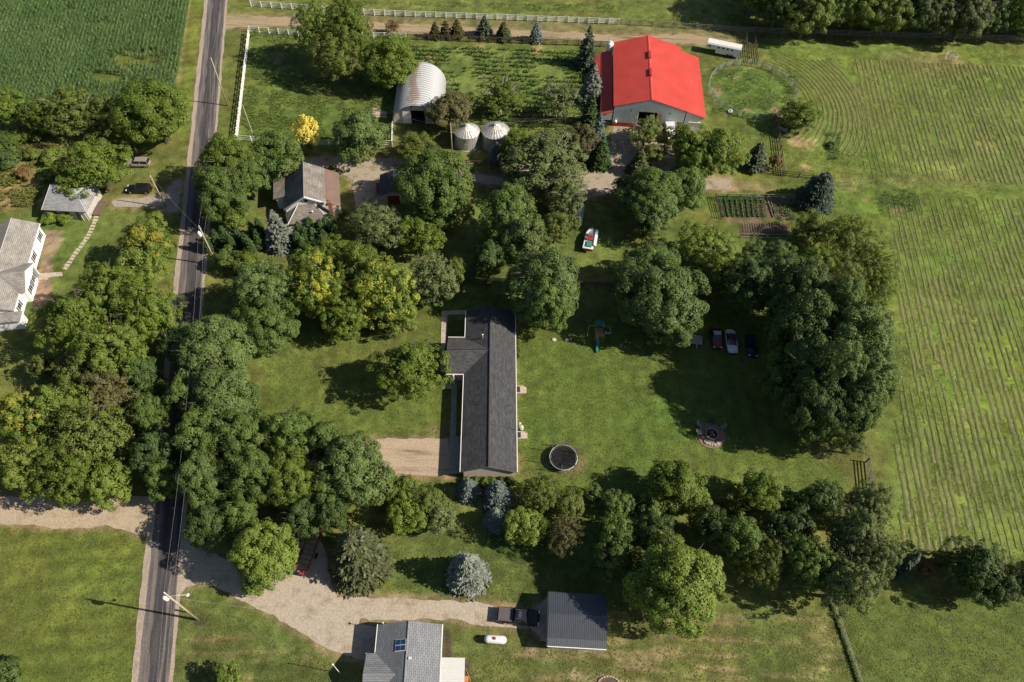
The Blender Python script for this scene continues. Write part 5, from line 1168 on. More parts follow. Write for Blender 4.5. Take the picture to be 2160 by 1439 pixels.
# ---- arched metal barn -----------------------------------------------------
H5 = thing('quonset_barn', 'arched corrugated metal barn, white with rust stains, near the paddock', 'barn', (-21.2, 120.8, 0), rad(2.3))
qm, nt, b = newmat('rusty_white_metal'); L = nt.links
tc = N(nt, 'ShaderNodeTexCoord'); mp = N(nt, 'ShaderNodeMapping'); mp.inputs['Scale'].default_value = (.75, .3, .1); L.new(tc.outputs['Object'], mp.inputs[0])
nz = N(nt, 'ShaderNodeTexNoise'); nz.inputs['Scale'].default_value = 1.1; nz.inputs['Detail'].default_value = 9; nz.inputs['Roughness'].default_value = .72; L.new(mp.outputs[0], nz.inputs['Vector'])
sp_ = N(nt, 'ShaderNodeSeparateXYZ'); L.new(tc.outputs['Object'], sp_.inputs[0])
ab = N(nt, 'ShaderNodeMath', operation='ABSOLUTE'); ad = N(nt, 'ShaderNodeMath', operation='ADD'); ad.inputs[1].default_value = .9; L.new(sp_.outputs[0], ad.inputs[0]); L.new(ad.outputs[0], ab.inputs[0])
mr = N(nt, 'ShaderNodeMapRange'); mr.inputs[1].default_value = .2; mr.inputs[2].default_value = 2.6; mr.inputs[3].default_value = .16; mr.inputs[4].default_value = -.2; L.new(ab.outputs[0], mr.inputs[0])
a2 = N(nt, 'ShaderNodeMath', operation='ADD'); L.new(nz.outputs['Fac'], a2.inputs[0]); L.new(mr.outputs[0], a2.inputs[1])
r2_ = N(nt, 'ShaderNodeMapRange'); r2_.inputs[1].default_value = .50; r2_.inputs[2].default_value = .64; r2_.inputs[3].default_value = 0; r2_.inputs[4].default_value = .75; L.new(a2.outputs[0], r2_.inputs[0])
mx = N(nt, 'ShaderNodeMix', data_type='RGBA'); L.new(r2_.outputs[0], mx.inputs[0]); mx.inputs[6].default_value = (.50, .52, .54, 1); mx.inputs[7].default_value = (.30, .20, .15, 1)
ms_ = N(nt, 'ShaderNodeMath', operation='MULTIPLY'); ms_.inputs[1].default_value = 2 * math.pi / (14.3 / 20); L.new(sp_.outputs[1], ms_.inputs[0])
sn_ = N(nt, 'ShaderNodeMath', operation='SINE'); ad_ = N(nt, 'ShaderNodeMath', operation='ADD'); ad_.inputs[1].default_value = 2.6; L.new(ms_.outputs[0], ad_.inputs[0]); L.new(ad_.outputs[0], sn_.inputs[0])
gr_ = N(nt, 'ShaderNodeMapRange'); gr_.inputs[1].default_value = -1; gr_.inputs[2].default_value = .4; gr_.inputs[3].default_value = .52; gr_.inputs[4].default_value = 1; L.new(sn_.outputs[0], gr_.inputs[0])
mg_ = N(nt, 'ShaderNodeMix', data_type='RGBA', blend_type='MULTIPLY'); mg_.inputs[0].default_value = 1; L.new(mx.outputs[2], mg_.inputs[6]); L.new(gr_.outputs[0], mg_.inputs[7])
L.new(mg_.outputs[2], b.inputs['Base Color']); b.inputs['Roughness'].default_value = .5
mb = MB(); rows = []; LQ = 14.3; NR = 20
for i in range(NR * 6 + 1):
    y = LQ * i / (NR * 6); ph = (i % 6) / 6; off = (.0, .02, .12, .16, .12, .02)[i % 6]
    rows.append([((5.0 + off) * math.cos(t), y, (4.8 + off) * math.sin(t) ** .92 if 0 < t < math.pi else 0) for t in [math.pi * k / 32 for k in range(33)]])
mb.grid(rows); o = mb.build('arched_roof', qm, H5, smooth=False, fix=False)
def archpts(r, h, n=24): return [(r * math.cos(math.pi * k / n), max(0, h * math.sin(math.pi * k / n) ** .92 if 0 < k < n else 0)) for k in range(n + 1)]
endm = M('end_wall_paint', (.50, .47, .42), .7, var=.12, dirt=(.2, .14, .1), dirt_amt=.5)
mb = MB(); mb.extr(archpts(4.9, 4.7), 'y', LQ - .2, LQ - .1); mb.build('end_wall', endm, H5)
# front wall left and right of the opening, and above it
ar = archpts(4.9, 4.7)
mb = MB(); mb.extr([(x, z) for x, z in ar if x > 1.6] + [(1.6, 4.4), (1.6, 0)], 'y', .5, .6); mb.build('front_wall', endm, H5)
mb = MB(); mb.extr([(-1.2, 0), (-1.2, 4.5)] + [(x, z) for x, z in ar if x < -1.2], 'y', .5, .6); mb.build('front_wall', endm, H5)
mb = MB(); mb.extr([(-1.19, 3.2), (1.59, 3.2)] + [(x, z) for x, z in ar if -1.19 < x < 1.59], 'y', .51, .59); mb.build('front_wall', endm, H5)
mb = MB(); mb.box(-2.9, -1.25, .38, .46, .1, 3.2); mb.build('sliding_door', TRIM, H5)
fl = MB(); fl.box(-4.7, 4.7, .7, LQ - .3, .03, .06); fl.build('floor', M('dark_floor', (.06, .05, .04), .9), H5)
# stacked pale boards next to the barn
lb_ = thing('lumber_pile', 'few pale boards lying in the grass beside the arched barn', 'lumber', G(800, 238), rad(-12))
for i, (x, y, a_, z) in enumerate(((0, 0, 0, 0), (.2, -.7, .1, 0), (-.3, .6, -.15, 0), (.3, -.3, .3, .09), (.5, -1.2, .2, 0))):
    mb = MB(); mb.box(-1.5, 1.5, -.22, .22, 0, .08); o = mb.build('plank', M('pale_board', (.42, .33, .25), .9, var=.2), lb_); o.location = (x, y, z); o.rotation_euler = (0, 0, a_)

# ---- grain bins ------------------------------------------------------------
gal = M('bin_galvanised', (.46, .455, .44), .42, .35, var=.15, sc=1.2, dirt=(.30, .25, .20), dirt_amt=.35, dsc=.8)
def rustroof(name, amt, hi):
    return M(name, (.50, .49, .47), .42, .4, var=.2, sc=2, dirt=(.20, .12, .08), dirt_amt=amt, dsc=hi)
def bin_(x, y, R, label, rm):
    t = thing('grain_bin', label, 'grain bin', (x, y, 0), 0, 'pair of grain bins')
    rows = []; H = 3.15
    prof = [(R + .025 * (i % 2), H * i / 44) for i in range(45)]
    mb = MB(); mb.lathe(prof, n=40); mb.build('wall', gal, t, smooth=True, fix=False)
    mb = MB(); n = 72; b = []
    rows = []
    for (r, z) in ((R + .16, H - .06), (R * .5, H + .75), (.38, H + 1.3)):
        rows.append([(r * math.cos(2 * math.pi * k / n), r * math.sin(2 * math.pi * k / n), z + (.05 if k % 3 == 0 else 0) * (r / R) ** .3) for k in range(n)])
    mb.grid(rows, closed=True); mb.build('cone_roof', rm, t, fix=False)
    mb = MB(); mb.lathe([(.40, H + 1.22), (.40, H + 1.42), (.46, H + 1.43), (.3, H + 1.56), (0, H + 1.58)], n=16); mb.build('cap', gal, t, smooth=False)
    mb = MB(); mb.lathe([(R + .35, 0), (R + .35, .1), (0, .1)], n=32); mb.build('concrete_base', conc, t)
    mb = MB(); mb.box(-.35, .35, -R - .08, -R + .1, .6, 1.8); mb.build('hatch', gal, t)
    mb = MB()
    for s_ in (-.2, .2): mb.tube([(R * .7 + s_ * .7, -R * .78 - s_ * -.7 - .1, .1), (R * .7 + s_ * .7, -R * .78 + s_ * .7 - .1, H)], .025, 4)
    mb.build('ladder', gal, t)
    return t
bin_(-10.75, 116.0, 2.38, 'galvanised grain bin with clean ribbed cone roof beside the farm pole', rustroof('bin_roof_clean', .45, 1.2))
bin_(-5.15, 116.5, 2.62, 'galvanised grain bin with rust blotched cone roof, right of the pair', rustroof('bin_roof_rusty', .95, 2.2))
bx_ = thing('fuel_box', 'small white upright box in front of the rusty grain bin', 'box', G(1042, 318)); mb = MB(); mb.box(-.4, .4, -.3, .3, 0, 1.6); mb.build('body', WHITE, bx_); mb = MB(); mb.box(-.44, .44, -.34, .34, 1.6, 1.68); mb.build('lid', TRIM, bx_)

# ---- red barn --------------------------------------------------------------
H6 = thing('red_barn', 'large barn with bright red metal roof, grey ribbed front and lean-tos', 'barn', (25.4, 123.1, 0), rad(-2))
red = M('red_metal', (.52, .066, .050), .42, var=.10, sc=.35, spec=.5, dirt=(.44, .10, .075), dirt_amt=.45, dsc=.25); redd = M('red_wainscot', (.33, .03, .025), .6); gry = M('grey_green_metal', (.60, .66, .65), .5, .1, var=.06)
LB = 21.9
mb = MB(); mb.extr([(-7.0, 0), (-2.0, 0), (-2.0, 3.9), (2.6, 3.9), (2.6, 0), (7.2, 0), (7.2, 4.72), (0, 6.85), (-7.0, 4.72)], 'y', .13, .25); front = mb.build('front_wall', gry, H6)
mb = MB()
for i in range(43):
    x = -6.95 + i * .333; zt = 6.82 - abs(x) * .297
    z0 = .95 if not -2.0 < x < 2.6 else 3.92
    mb.hexa([(x, .05, z0), (x + .11, .05, z0), (x + .11, .128, z0), (x, .128, z0), (x, .05, zt - .1), (x + .11, .05, zt - .1), (x + .11, .128, zt - .1), (x, .128, zt - .1)])
o = mb.build('wall_rib', gry, front); o['kind'] = 'stuff'
for x0, x1 in ((-7.0, -2.02), (2.62, 7.2)): mb = MB(); mb.box(x0, x1, .05, .126, 0, .93); mb.build('wainscot', redd, H6)
for x0, x1, h in ((-7.0, -6.88, 4.7), (7.08, 7.2, 4.7)): mb = MB(); mb.box(x0, x1, .38, LB - .4, 0, h); mb.build('side_wall', gry, H6)
mb = MB(); mb.extr([(-6.87, 0), (7.07, 0), (7.07, 4.7), (0, 6.83), (-6.87, 4.7)], 'y', LB - .38, LB - .26); mb.build('back_wall', gry, H6)
mb = MB(); mb.box(-6.8, 7.0, .5, LB - .5, .02, .05); mb.build('floor', M('barn_floor', (.16, .12, .08), .95), H6)
mb = MB(); mb.box(1.7, 2.55, .02, .14, .05, 3.85); mb.build('sliding_door', M('raw_wood', (.38, .26, .14), .8, var=.15), H6)
mb = MB(); mb.box(.9, 1.25, .42, .6, .05, 3.85); mb.build('door_post', MATS['raw_wood'], H6)
R0, Rl, Rr = 7.0, (-7.25, 4.78), (7.5, 4.72)
a = [(0, 0, R0), (Rr[0], 0, Rr[1]), (Rr[0], LB, Rr[1]), (0, LB, R0)]
mb = MB(); mb.slab(a, .1); ro = mb.build('roof', red, H6); o = ribs_on(a[1], a[2], a[3], a[0], 64, .045, .05).build('roof_rib', red, ro); o['kind'] = 'stuff'
a = [(Rl[0], 0, Rl[1]), (0, 0, R0), (0, LB, R0), (Rl[0], LB, Rl[1])]
mb = MB(); mb.slab(a, .1); ro = mb.build('roof', red, H6); o = ribs_on(a[0], a[3], a[2], a[1], 64, .045, .05).build('roof_rib', red, ro); o['kind'] = 'stuff'
mb = MB(); mb.hexa([(-.22, 0, R0 - .02), (.22, 0, R0 - .02), (.22, LB, R0 - .02), (-.22, LB, R0 - .02), (-.02, 0, R0 + .07), (.02, 0, R0 + .07), (.02, LB, R0 + .07), (-.02, LB, R0 + .07)]); mb.build('ridge_cap', red, H6)
for y in (7.6, 13.6): mb = MB(); mb.hexa([(-.3, y, R0 - .1), (.3, y, R0 - .1), (.3, y + 2.4, R0 - .1), (-.3, y + 2.4, R0 - .1), (-.22, y, R0 + .28), (.22, y, R0 + .28), (.22, y + 2.4, R0 + .28), (-.22, y + 2.4, R0 + .28)]); mb.build('ridge_vent', M('dark_red', (.30, .02, .02), .6), H6)
# lean-tos
a = [(7.52, .35, 4.42), (11.6, .35, 3.15), (11.6, LB - .9, 3.15), (7.52, LB - .9, 4.42)]
mb = MB(); mb.slab(a, .08); ro = mb.build('lean_to_roof', red, H6); o = ribs_on(a[1], a[2], a[3], a[0], 60, .045, .05).build('roof_rib', red, ro); o['kind'] = 'stuff'
mb = MB(); mb.extr([(7.55, 0), (11.3, 0), (11.3, 3.1), (7.55, 4.25)], 'y', .6, .72); mb.build('lean_to_wall', gry, H6)
mb = MB(); mb.box(11.2, 11.3, .73, LB - 1.4, 0, 3.08); mb.build('lean_to_wall', gry, H6)
mb = MB(); mb.box(8.4, 10.8, .3, .55, 1.9, 2.0); mb.build('door_canopy', M('cream', (.62, .56, .45), .6), H6)
a = [(-9.6, -.5, 2.95), (-7.3, -.5, 3.8), (-7.3, LB - 1.2, 3.8), (-9.6, LB - 1.2, 2.95)]
mb = MB(); mb.slab(a, .08); ro = mb.build('lean_to_roof', red, H6); o = ribs_on(a[0], a[3], a[2], a[1], 60, .045, .05).build('roof_rib', red, ro); o['kind'] = 'stuff'
a = [(-11.0, 12.8, 2.35), (-9.62, 12.8, 2.9), (-9.62, 20.5, 2.9), (-11.0, 20.5, 2.35)]
mb = MB(); mb.slab(a, .08); mb.build('lean_to_roof', red, H6)
mb = MB(); mb.extr([(-9.4, 1.6), (-7.3, 1.6), (-7.3, 3.65), (-9.4, 2.85)], 'y', -.2, -.1); mb.build('lean_to_wall', gry, H6)
mb = MB(); mb.box(-9.45, -9.35, 0, LB - 1.6, 0, 2.85); mb.build('lean_to_wall', gry, H6)
mb = MB()
for z in (.3, .6, .9, 1.2): mb.tube([(-9.3, -.3, z), (-7.35, -.3, z)], .03, 5)
mb.build('stall_gate', M('gate_grey', (.3, .3, .3), .5, .5), H6)
for x in (-3.6, 4.1): mb = MB(); mb.tube([(x, .2, 4.6), (x, -.3, 4.8), (x, -.6, 4.65)], .035, 5); mb.lathe([(.05, 4.66), (.22, 4.5), (.22, 4.46)], x, -.62, 10); mb.build('barn_lamp', M('lamp_black', (.03, .03, .03), .5), H6)
mb = MB(); mb.tube([(-6.4, .15, 1.5), (-6.4, -.3, 1.6)], .06, 6); mb.lathe([(.02, 1.2), (.25, 1.3), (.25, 1.7), (.02, 1.8)], -6.4, -.4, 10); mb.build('wall_fan', TRIM, H6)
fan = thing('exhaust_drum', 'white round vent drum at the back corner of the red roof', 'vent', (18.3, 144.6, 0)); mb = MB(); mb.lathe([(.75, 0), (.75, 4.9), (.6, 5.2), (.25, 5.35), (0, 5.38)], n=20); mb.build('tank', TRIM, fan, smooth=True); mb = MB(); mb.lathe([(.3, 5.36), (.3, 5.5), (0, 5.55)], n=12); mb.build('cap', GUT, fan)

# ---- dark metal shed -------------------------------------------------------
H7 = thing('metal_shed', 'square dark blue-grey ribbed metal shed at the end of the gravel drive', 'shed', (6.1, 21.2, 0), rad(-.6))
nav = M('dark_metal_roof', (.070, .080, .098), .38, .2, var=.06, sc=.8, spec=.5); nav2 = M('paler_metal_roof', (.10, .115, .125), .4, .2, var=.06)
mb = MB(); mb.extr([(.25, 0), (6.3, 0), (6.3, 2.5), (3.6, 3.25), (.25, 2.4)], 'x', .25, 7.05); mb.build('wall', M('cream_metal', (.55, .52, .45), .6), H7)
a = [(0, .95, 2.72), (7.3, .95, 2.72), (7.3, 3.6, 3.45), (0, 3.6, 3.45)]
mb = MB(); mb.slab(a, .08); ro = mb.build('roof', nav, H7); o = ribs_on(a[0], a[1], a[2], a[3], 32, .05, .03).build('roof_rib', nav, ro); o['kind'] = 'stuff'
a = [(0, 3.6, 3.45), (7.3, 3.6, 3.45), (7.3, 6.55, 2.65), (0, 6.55, 2.65)]
mb = MB(); mb.slab(a, .08); ro = mb.build('roof', nav, H7); o = ribs_on(a[3], a[2], a[1], a[0], 32, .05, .03).build('roof_rib', nav, ro); o['kind'] = 'stuff'
a = [(0, 0, 2.44), (7.3, 0, 2.44), (7.3, .94, 2.68), (0, .94, 2.68)]
mb = MB(); mb.slab(a, .07); ro = mb.build('lower_roof', nav2, H7); o = ribs_on(a[0], a[1], a[2], a[3], 32, .05, .025).build('roof_rib', nav2, ro); o['kind'] = 'stuff'
mb = MB(); mb.tube([(0, 3.6, 3.46), (7.3, 3.6, 3.46)], .08, 6); mb.build('ridge_cap', nav, H7)
mb = MB(); mb.box(-.08, -.005, 0, 6.5, 2.3, 2.42); mb.build('fascia', TRIM, H7)
mb = MB(); mb.box(0, 7.3, -.09, -.005, 2.28, 2.42); mb.build('gutter', TRIM, H7)
mb = MB(); mb.box(.18, .245, 1.6, 4.8, 0, 2.15); mb.build('roller_door', M('door_grey', (.35, .35, .34), .5), H7)

# ---- grey house at the bottom edge ----------------------------------------
H8 = thing('grey_house', 'grey shingled house with rooflight and west gable cut by the bottom edge', 'house', (-11.05, 22.95, 0), rad(2.5))
sh8 = shingle('mid_grey_shingle', (.185, .195, .212), .12, blotch=.12); sh8b = shingle('mid_grey_shingle_wing', (.185, .195, .212), .12, swap=False, blotch=.12)
mb = MB(); mb.extr([(-3.6, 0), (3.7, 0), (3.7, 2.45), (0, 4.1), (-3.6, 2.45)], 'y', -16, -.35); mb.build('wall', tan, H8)
mb = MB(); mb.slab([(0, -16.4, 4.35), (4.02, -16.4, 2.62), (4.02, 0, 2.62), (0, 0, 4.35)], .12); mb.build('roof', sh8, H8)
mb = MB(); mb.slab([(-3.95, -16.4, 2.62), (0, -16.4, 4.35), (0, 0, 4.35), (-3.95, 0, 2.62)], .12); mb.build('roof', sh8, H8)
mb = MB(); mb.tube([(0, -16.4, 4.35), (0, 0, 4.35)], .08, 6); mb.build('ridge_cap', M('ridge_mid', (.19, .195, .21), .8), H8)
k8 = 1.73 / 3.95; zr8 = 3.85; xi8 = -(4.35 - zr8) / k8
mb = MB(); mb.slab([(-5.0, -8.6, 2.62), (-3.95, -8.6, 2.626), (xi8, -6.0, zr8 + .006), (-5.0, -6.0, zr8)], .03); mb.build('wing_roof', sh8b, H8)
mb = MB(); mb.slab([(-5.0, -6.0, zr8), (xi8, -6.0, zr8 + .006), (-3.95, -3.35, 2.626), (-5.0, -3.35, 2.62)], .03); mb.build('wing_roof', sh8b, H8)
mb = MB(); mb.extr([(-8.3, 0), (-3.7, 0), (-3.7, 2.5), (-6, 3.6), (-8.3, 2.5)], 'x', -4.7, -3.61); mb.build('wall', tan, H8)
mb = MB(); mb.tube([(-5, -6.0, zr8), (xi8, -6.0, zr8 + .01)], .06, 6); mb.build('ridge_cap', MATS['ridge_mid'], H8)
mb = MB(); mb.box(-4.05, -3.95, -3.3, 0, 2.5, 2.61); mb.build('gutter', TRIM, H8)
mb = MB(); mb.box(4.02, 4.12, -16.4, 0, 2.5, 2.61); mb.build('gutter', TRIM, H8)
mb = MB(); mb.box(-5.1, -5.0, -8.6, -3.35, 2.5, 2.6); mb.build('fascia', TRIM, H8)
def onroof(x, off): return 4.35 - abs(x) * k8 + off
x0, x1 = -1.45, -.12
mb = MB(); mb.hexa([(x0, -3.45, onroof(x0, -.02)), (x1, -3.45, onroof(x1, -.02)), (x1, -2.1, onroof(x1, -.02)), (x0, -2.1, onroof(x0, -.02)), (x0, -3.45, onroof(x0, .1)), (x1, -3.45, onroof(x1, .1)), (x1, -2.1, onroof(x1, .1)), (x0, -2.1, onroof(x0, .1))])
sky_l = mb.build('rooflight', TRIM, H8)
pv = M('blue_pane', (.022, .048, .12), .12, spec=.6)
for i in range(2):
    for j in range(2):
        xa = x0 + .06 + i * .64; xb = xa + .58; yA = -3.39 + j * .66; yB = yA + .59
        mb = MB(); mb.hexa([(xa, yA, onroof(xa, .101)), (xb, yA, onroof(xb, .101)), (xb, yB, onroof(xb, .101)), (xa, yB, onroof(xa, .101)), (xa, yA, onroof(xa, .12)), (xb, yA, onroof(xb, .12)), (xb, yB, onroof(xb, .12)), (xa, yB, onroof(xa, .12))]); mb.build('pane', pv, sky_l)
mb = MB(); z = onroof(.45, 0); mb.box(.3, .62, -4.45, -4.15, z - .1, z + .28); mb.build('roof_vent', GUT, H8)
mb = MB(); mb.tube([(-3.2, -.1, 2.6), (-3.2, -.1, 3.7)], .04, 6); mb.lathe([(.04, 3.7), (.14, 3.74), (.14, 3.84), (0, 3.88)], -3.2, -.1, 8); mb.build('service_mast', pipe, H8)
wm = M('white_panel_roof', (.52, .53, .52), .5, var=.04)
a = [(4.14, -9.6, 2.5), (6.95, -9.6, 2.35), (6.95, -3.9, 2.35), (4.14, -3.9, 2.5)]
mb = MB(); mb.slab(a, .06); ro = mb.build('patio_roof', wm, H8)
mb = MB()
for i in range(22): y = -9.5 + i * .265; mb.hexa([(4.16, y, 2.501), (6.95, y, 2.351), (6.95, y + .07, 2.351), (4.16, y + .07, 2.501), (4.16, y, 2.60), (6.95, y, 2.45), (6.95, y + .07, 2.45), (4.16, y + .07, 2.60)])
o = mb.build('roof_rib', wm, ro); o['kind'] = 'stuff'
for y in (-9.4, -4.1): mb = MB(); mb.box(6.75, 6.85, y, y + .1, 0, 2.3); mb.build('post', TRIM, H8)
window(H8, (-3.6, -1.8, 1.5), 1.2, 1.0, '-x'); window(H8, (1.5, -.35, 1.5), 1.2, 1.0, '+y')

# ================================================================== FENCES
wpaint = M('fence_white', (.78, .78, .76), .6, var=.05, dirt=(.45, .48, .38), dirt_amt=.35)
bwood = M('fence_brown', (.105, .082, .062), .9, var=.3, sc=4)
gwood = M('fence_grey', (.20, .185, .16), .9, var=.25, sc=4)
def rail_fence(name, label, P, mat, h=1.4, nr=4, gap=2.4, pw=.13, rh=.13, seed=1, skip=(), lean=.02, group=None, cat='fence', low=.25, missing=()):
    P = [Vector((p[0], p[1], 0)) for p in P]; r = random.Random(seed); o0 = P[0]
    t = thing(name, label, cat, o0, 0, group)
    m = MB(); m.box(-pw / 2, pw / 2, -pw / 2, pw / 2, -.1, h + .06); pm = m.mesh('post'); pm.materials.append(mat)
    m = MB(); m.box(0, 1, -.02, .02, -rh / 2, rh / 2); rm = m.mesh('rail'); rm.materials.append(mat)
    pts = [P[0]]
    for i in range(len(P) - 1):
        L = (P[i + 1] - P[i]).length; n = max(1, round(L / gap)); pts += [P[i] + (P[i + 1] - P[i]) * ((j + 1) / n) for j in range(n)]
    for i, p in enumerate(pts):
        q = pts[min(i + 1, len(pts) - 1)] - pts[max(i - 1, 0)]; a = math.atan2(q.y, q.x)
        o = meshobj('post', pm, None, t, p - o0); o.rotation_euler = (r.uniform(-lean, lean), r.uniform(-lean, lean), a); o.scale = (1, 1, r.uniform(.96, 1.04))
        if i < len(pts) - 1 and i not in skip:
            d = pts[i + 1] - p; a = math.atan2(d.y, d.x); off = Vector((-math.sin(a), math.cos(a), 0)) * (pw / 2 + .02)
            for k in range(nr):
                if (i, k) in missing: continue
                z = low + (h - low - .08) * k / max(nr - 1, 1)
                o = meshobj('rail', rm, None, t, p - o0 + off + Vector((0, 0, z + r.uniform(-.015, .015)))); o.scale = (d.length, 1, 1); o.rotation_euler = (0, r.uniform(-.008, .008), a)
    return t
rail_fence('white_fence', 'long white four rail fence running across the top of the view', [G(530, 14), G(790, 33), G(1305, 52)], wpaint, 1.45, 4, 2.35, seed=2)
rail_fence('brown_fence', 'weathered dark rail fence continuing east from the long white fence', [G(1306, 52), G(1560, 68), G(1900, 80), G(2240, 90)], gwood, 1.35, 4, 2.6, pw=.12, rh=.11, seed=3)
rail_fence('white_fence', 'white paddock fence with crossed rails along the road', [G(526, 74), G(500, 296)], wpaint, 1.5, 4, 2.0, pw=.15, rh=.15, seed=4, group=None)
# diagonal braces of the roadside fence
bt_ = [o for o in COL.objects if o.name.startswith('white_fence') and 'crossed' in o.get('label', '')][0]
pA, pB = G(526, 74), G(500, 296); nb = 18; m = MB(); m.box(0, 1, -.02, .02, -.06, .06); bme = m.mesh('brace'); bme.materials.append(wpaint)
for i in range(nb):
    a0 = pA + (pB - pA) * (i / nb); a1 = pA + (pB - pA) * ((i + 1) / nb); d = a1 - a0; L3 = math.hypot(d.length, 1.05)
    for s_ in (0, 1):
        o = meshobj('brace', bme, None, bt_, a0 - pA + Vector((-.12 + .03 * s_, 0, .2 if s_ == 0 else 1.25))); o.scale = (L3, 1, 1)
        o.rotation_euler = (0, -math.atan2(1.05, d.length) if s_ == 0 else math.atan2(1.05, d.length), math.atan2(d.y, d.x))
rail_fence('white_fence', 'white paddock fence along the gravel lane below the tall ragged tree', [G(527, 68), G(650, 78), G(857, 82)], wpaint, 1.4, 4, 2.4, seed=5, missing={(1, 1), (1, 2), (2, 3), (0, 1)})
rail_fence('white_fence', 'short white paddock fence south of the roadside corner', [G(502, 296), G(560, 302), G(640, 306), G(828, 308)], wpaint, 1.3, 3, 2.4, seed=6)
rail_fence('white_fence', 'white paddock fence between arched barn and its southern corner post', [G(828, 308), G(829, 268)], wpaint, 1.3, 3, 2.2, seed=7)
rail_fence('white_gate', 'white angled gate rails at the roadside corner of the paddock', [G(500, 298), G(523, 318)], wpaint, 1.3, 3, 1.5, seed=8, cat='gate')
rail_fence('brown_fence', 'dark brown rail fence along the south side of the gravel lane', [G(860, 84), G(1080, 92), G(1290, 100)], bwood, 1.4, 4, 2.4, seed=9)
rail_fence('brown_fence', 'dark rail fence south of the grain bins', [G(960, 348), G(1060, 354)], bwood, 1.3, 3, 2.2, seed=10)
rail_fence('brown_fence', 'brown pasture fence between the weedy plot and large grey tree', [G(1075, 262), G(1215, 262)], bwood, 1.3, 3, 2.4, seed=11)
rail_fence('corral_fence', 'dark corral fence running from the top fence to the round pen, western side', [G(1570, 75), G(1576, 132)], bwood, 1.5, 4, 2.2, seed=12)
rail_fence('corral_fence', 'dark corral fence from the top fence to the round pen, eastern side', [G(1589, 78), G(1595, 136)], bwood, 1.5, 4, 2.2, seed=13)
rail_fence('corral_fence', 'dark fence running down from the shady bush below the round pen', [G(1632, 252), G(1642, 300), G(1650, 372)], bwood, 1.4, 4, 2.4, seed=14)
rail_fence('corral_fence', 'dark rail fence between small brown tree and blue garden spruce', [G(1600, 365), G(1655, 372), G(1712, 378)], bwood, 1.3, 3, 2.4, seed=15)
rail_fence('brown_fence', 'dark rail fence behind the rusty shrub and oak on the lower right', [G(1925, 1165), G(2030, 1180), G(2220, 1208)], gwood, 1.3, 3, 2.5, seed=16)
rail_fence('field_gate', 'weathered wooden gate between the lot and hay field', [G(1826, 975), G(1832, 1034)], gwood, 1.5, 4, 3.9, pw=.18, rh=.16, seed=17, cat='gate')
# plain board fence just north of the ranch house
rail_fence('board_fence', 'low dark board fence in shade north of the ranch house', [G(975, 592), G(1080, 598), G(1290, 606)], bwood, 1.2, 4, 2.4, rh=.2, seed=19)
# wire fence bottom right with tall grass along it
def wire_fence(label, P, seed):
    t = thing('wire_fence', label, 'fence', P[0]); L = (P[1] - P[0]); n = int(L.length / 3.0)
    m = MB(); m.lathe([(.045, -.1), (.04, 1.3), (0, 1.32)], n=7); pm = m.mesh('post'); pm.materials.append(gwood)
    for i in range(n + 1): meshobj('post', pm, None, t, L * (i / n))
    for z in (.3, .6, .9, 1.2): m = MB(); m.tube([(0, 0, z), (L.x, L.y, z)], .008, 4); m.build('wire', pipe, t)
wire_fence('thin wire fence with tall grass dividing the two lower right lawns', [G(1750, 1262), G(1822, 1470)], 1)
P0, P1 = G(1750, 1262), G(1822, 1470); q = np.stack([rs.uniform(0, 1, 900), rs.normal(0, .10, 900)], 1); d = (P1 - P0)
q = np.stack([P0.x + d.x * q[:, 0] + q[:, 1], P0.y + d.y * q[:, 0]], 1)
tag(blades(q, np.stack([rs.uniform(.2, .6, 900), np.zeros(900)], 1), .16, .035, 2, 56, 'tall_grass', GL, nb=5), 'strip of tall grass under the wire fence on the lower right', 'grass', kind='stuff')

# round pen: green-grey tube panels
pen = thing('round_pen', 'round horse pen of green-grey tube panels beside the red barn', 'pen', PEN)
pg = M('pen_green', (.20, .27, .235), .55, .2, var=.1)
NP = 26; aw = 2 * math.pi / NP; Lp = 2 * PEN_R * math.sin(aw / 2)
m = MB()
for z in (.25, .5, .75, 1.0, 1.25, 1.55): m.tube([(0, 0, z), (Lp - .06, 0, z)], .028, 5)
for x in (0, Lp * .5, Lp - .06): m.tube([(x, 0, .0), (x, 0, 1.6)], .032, 5)
pm = m.mesh('panel', smooth=True, fix=False); pm.materials.append(pg)
for i in range(NP):
    a = i * aw; o = meshobj('panel', pm, None, pen, (PEN_R * math.cos(a), PEN_R * math.sin(a), 0)); o.rotation_euler = (0, 0, a + math.pi / 2 + aw / 2)
ft = thing('hay_feeder', 'pale round hay feeder ring at the top of the hay field', 'feeder', G(2005, 124))
mb = MB(); 
for z in (.2, .7, 1.2): mb.tube([(1.2 * math.cos(t * .3142), 1.2 * math.sin(t * .3142), z) for t in range(21)], .04, 5)
for t in range(0, 20, 2): mb.tube([(1.2 * math.cos(t * .3142), 1.2 * math.sin(t * .3142), 0), (1.2 * math.cos(t * .3142), 1.2 * math.sin(t * .3142), 1.2)], .03, 4)
mb.build('ring', M('feeder_green', (.45, .5, .46), .5), ft)
for (x, y, lb) in ((1540, 236, 'old white tyre lying at the lower left rim of the round pen'),):
    ty = thing('old_tyre', lb, 'tyre', G(x, y)); mb = MB(); mb.lathe([(.3, 0), (.5, .0), (.55, .12), (.5, .24), (.3, .24)], n=20); mb.build('tyre', TRIM, ty, smooth=True)

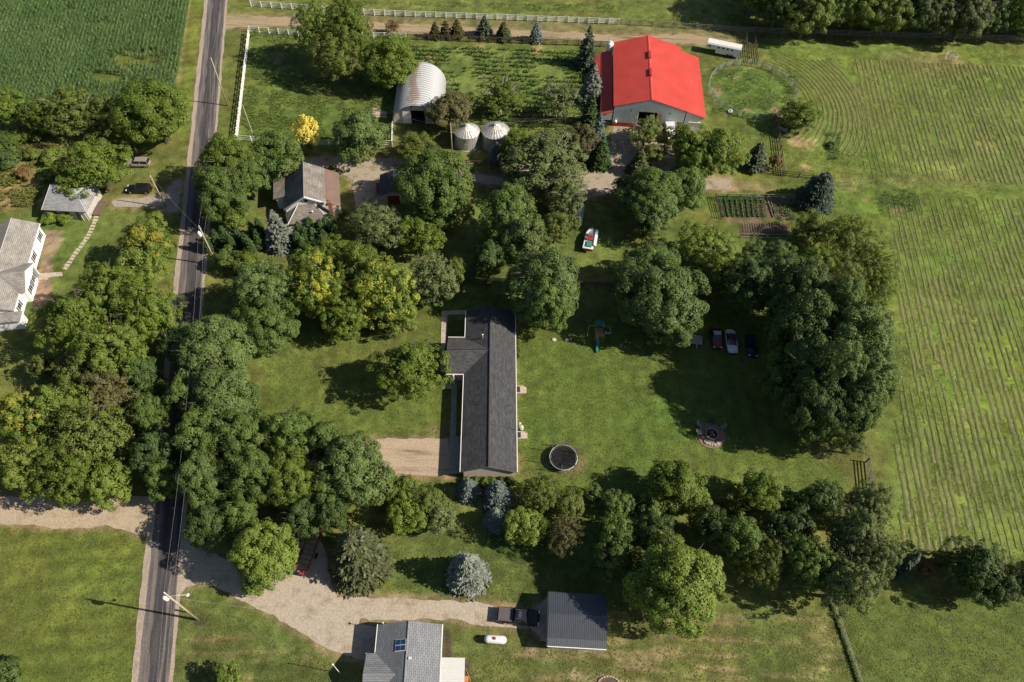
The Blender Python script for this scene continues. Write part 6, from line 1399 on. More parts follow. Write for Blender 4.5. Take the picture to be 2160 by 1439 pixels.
# ================================================================== POLES AND WIRES
pw_ = M('pole_wood', (.36, .30, .22), .9, var=.2, sc=2)
def pole(x, y, h, label, r=.15, cross=False, transformer=False, lamp=None):
    p = G(x, y); t = thing('utility_pole', label, 'utility pole', p)
    mb = MB(); mb.tube([(0, 0, -.2), (0, 0, h)], [r, r * .65], 10); mb.build('pole_shaft', pw_, t, smooth=True)
    mb = MB(); mb.lathe([(.03, h), (.06, h + .06), (.03, h + .14), (.06, h + .2), (0, h + .3)], n=8); mb.build('insulator', TRIM, t)
    if cross: mb = MB(); mb.box(-1.1, 1.1, -.05, .05, h - .6, h - .48); mb.build('cross_arm', pw_, t)
    if transformer:
        mb = MB(); mb.lathe([(0, h - 2.1), (.26, h - 2.1), (.28, h - 2.0), (.28, h - 1.25), (.2, h - 1.15), (.06, h - 1.12), (.05, h - .95), (0, h - .94)], -.42, -.12, 14); mb.build('transformer', TRIM, t, smooth=True)
        mb = MB(); mb.box(-.2, 0, -.14, -.08, h - 1.9, h - 1.8); mb.build('bracket', pipe, t)
    if lamp:
        mb = MB(); mb.tube([(0, 0, h - 1.4), (lamp[0] * .5, lamp[1] * .5, h - 1.0), (lamp[0], lamp[1], h - 1.05)], .03, 6); mb.lathe([(.05, h - .98), (.2, h - 1.08), (.14, h - 1.25), (0, h - 1.27)], lamp[0], lamp[1], 10); mb.build('street_light', TRIM, t)
    return p
pA = pole(418, 1308, 11.8, 'tall utility pole with transformer and lamp beside the road, bottom left', transformer=True, lamp=(2.2, .2))
pB = pole(458, 560, 9.6, 'utility pole with transformer by the hedge at the road', transformer=True)
pC = pole(480, 223, 10.9, 'utility pole on the verge beside the maize field and paddock', r=.14)
pD = pole(350, 437, 7.4, 'short utility pole between grey gravel drive and black car', r=.12)
pE = pole(954, 327, 7.4, 'wooden pole standing left of the grain bins', r=.11)
pF = Vector((pA.x + 11, pA.y - 52, 0)); pG_ = Vector((pC.x - 10, pC.y + 60, 0))
wirem = M('wire', (.45, .44, .42), .6)
def wire(a, za, b, zb, off=0, sag=.9, label='thin overhead wires', t=None):
    a = Vector((a.x + off, a.y, za)); b = Vector((b.x + off, b.y, zb)); pts = []
    for i in range(15): s = i / 14; q = a.lerp(b, s); q.z -= sag * 4 * s * (1 - s); pts.append(q)
    mb = MB(); mb.tube(pts, .006, 4, cap=False); return mb.build('wire', wirem, t, fix=False)
wt = thing('power_line', 'thin overhead wires strung along the east side of the road', 'power line')
for off, dz in ((0, .25), (.0, -2.3)):
    wire(pA, 11.8 + dz, pB, 9.6 + dz, off, 1.6, t=wt); wire(pB, 9.6 + dz, pC, 10.9 + dz, off, 1.6, t=wt); wire(pF, 11.8 + dz, pA, 11.8 + dz, off, 1, t=wt); wire(pC, 10.9 + dz, pG_, 11 + dz, off, 1.6, t=wt)
wt2 = thing('service_wire', 'thin wire drooping over the farmyard to the barn from the wooden pole', 'power line')
wire(pE, 7.4, Vector((24.5, 123.0, 0)), 6.0, 0, 1.2, t=wt2); wire(pE, 7.3, Vector((-26.2, 121, 0)), 3.0, 0, .8, t=wt2)
wt3 = thing('service_wire', 'thin wires from the bottom left pole to the grey house mast', 'power line')
wire(pA, 10.3, Vector((-14.2, 22.7, 0)), 3.8, 0, .8, t=wt3); wire(pB, 8.6, pD, 7.4, 0, .6, t=wt3)
guy = thing('guy_wire_guard', 'leaning pale guard pipe of the guy wire inside the paddock', 'guy wire', G(533, 282)); d_ = G(512, 222, 2.6) - G(533, 282)
mb = MB(); mb.tube([(0, 0, 0), tuple(d_)], .045, 6); mb.build('guard', M('tan_pipe', (.5, .45, .35), .6), guy)
# flagpole in the south lawn
fp = thing('flagpole', 'slim white flagpole on the lawn west of the grey house', 'flagpole', G(717, 1420)); mb = MB(); mb.tube([(0, 0, 0), (0, 0, 5.0)], [.05, .03], 8); mb.build('pole_shaft', TRIM, fp); mb = MB(); mb.lathe([(0, 5.0), (.1, 5.06), (.1, 5.16), (0, 5.22)], n=10); mb.build('finial', TRIM, fp)
mb = MB(); mb.grid([[(0, .0, 4.9), (-.1, .06, 4.9)], [(.02, .12, 4.4), (-.18, .14, 4.4)], [(.0, .05, 4.0), (-.15, .2, 3.95)]]); mb.build('flag', TRIM, fp, fix=False)

# ================================================================== VEHICLES
tyre = M('tyre_rubber', (.018, .018, .018), .85); chrome = M('chrome', (.6, .6, .62), .2, .9); cgl = glass('car_glass', (.012, .015, .02)); lampm = M('lamp_lens', (.6, .6, .58), .15); redl = M('tail_lens', (.35, .02, .02), .3)
def paint(name, c, met=.3, rough=.28): return M(name, c, rough, met, var=.04, sc=1, spec=.6)
def car(label, cat, x, y, ang, L=4.6, W=1.8, H=1.45, body=None, name='car', hood=None, roof=None, cab=(-.28, .30), tail='wagon', group=None, frontfac=.24, wheels=True, z=0):
    """front faces +x"""
    t = thing(name, label, cat, (G(x, y, .6).x, G(x, y, .6).y, z), ang, group)
    hl = L / 2; hw = W / 2; belt = H * .60
    rows = []; N_ = 13
    for i in range(N_):
        s = -1 + 2 * i / (N_ - 1); xx = s * hl; e = abs(s) ** 6; w = hw * (1 - .20 * e - .03 * s * s); zt = belt - .10 * max(s, 0) ** 2 - (.05 * max(-s, 0) ** 3) - .22 * e
        zb = .24 + .12 * e
        rows.append([(xx, -w * .90, zb), (xx, -w, zb + .18), (xx, -w, zt - .14), (xx, -w * .90, zt - .02), (xx, -w * .45, zt + .035), (xx, 0, zt + .045), (xx, w * .45, zt + .035), (xx, w * .90, zt - .02), (xx, w, zt - .14), (xx, w, zb + .18), (xx, w * .90, zb)])
    mb = MB(); mb.grid(rows); mb.poly(rows[0]); mb.poly(list(reversed(rows[-1]))); b = mb.build('body', body, t, smooth=True); shade_by_angle(b.data, 40)
    if hood: mb = MB(); mb.grid([[(xx, yy * hw, belt + .052 - .10 * (xx / hl) ** 2) for yy in (-.78, 0, .78)] for xx in (hl * .38, hl * .6, hl * .86)]); mb.build('hood', hood, t, fix=False)
    c0, c1 = cab[0] * L, cab[1] * L; zr = H; zb = belt - .01
    # cabin: base outline, roof outline
    rf = (c0 + (.16 if tail == 'wagon' else .55), c1 - .75)
    base = [(c0, -hw * .88, zb), (c1, -hw * .84, zb), (c1, hw * .84, zb), (c0, hw * .88, zb)]; top = [(rf[0], -hw * .70, zr - .05), (rf[1], -hw * .68, zr - .04), (rf[1], hw * .68, zr - .04), (rf[0], hw * .70, zr - .05)]
    def lerp(a, b_, s): return tuple(a[k] + (b_[k] - a[k]) * s for k in range(3))
    mb = MB(); mid = [(rf[0] + .1, -hw * .5, zr), (rf[1] - .1, -hw * .5, zr), (rf[1] - .1, hw * .5, zr), (rf[0] + .1, hw * .5, zr)]
    mb.poly(mid); 
    for i in range(4): j = (i + 1) % 4; mb.poly([top[i], top[j], mid[j], mid[i]])
    mb.build('roof', roof or body, t)
    def pane(i, j, nm, s0=.04, s1=.96):
        a, b_, c_, d_ = base[i], base[j], top[j], top[i]
        q = [lerp(a, b_, s0), lerp(a, b_, s1), lerp(d_, c_, s1), lerp(d_, c_, s0)]
        m_ = MB(); m_.poly(q); m_.build(nm, cgl, t, fix=False)
        m_ = MB(); m_.poly([a, lerp(a, b_, s0), lerp(d_, c_, s0), d_]); m_.poly([lerp(a, b_, s1), b_, c_, lerp(d_, c_, s1)])
        if nm == 'side_window': m_.poly([lerp(a, b_, .48), lerp(a, b_, .52), lerp(d_, c_, .52), lerp(d_, c_, .48)])
        for f in range(len(m_.v)): pass
        m_.build('pillar', body, t, fix=False)
    pane(0, 1, 'side_window', .02, .98); pane(1, 2, 'windshield'); pane(2, 3, 'side_window', .02, .98); pane(3, 0, 'rear_window')
    for sx in (-.31, .31):
        for sy in (-1, 1):
            mb = MB(); mb.tube([(sx * L, sy * (hw - .2), .33), (sx * L, sy * (hw + .01), .33)], .33, 14); w_ = mb.build('wheel', tyre, t); mb = MB(); mb.tube([(sx * L, sy * (hw + .012), .33), (sx * L, sy * (hw + .03), .33)], .2, 10); mb.build('rim', chrome, w_)
    for sy in (-1, 1):
        mb = MB(); mb.box(hl * .90, hl * .965, sy * hw * .66 - .16, sy * hw * .66 + .16, belt - .30, belt - .12); mb.build('headlight', lampm, t)
        mb = MB(); mb.box(-hl * .965, -hl * .90, sy * hw * .7 - .12, sy * hw * .7 + .12, belt - .30, belt - .12); mb.build('taillight', redl, t)
        mb = MB(); mb.box(c1 - .35, c1 - .2, sy * (hw * .9 + .08) - .08, sy * (hw * .9 + .08) + .08, belt - .02, belt + .14); mb.build('wing_mirror', body, t)
    return t
silver = paint('silver_taupe_paint', (.34, .31, .29)); black = paint('black_paint', (.012, .013, .018)); whitep = paint('white_car_paint', (.62, .64, .66), .1); navyp = paint('dark_blue_paint', (.02, .035, .055)); redp = paint('red_paint', (.40, .035, .03), .1)
car('silver taupe station wagon parked on the grass west of the road', 'car', 290, 343, rad(183), 4.7, 1.8, 1.5, silver, cab=(-.47, .22), tail='wagon')
car('black car parked in shade beside the short grey gravel drive', 'car', 293, 398, rad(182), 4.6, 1.8, 1.5, black, cab=(-.46, .2), tail='wagon')
car('light coupe with black soft top, middle of the three yard cars', 'car', 1543, 719, rad(-91), 4.7, 1.82, 1.35, whitep, cab=(-.30, .22), tail='coupe', roof=M('soft_top', (.035, .035, .04), .9), group='cars parked in the shaded yard')
car('maroon vintage car with white roof under the maple, left of the light coupe', 'car', 1511, 712, rad(-91), 4.3, 1.75, 1.5, paint('maroon_paint', (.09, .02, .02)), cab=(-.3, .18), tail='coupe', hood=M('faded_red_paint', (.22, .05, .045), .5), roof=M('dull_white_top', (.42, .43, .44), .5), group='cars parked in the shaded yard')
car('dark blue-black car, rightmost of the three yard cars', 'car', 1585, 728, rad(-92), 4.5, 1.8, 1.45, navyp, cab=(-.4, .2), tail='wagon', group='cars parked in the shaded yard')
# black pickup with bed cover
pk = thing('pickup_truck', 'black crew cab pickup with dark bed cover on the gravel drive by the metal shed', 'pickup truck', (G(1094, 1300, .8).x, G(1094, 1300, .8).y, 0), rad(-3))
L, hw = 5.4, .97
rows = []
for s in np.linspace(-1, 1, 15):
    e = abs(s) ** 8; w = hw * (1 - .12 * e - (.05 * max(s, 0) ** 4)); zt = 1.08 + (.04 if s > .3 else 0) - .14 * e - .06 * max(s, 0) ** 3; xx = s * L / 2
    rows.append([(xx, -w * .93, .38), (xx, -w, .55), (xx, -w, zt - .12), (xx, -w * .93, zt), (xx, 0, zt + (.04 if s > .3 else 0)), (xx, w * .93, zt), (xx, w, zt - .12), (xx, w, .55), (xx, w * .93, .38)])
mb = MB(); mb.grid(rows); mb.poly(rows[0]); mb.poly(list(reversed(rows[-1]))); o = mb.build('body', black, pk, smooth=True); shade_by_angle(o.data, 40)
mb = MB(); mb.hexa([(-2.6, -.86, 1.085), (-.75, -.86, 1.1), (-.75, .86, 1.1), (-2.6, .86, 1.085), (-2.58, -.82, 1.15), (-.77, -.82, 1.17), (-.77, .82, 1.17), (-2.58, .82, 1.15)]); mb.build('bed_cover', M('bed_cover', (.085, .08, .082), .8), pk)
zb, zt = 1.09, 1.72; bs_ = [(-.72, -.88), (1.22, -.86), (1.22, .86), (-.72, .88)]; tp = [(-.45, -.68), (.45, -.66), (.45, .66), (-.45, .68)]
mb = MB(); mb.hexa([(tp[0][0], tp[0][1], zt - .06), (tp[1][0], tp[1][1], zt - .06), (tp[2][0], tp[2][1], zt - .06), (tp[3][0], tp[3][1], zt - .06)] + [(a_ * .92, b_ * .9, zt) for a_, b_ in tp]); rf_ = mb.build('roof', black, pk)
mb = MB(); mb.box(-.05, .38, -.4, .4, zt + .004, zt + .02); mb.build('sunroof', M('sunroof_glass', (.05, .055, .07), .05, spec=.9), rf_)
for y in (-.56, .56): mb = MB(); mb.box(-.4, .4, y - .02, y + .02, zt + .02, zt + .07); mb.build('roof_rail', chrome, rf_)
for i, nm in ((0, 'side_window'), (1, 'windshield'), (2, 'side_window'), (3, 'rear_window')):
    j = (i + 1) % 4; mb = MB(); mb.poly([(*bs_[i], zb), (*bs_[j], zb), (*tp[j], zt - .05), (*tp[i], zt - .05)]); mb.build(nm, cgl, pk, fix=False)
for sx in (-1.65, 1.7):
    for sy in (-1, 1): mb = MB(); mb.tube([(sx, sy * .72, .4), (sx, sy * .99, .4)], .4, 16); w_ = mb.build('wheel', tyre, pk); mb = MB(); mb.tube([(sx, sy * .992, .4), (sx, sy * 1.01, .4)], .24, 10); mb.build('rim', chrome, w_)
for sy in (-1, 1):
    mb = MB(); mb.box(2.5, 2.66, sy * .72 - .16, sy * .72 + .16, .82, 1.0); mb.build('headlight', lampm, pk)
    mb = MB(); mb.box(-2.7, -2.6, sy * .85 - .08, sy * .85 + .08, .75, 1.05); mb.build('taillight', redl, pk)
    mb = MB(); mb.box(.95, 1.12, sy * 1.03 - .12, sy * 1.03 + .12, 1.1, 1.3); mb.build('wing_mirror', black, pk)
for y in (-.28, .28): mb = MB(); mb.box(1.4, 2.5, y - .03, y + .03, 1.13, 1.165); mb.build('hood_stripe', M('hood_crease', (.06, .07, .09), .3, .3), pk)

# horse trailer with gooseneck
ht = thing('horse_trailer', 'white gooseneck horse trailer on the dirt north-east of the red barn', 'trailer', (44.55, 150.4, 0), rad(-15.5))
tw = M('trailer_white', (.70, .72, .74), .4, .2, var=.04)
mb = MB(); mb.extr([(-1.05, .45), (1.05, .45), (1.05, 2.3), (.85, 2.5), (-.85, 2.5), (-1.05, 2.3)], 'x', -1.6, 3.8); mb.build('body', tw, ht)
mb = MB(); mb.extr([(-1.05, 1.45), (1.05, 1.45), (1.05, 2.3), (.85, 2.5), (-.85, 2.5), (-1.05, 2.3)], 'x', -3.8, -1.61); mb.build('gooseneck', tw, ht)
mb = MB(); mb.box(-3.75, 3.75, -.84, .84, 2.505, 2.54); mb.build('roof', M('trailer_roof', (.62, .60, .58), .5, var=.15), ht)
for x in (-3.1, -1.1, -.1, .9, 1.9): mb = MB(); mb.box(x - .22, x + .22, -1.085, -1.053, 1.7, 2.05); mb.build('window', cgl, ht)
mb = MB(); mb.box(-.75, -.7, -1.075, -1.053, .5, 2.2); mb.box(.35, .4, -1.075, -1.053, .5, 2.2); mb.build('door_seam', GUT, ht)
for x in (1.2, 2.05):
    for sy in (-1, 1): mb = MB(); mb.tube([(x, sy * .95, .38), (x, sy * 1.15, .38)], .38, 14); mb.build('wheel', tyre, ht)
mb = MB(); mb.box(.7, 2.55, -1.2, -1.052, .78, .88); mb.build('mudguard', GUT, ht)
mb = MB(); mb.tube([(-3.4, 0, 1.44), (-3.4, 0, .6)], .06, 8); mb.build('hitch', pipe, ht)

# red and white truck by the barn
rt = thing('farm_truck', 'red truck with white cab roof and flat load, parked before the barn', 'truck', G(1413, 282, .5) + Vector((0, 0, -.5)), rad(97))
mb = MB(); mb.box(-2.6, 2.3, -.95, .95, .5, 1.15); mb.build('chassis', redp, rt)
mb = MB(); mb.hexa([(.3, -.98, 1.16), (2.2, -.98, 1.16), (2.2, .98, 1.16), (.3, .98, 1.16), (.4, -.88, 2.15), (1.75, -.88, 2.15), (1.75, .88, 2.15), (.4, .88, 2.15)]); mb.build('cab', whitep, rt)
mb = MB(); mb.poly([(2.21, -.8, 1.25), (2.21, .8, 1.25), (1.8, .76, 2.08), (1.8, -.76, 2.08)]); mb.build('windshield', cgl, rt, fix=False)
mb = MB(); mb.box(-2.6, .2, -1.05, 1.05, 1.3, 1.42); mb.build('flat_bed', whitep, rt)
mb = MB(); mb.box(-2.2, -.4, -.6, .6, 1.43, 1.9); mb.build('load', TRIM, rt)
for x in (-1.7, 1.5):
    for sy in (-1, 1): mb = MB(); mb.tube([(x, sy * .75, .42), (x, sy * 1.02, .42)], .42, 14); mb.build('wheel', tyre, rt)
# pontoon style boat on trailer and pale boat trailer
bt = thing('boat_on_trailer', 'red, white and green boat and canopy on a trailer in the farm lawn', 'boat', G(1243, 512), rad(80))
hull = []
for s in np.linspace(-1, 1, 11):
    w = .95 * (1 - max(s, 0) ** 3 * .85); hull.append([(s * 2.6, -w, 1.15), (s * 2.6, -w * .8, .7), (s * 2.6, 0, .45 + max(s, 0) ** 3 * .4), (s * 2.6, w * .8, .7), (s * 2.6, w, 1.15)])
mb = MB(); mb.grid(hull); mb.poly(hull[0]); mb.build('hull', redp, bt)
mb = MB(); mb.grid([[(r[0][0], r[0][1] * .99, 1.16), (r[0][0], 0, 1.2), (r[0][0], -r[0][1] * .99, 1.16)] for r in hull]); mb.build('deck', whitep, bt, fix=False)
mb = MB(); mb.box(-2.2, -.9, -.55, .35, 1.22, 1.45); mb.build('cover', M('green_tarp', (.03, .20, .13), .7, var=.2, sc=5), bt)
mb = MB(); mb.box(-.7, .1, -.6, .6, 1.22, 1.5); mb.build('seat', redp, bt)
mb = MB(); mb.box(.2, 1.0, -.4, .4, 1.25, 1.6); mb.build('console', M('grey_black', (.12, .12, .13), .5), bt)
mb = MB(); mb.hexa([(-1.8, -1.35, 1.3), (2.0, -1.25, 1.3), (2.0, -.75, 1.5), (-1.8, -.85, 1.5), (-1.8, -1.35, 1.36), (2.0, -1.25, 1.36), (2.0, -.75, 1.56), (-1.8, -.85, 1.56)]); mb.build('canopy', whitep, bt)
mb = MB(); mb.box(-2.4, 3.4, -.06, .06, .35, .44); mb.build('trailer_beam', pipe, bt)
for sy in (-1, 1): mb = MB(); mb.tube([(-.8, sy * .85, .33), (-.8, sy * 1.05, .33)], .33, 12); mb.build('wheel', tyre, bt)
pt = thing('flat_trailer', 'long narrow pale blue trailer in tree shade above the boat', 'trailer', G(1223, 460), rad(84))
mb = MB(); mb.box(-2.6, 2.6, -.55, .55, .55, .62); mb.build('bed', M('pale_blue_metal', (.42, .50, .56), .4, .2), pt)
for sy in (-1, 1):
    mb = MB(); mb.box(-2.6, 2.6, sy * .55 - .03, sy * .55 + .03, .62, .95); mb.build('side_rail', MATS['pale_blue_metal'], pt)
    mb = MB(); mb.tube([(-.3, sy * .6, .3), (-.3, sy * .8, .3)], .3, 12); mb.build('wheel', tyre, pt)
mb = MB(); mb.box(2.6, 3.6, -.05, .05, .5, .6); mb.build('drawbar', pipe, pt)
# red farm implement under the trees
im = thing('hay_elevator', 'long red farm conveyor standing in shade between the two southern trees', 'farm implement', G(655, 1165), rad(78))
for y in (-.8, .8): mb = MB(); mb.hexa([(-2.8, y - .06, .5), (2.8, y - .06, 1.6), (2.8, y + .06, 1.6), (-2.8, y + .06, .5), (-2.8, y - .06, .75), (2.8, y - .06, 1.85), (2.8, y + .06, 1.85), (-2.8, y + .06, .75)]); mb.build('side_beam', M('old_implement_red', (.20, .03, .025), .7, var=.3, sc=3), im)
for i in range(9): x = -2.6 + i * .65; z = .6 + (x + 2.8) * .196; mb = MB(); mb.box(x - .04, x + .04, -.73, .73, z, z + .08); mb.build('cross_bar', M('dark_rust', (.12, .05, .04), .8), im)
mb = MB(); mb.box(-3.3, -2.81, -.5, .1, .3, .9); mb.build('hopper', M('old_implement_red', (.20, .03, .025), .7, var=.3, sc=3), im)
for sy in (-1, 1): mb = MB(); mb.tube([(-.4, sy * .95, .4), (-.4, sy * 1.15, .4)], .4, 12); mb.build('wheel', tyre, im)
# small flat utility trailer and timber by the yard cars
ut = thing('utility_trailer', 'small flat trailer with pale deck left of the yard cars', 'trailer', G(1468, 722), rad(-4))
mb = MB(); mb.box(-.95, .95, -.7, .7, .4, .48); mb.build('bed', M('grey_boards', (.33, .31, .28), .8, var=.2), ut)
mb = MB(); mb.box(-.95, .95, .7, .74, .48, .9); mb.build('side_board', MATS['grey_boards'], ut)
for sx in (-1, 1): mb = MB(); mb.tube([(sx * .96, -.1, .28), (sx * 1.12, -.1, .28)], .28, 12); mb.build('wheel', tyre, ut)
mb = MB(); mb.box(-.04, .04, -1.5, -.7, .36, .44); mb.build('drawbar', pipe, ut)

# ================================================================== YARD THINGS
# propane tank
pt_ = thing('propane_tank', 'large white propane tank with red valve cap on the south lawn', 'propane tank', (G(1045, 1350, .6).x, G(1045, 1350, .6).y, 0), rad(-1))
pr = [(0, 0)] + [(.52 * math.sin(a), .52 * (1 - math.cos(a))) for a in (.4, .8, 1.2, 1.57)]; Lh = 1.42
rows = []
for (r, d) in pr: rows.append((-Lh + d, r))
for (r, d) in reversed(pr): rows.append((Lh - d, r))
mb = MB(); mb.grid([[(x, r * math.cos(2 * math.pi * k / 20), .82 + r * math.sin(2 * math.pi * k / 20)) for k in range(20)] for x, r in rows], closed=True); mb.build('tank', M('tank_white', (.66, .66, .66), .35, var=.02), pt_, smooth=True)
mb = MB(); mb.lathe([(.17, 1.30), (.17, 1.5), (.12, 1.55), (0, 1.56)], -.08, 0, 14); mb.build('valve_cap', M('valve_red', (.42, .04, .04), .5), pt_)
mb = MB(); mb.lathe([(.04, 1.33), (.04, 1.4), (0, 1.4)], .5, 0, 8); mb.build('relief_valve', pipe, pt_)
for x in (-.9, .9): mb = MB(); mb.box(x - .12, x + .12, -.42, .42, 0, .42); mb.build('foot', conc, pt_)

# trampoline
tr = thing('trampoline', 'round black trampoline with tall safety net poles on the east lawn', 'trampoline', (8.25, 47.55, 0))
RT = 1.95
mb = MB(); mb.lathe([(0, .88), (RT - .22, .90)], n=40); mb.build('mat', M('tramp_mat', (.014, .014, .017), .85, var=.3, sc=1.5, spec=.1, dirt=(.08, .04, .025), dirt_amt=.3, dsc=.9), tr)
mb = MB(); mb.lathe([(RT - .24, .90), (RT - .20, .95), (RT + .03, .95), (RT + .05, .90)], n=40); mb.build('pad', M('tramp_pad', (.03, .035, .035), .5), tr)
mb = MB(); mb.tube([(RT * 1.03 * math.cos(t * math.pi / 20), RT * 1.03 * math.sin(t * math.pi / 20), .93) for t in range(41)], .055, 6); mb.build('frame', M('tramp_frame', (.45, .52, .49), .4, .2), tr, smooth=True)
netm, nt, b = newmat('net_mesh'); b.inputs['Base Color'].default_value = (.015, .02, .018, 1); b.inputs['Roughness'].default_value = .8
tb = N(nt, 'ShaderNodeBsdfTransparent'); ms = N(nt, 'ShaderNodeMixShader'); ms.inputs[0].default_value = .22; nt.links.new(tb.outputs[0], ms.inputs[1]); nt.links.new(b.outputs[0], ms.inputs[2]); nt.links.new(ms.outputs[0], nt.nodes['Material Output'].inputs[0])
pts6 = [(RT * 1.08 * math.cos(math.pi * (k + .35) / 3), RT * 1.08 * math.sin(math.pi * (k + .35) / 3)) for k in range(6)]
for (x, y) in pts6: mb = MB(); mb.tube([(x, y, 0), (x, y, 2.7)], .05, 6); mb.build('net_pole', M('net_pole', (.16, .19, .18), .5), tr)
rows0 = []; rows1 = []; 
for k in range(6):
    a_, b_ = pts6[k], pts6[(k + 1) % 6]
    for s in range(6):
        t_ = s / 6; pull = 1 - .14 * math.sin(math.pi * t_); x = (a_[0] + (b_[0] - a_[0]) * t_); y = (a_[1] + (b_[1] - a_[1]) * t_); rows0.append((x, y, .95)); rows1.append((x * pull, y * pull, 2.6 - .35 * math.sin(math.pi * t_)))
mb = MB(); mb.grid([rows0, rows1], closed=True); mb.build('safety_net', netm, tr, fix=False)
for k in range(6): mb = MB(); x, y = pts6[k]; mb.tube([(x * .95, y * .95, .9), (x * .95, y * .95, 0)], .03, 5); mb.build('leg', MATS['tramp_frame'], tr)

# playset
ps = thing('playset', 'wooden playset with green canopy and green slide in the shaded yard', 'playset', (14.1, 70.0, 0), rad(2))
wd = M('play_wood', (.30, .19, .10), .8, var=.2, sc=4); grn = M('green_plastic', (.02, .17, .115), .4, var=.06); grc = M('green_canvas', (.02, .155, .11), .8, var=.1)
for x in (-.65, .65):
    for y in (-.9, .9): mb = MB(); mb.box(x - .05, x + .05, y - .05, y + .05, 0, 2.75 if y > 0 else 2.0); mb.build('post', wd, ps)
for i in range(8): mb = MB(); mb.box(-.62, .62, -.85 + i * .215, -.66 + i * .215, 1.2, 1.24); mb.build('deck_board', wd, ps)
for s_ in (-1, 1): mb = MB(); mb.hexa([(0, .05, 3.15), (s_ * .85, .05, 2.55), (s_ * .85, 1.3, 2.55), (0, 1.3, 3.15), (0, .05, 3.18), (s_ * .85, .05, 2.58), (s_ * .85, 1.3, 2.58), (0, 1.3, 3.18)]); mb.build('canopy', grc, ps)
mb = MB(); mb.grid([[(-.55, y, z + .12), (-.5, y, z), (-.1, y, z), (-.05, y, z + .12)] for y, z in ((-.9, 1.25), (-1.3, 1.1), (-2.0, .65), (-2.7, .28), (-3.2, .2))]); mb.build('slide', grn, ps, fix=False)
for s_ in (-1, 1): mb = MB(); mb.tube([(s_ * .65, .5, 2.3), (s_ * 1.7, .6, 2.25)], .05, 6); mb.tube([(s_ * 1.7, .6, 2.25), (s_ * 1.9, .6 + .8, 0)], .05, 6); mb.tube([(s_ * 1.7, .6, 2.25), (s_ * 1.9, -.2, 0)], .05, 6); mb.build('swing_frame', wd, ps)
mb = MB()
for z in (.3, .6, .9): mb.box(.1, .6, -1.02 - (.9 - z) * .3, -.97 - (.9 - z) * .3, z, z + .06)
mb.build('ladder', wd, ps)
kc = thing('toy_car', 'pale blue plastic ride-on toy beside the playset slide', 'toy car', G(1282, 703), .4)
mb = MB(); mb.hexa([(-.5, -.3, .15), (.5, -.3, .15), (.5, .3, .15), (-.5, .3, .15), (-.42, -.27, .55), (.45, -.27, .45), (.45, .27, .45), (-.42, .27, .55)]); mb.build('body', M('pale_blue_plastic', (.40, .46, .55), .5), kc)
mb = MB(); mb.box(-.25, .15, -.24, .24, .56, .8); mb.build('seat', navyp, kc)
for sx in (-.3, .3):
    for sy in (-.3, .3): mb = MB(); mb.tube([(sx, sy - .05, .14), (sx, sy + .05, .14)], .14, 10); mb.build('wheel', tyre, kc)
for (x, y, lb) in ((1169, 717, 'round concrete lid in the lawn, left of the pair'), (1196, 717, 'round concrete lid in the lawn, right of the pair')):
    s_ = thing('septic_lid', lb, 'lid', G(x, y), 0, 'concrete lids in the lawn'); mb = MB(); mb.lathe([(.34, 0), (.34, .10), (.30, .12), (0, .12)], n=20); mb.build('lid', M('lid_concrete', (.45, .42, .40), .9, var=.15), s_); mb = MB(); mb.tube([(-.06, 0, .13), (.06, 0, .13)], .015, 5); mb.build('handle', pipe, s_)
mk_ = thing('vent_cap', 'small white pipe beside the right concrete lid', 'pipe', G(1204, 717)); mb = MB(); mb.lathe([(.06, 0), (.06, .35), (.09, .36), (.09, .42), (0, .44)], n=10); mb.build('pipe', TRIM, mk_)
for (x, y, lb) in ((1309, 730, 'brown log stump in the shaded yard near the large maple'), (1320, 720, 'pile of reddish bark by the log stump'), (1382, 722, 'short brown post under the large maple')):
    s_ = thing('log_stump', lb, 'stump', G(x, y)); mb = MB(); mb.lathe([(.32, 0), (.27, .1), (.26, .42), (0, .43)], n=12); mb.build('stump', M('stump_wood', (.24, .13, .08), .9, var=.3), s_)

# fire pit: gravel disc, ring of blocks, grate, logs, chairs and rocks around
fc = G(1501, 917); sheet('fire_pit_gravel', 'round patch of brown gravel under the fire pit', [Vector((fc.x + 2.15 * math.cos(a / 20 * math.pi), fc.y - .15 + 2.05 * math.sin(a / 20 * math.pi), 0)) for a in range(40)], .014, gravelmat('pit_gravel', (.24, .165, .115), dk=.6), rag=.25, seed=71)
fpit = thing('fire_pit', 'round stone block fire pit with charred logs on a gravel circle', 'fire pit', (fc.x, fc.y, 0))
blkm = M('pit_block', (.20, .175, .155), .9, var=.3, sc=5, bump=.4)
m = MB(); m.hexa([(.80, -.13, 0), (1.02, -.16, 0), (1.02, .16, 0), (.80, .13, 0), (.81, -.12, .3), (1.0, -.15, .3), (1.0, .15, .3), (.81, .12, .3)]); bm_ = m.mesh('block'); bm_.materials.append(blkm)
for i in range(18): o = meshobj('block', bm_, None, fpit, (0, 0, random.uniform(-.02, .02))); o.rotation_euler = (0, 0, i * math.pi / 9)
mb = MB(); mb.lathe([(0, .04), (.80, .05)], n=24); mb.build('ash_bed', M('ash', (.03, .028, .027), .95, var=.4, sc=6), fpit)
for i, (x, y, a_) in enumerate(((-.05, .1, 2.2), (.18, -.05, 2.0), (-.2, -.25, .5))): mb = MB(); mb.tube([(-.5, 0, .18 + .06 * i), (.5, 0, .2 + .06 * i)], .09, 8); o = mb.build('log', M('burnt_log', (.16, .12, .10), .9, var=.4, sc=8), fpit); o.location = (x, y, 0); o.rotation_euler = (0, 0, a_)
rk = M('rock_grey', (.30, .285, .275), .9, var=.3, sc=4, bump=.5)
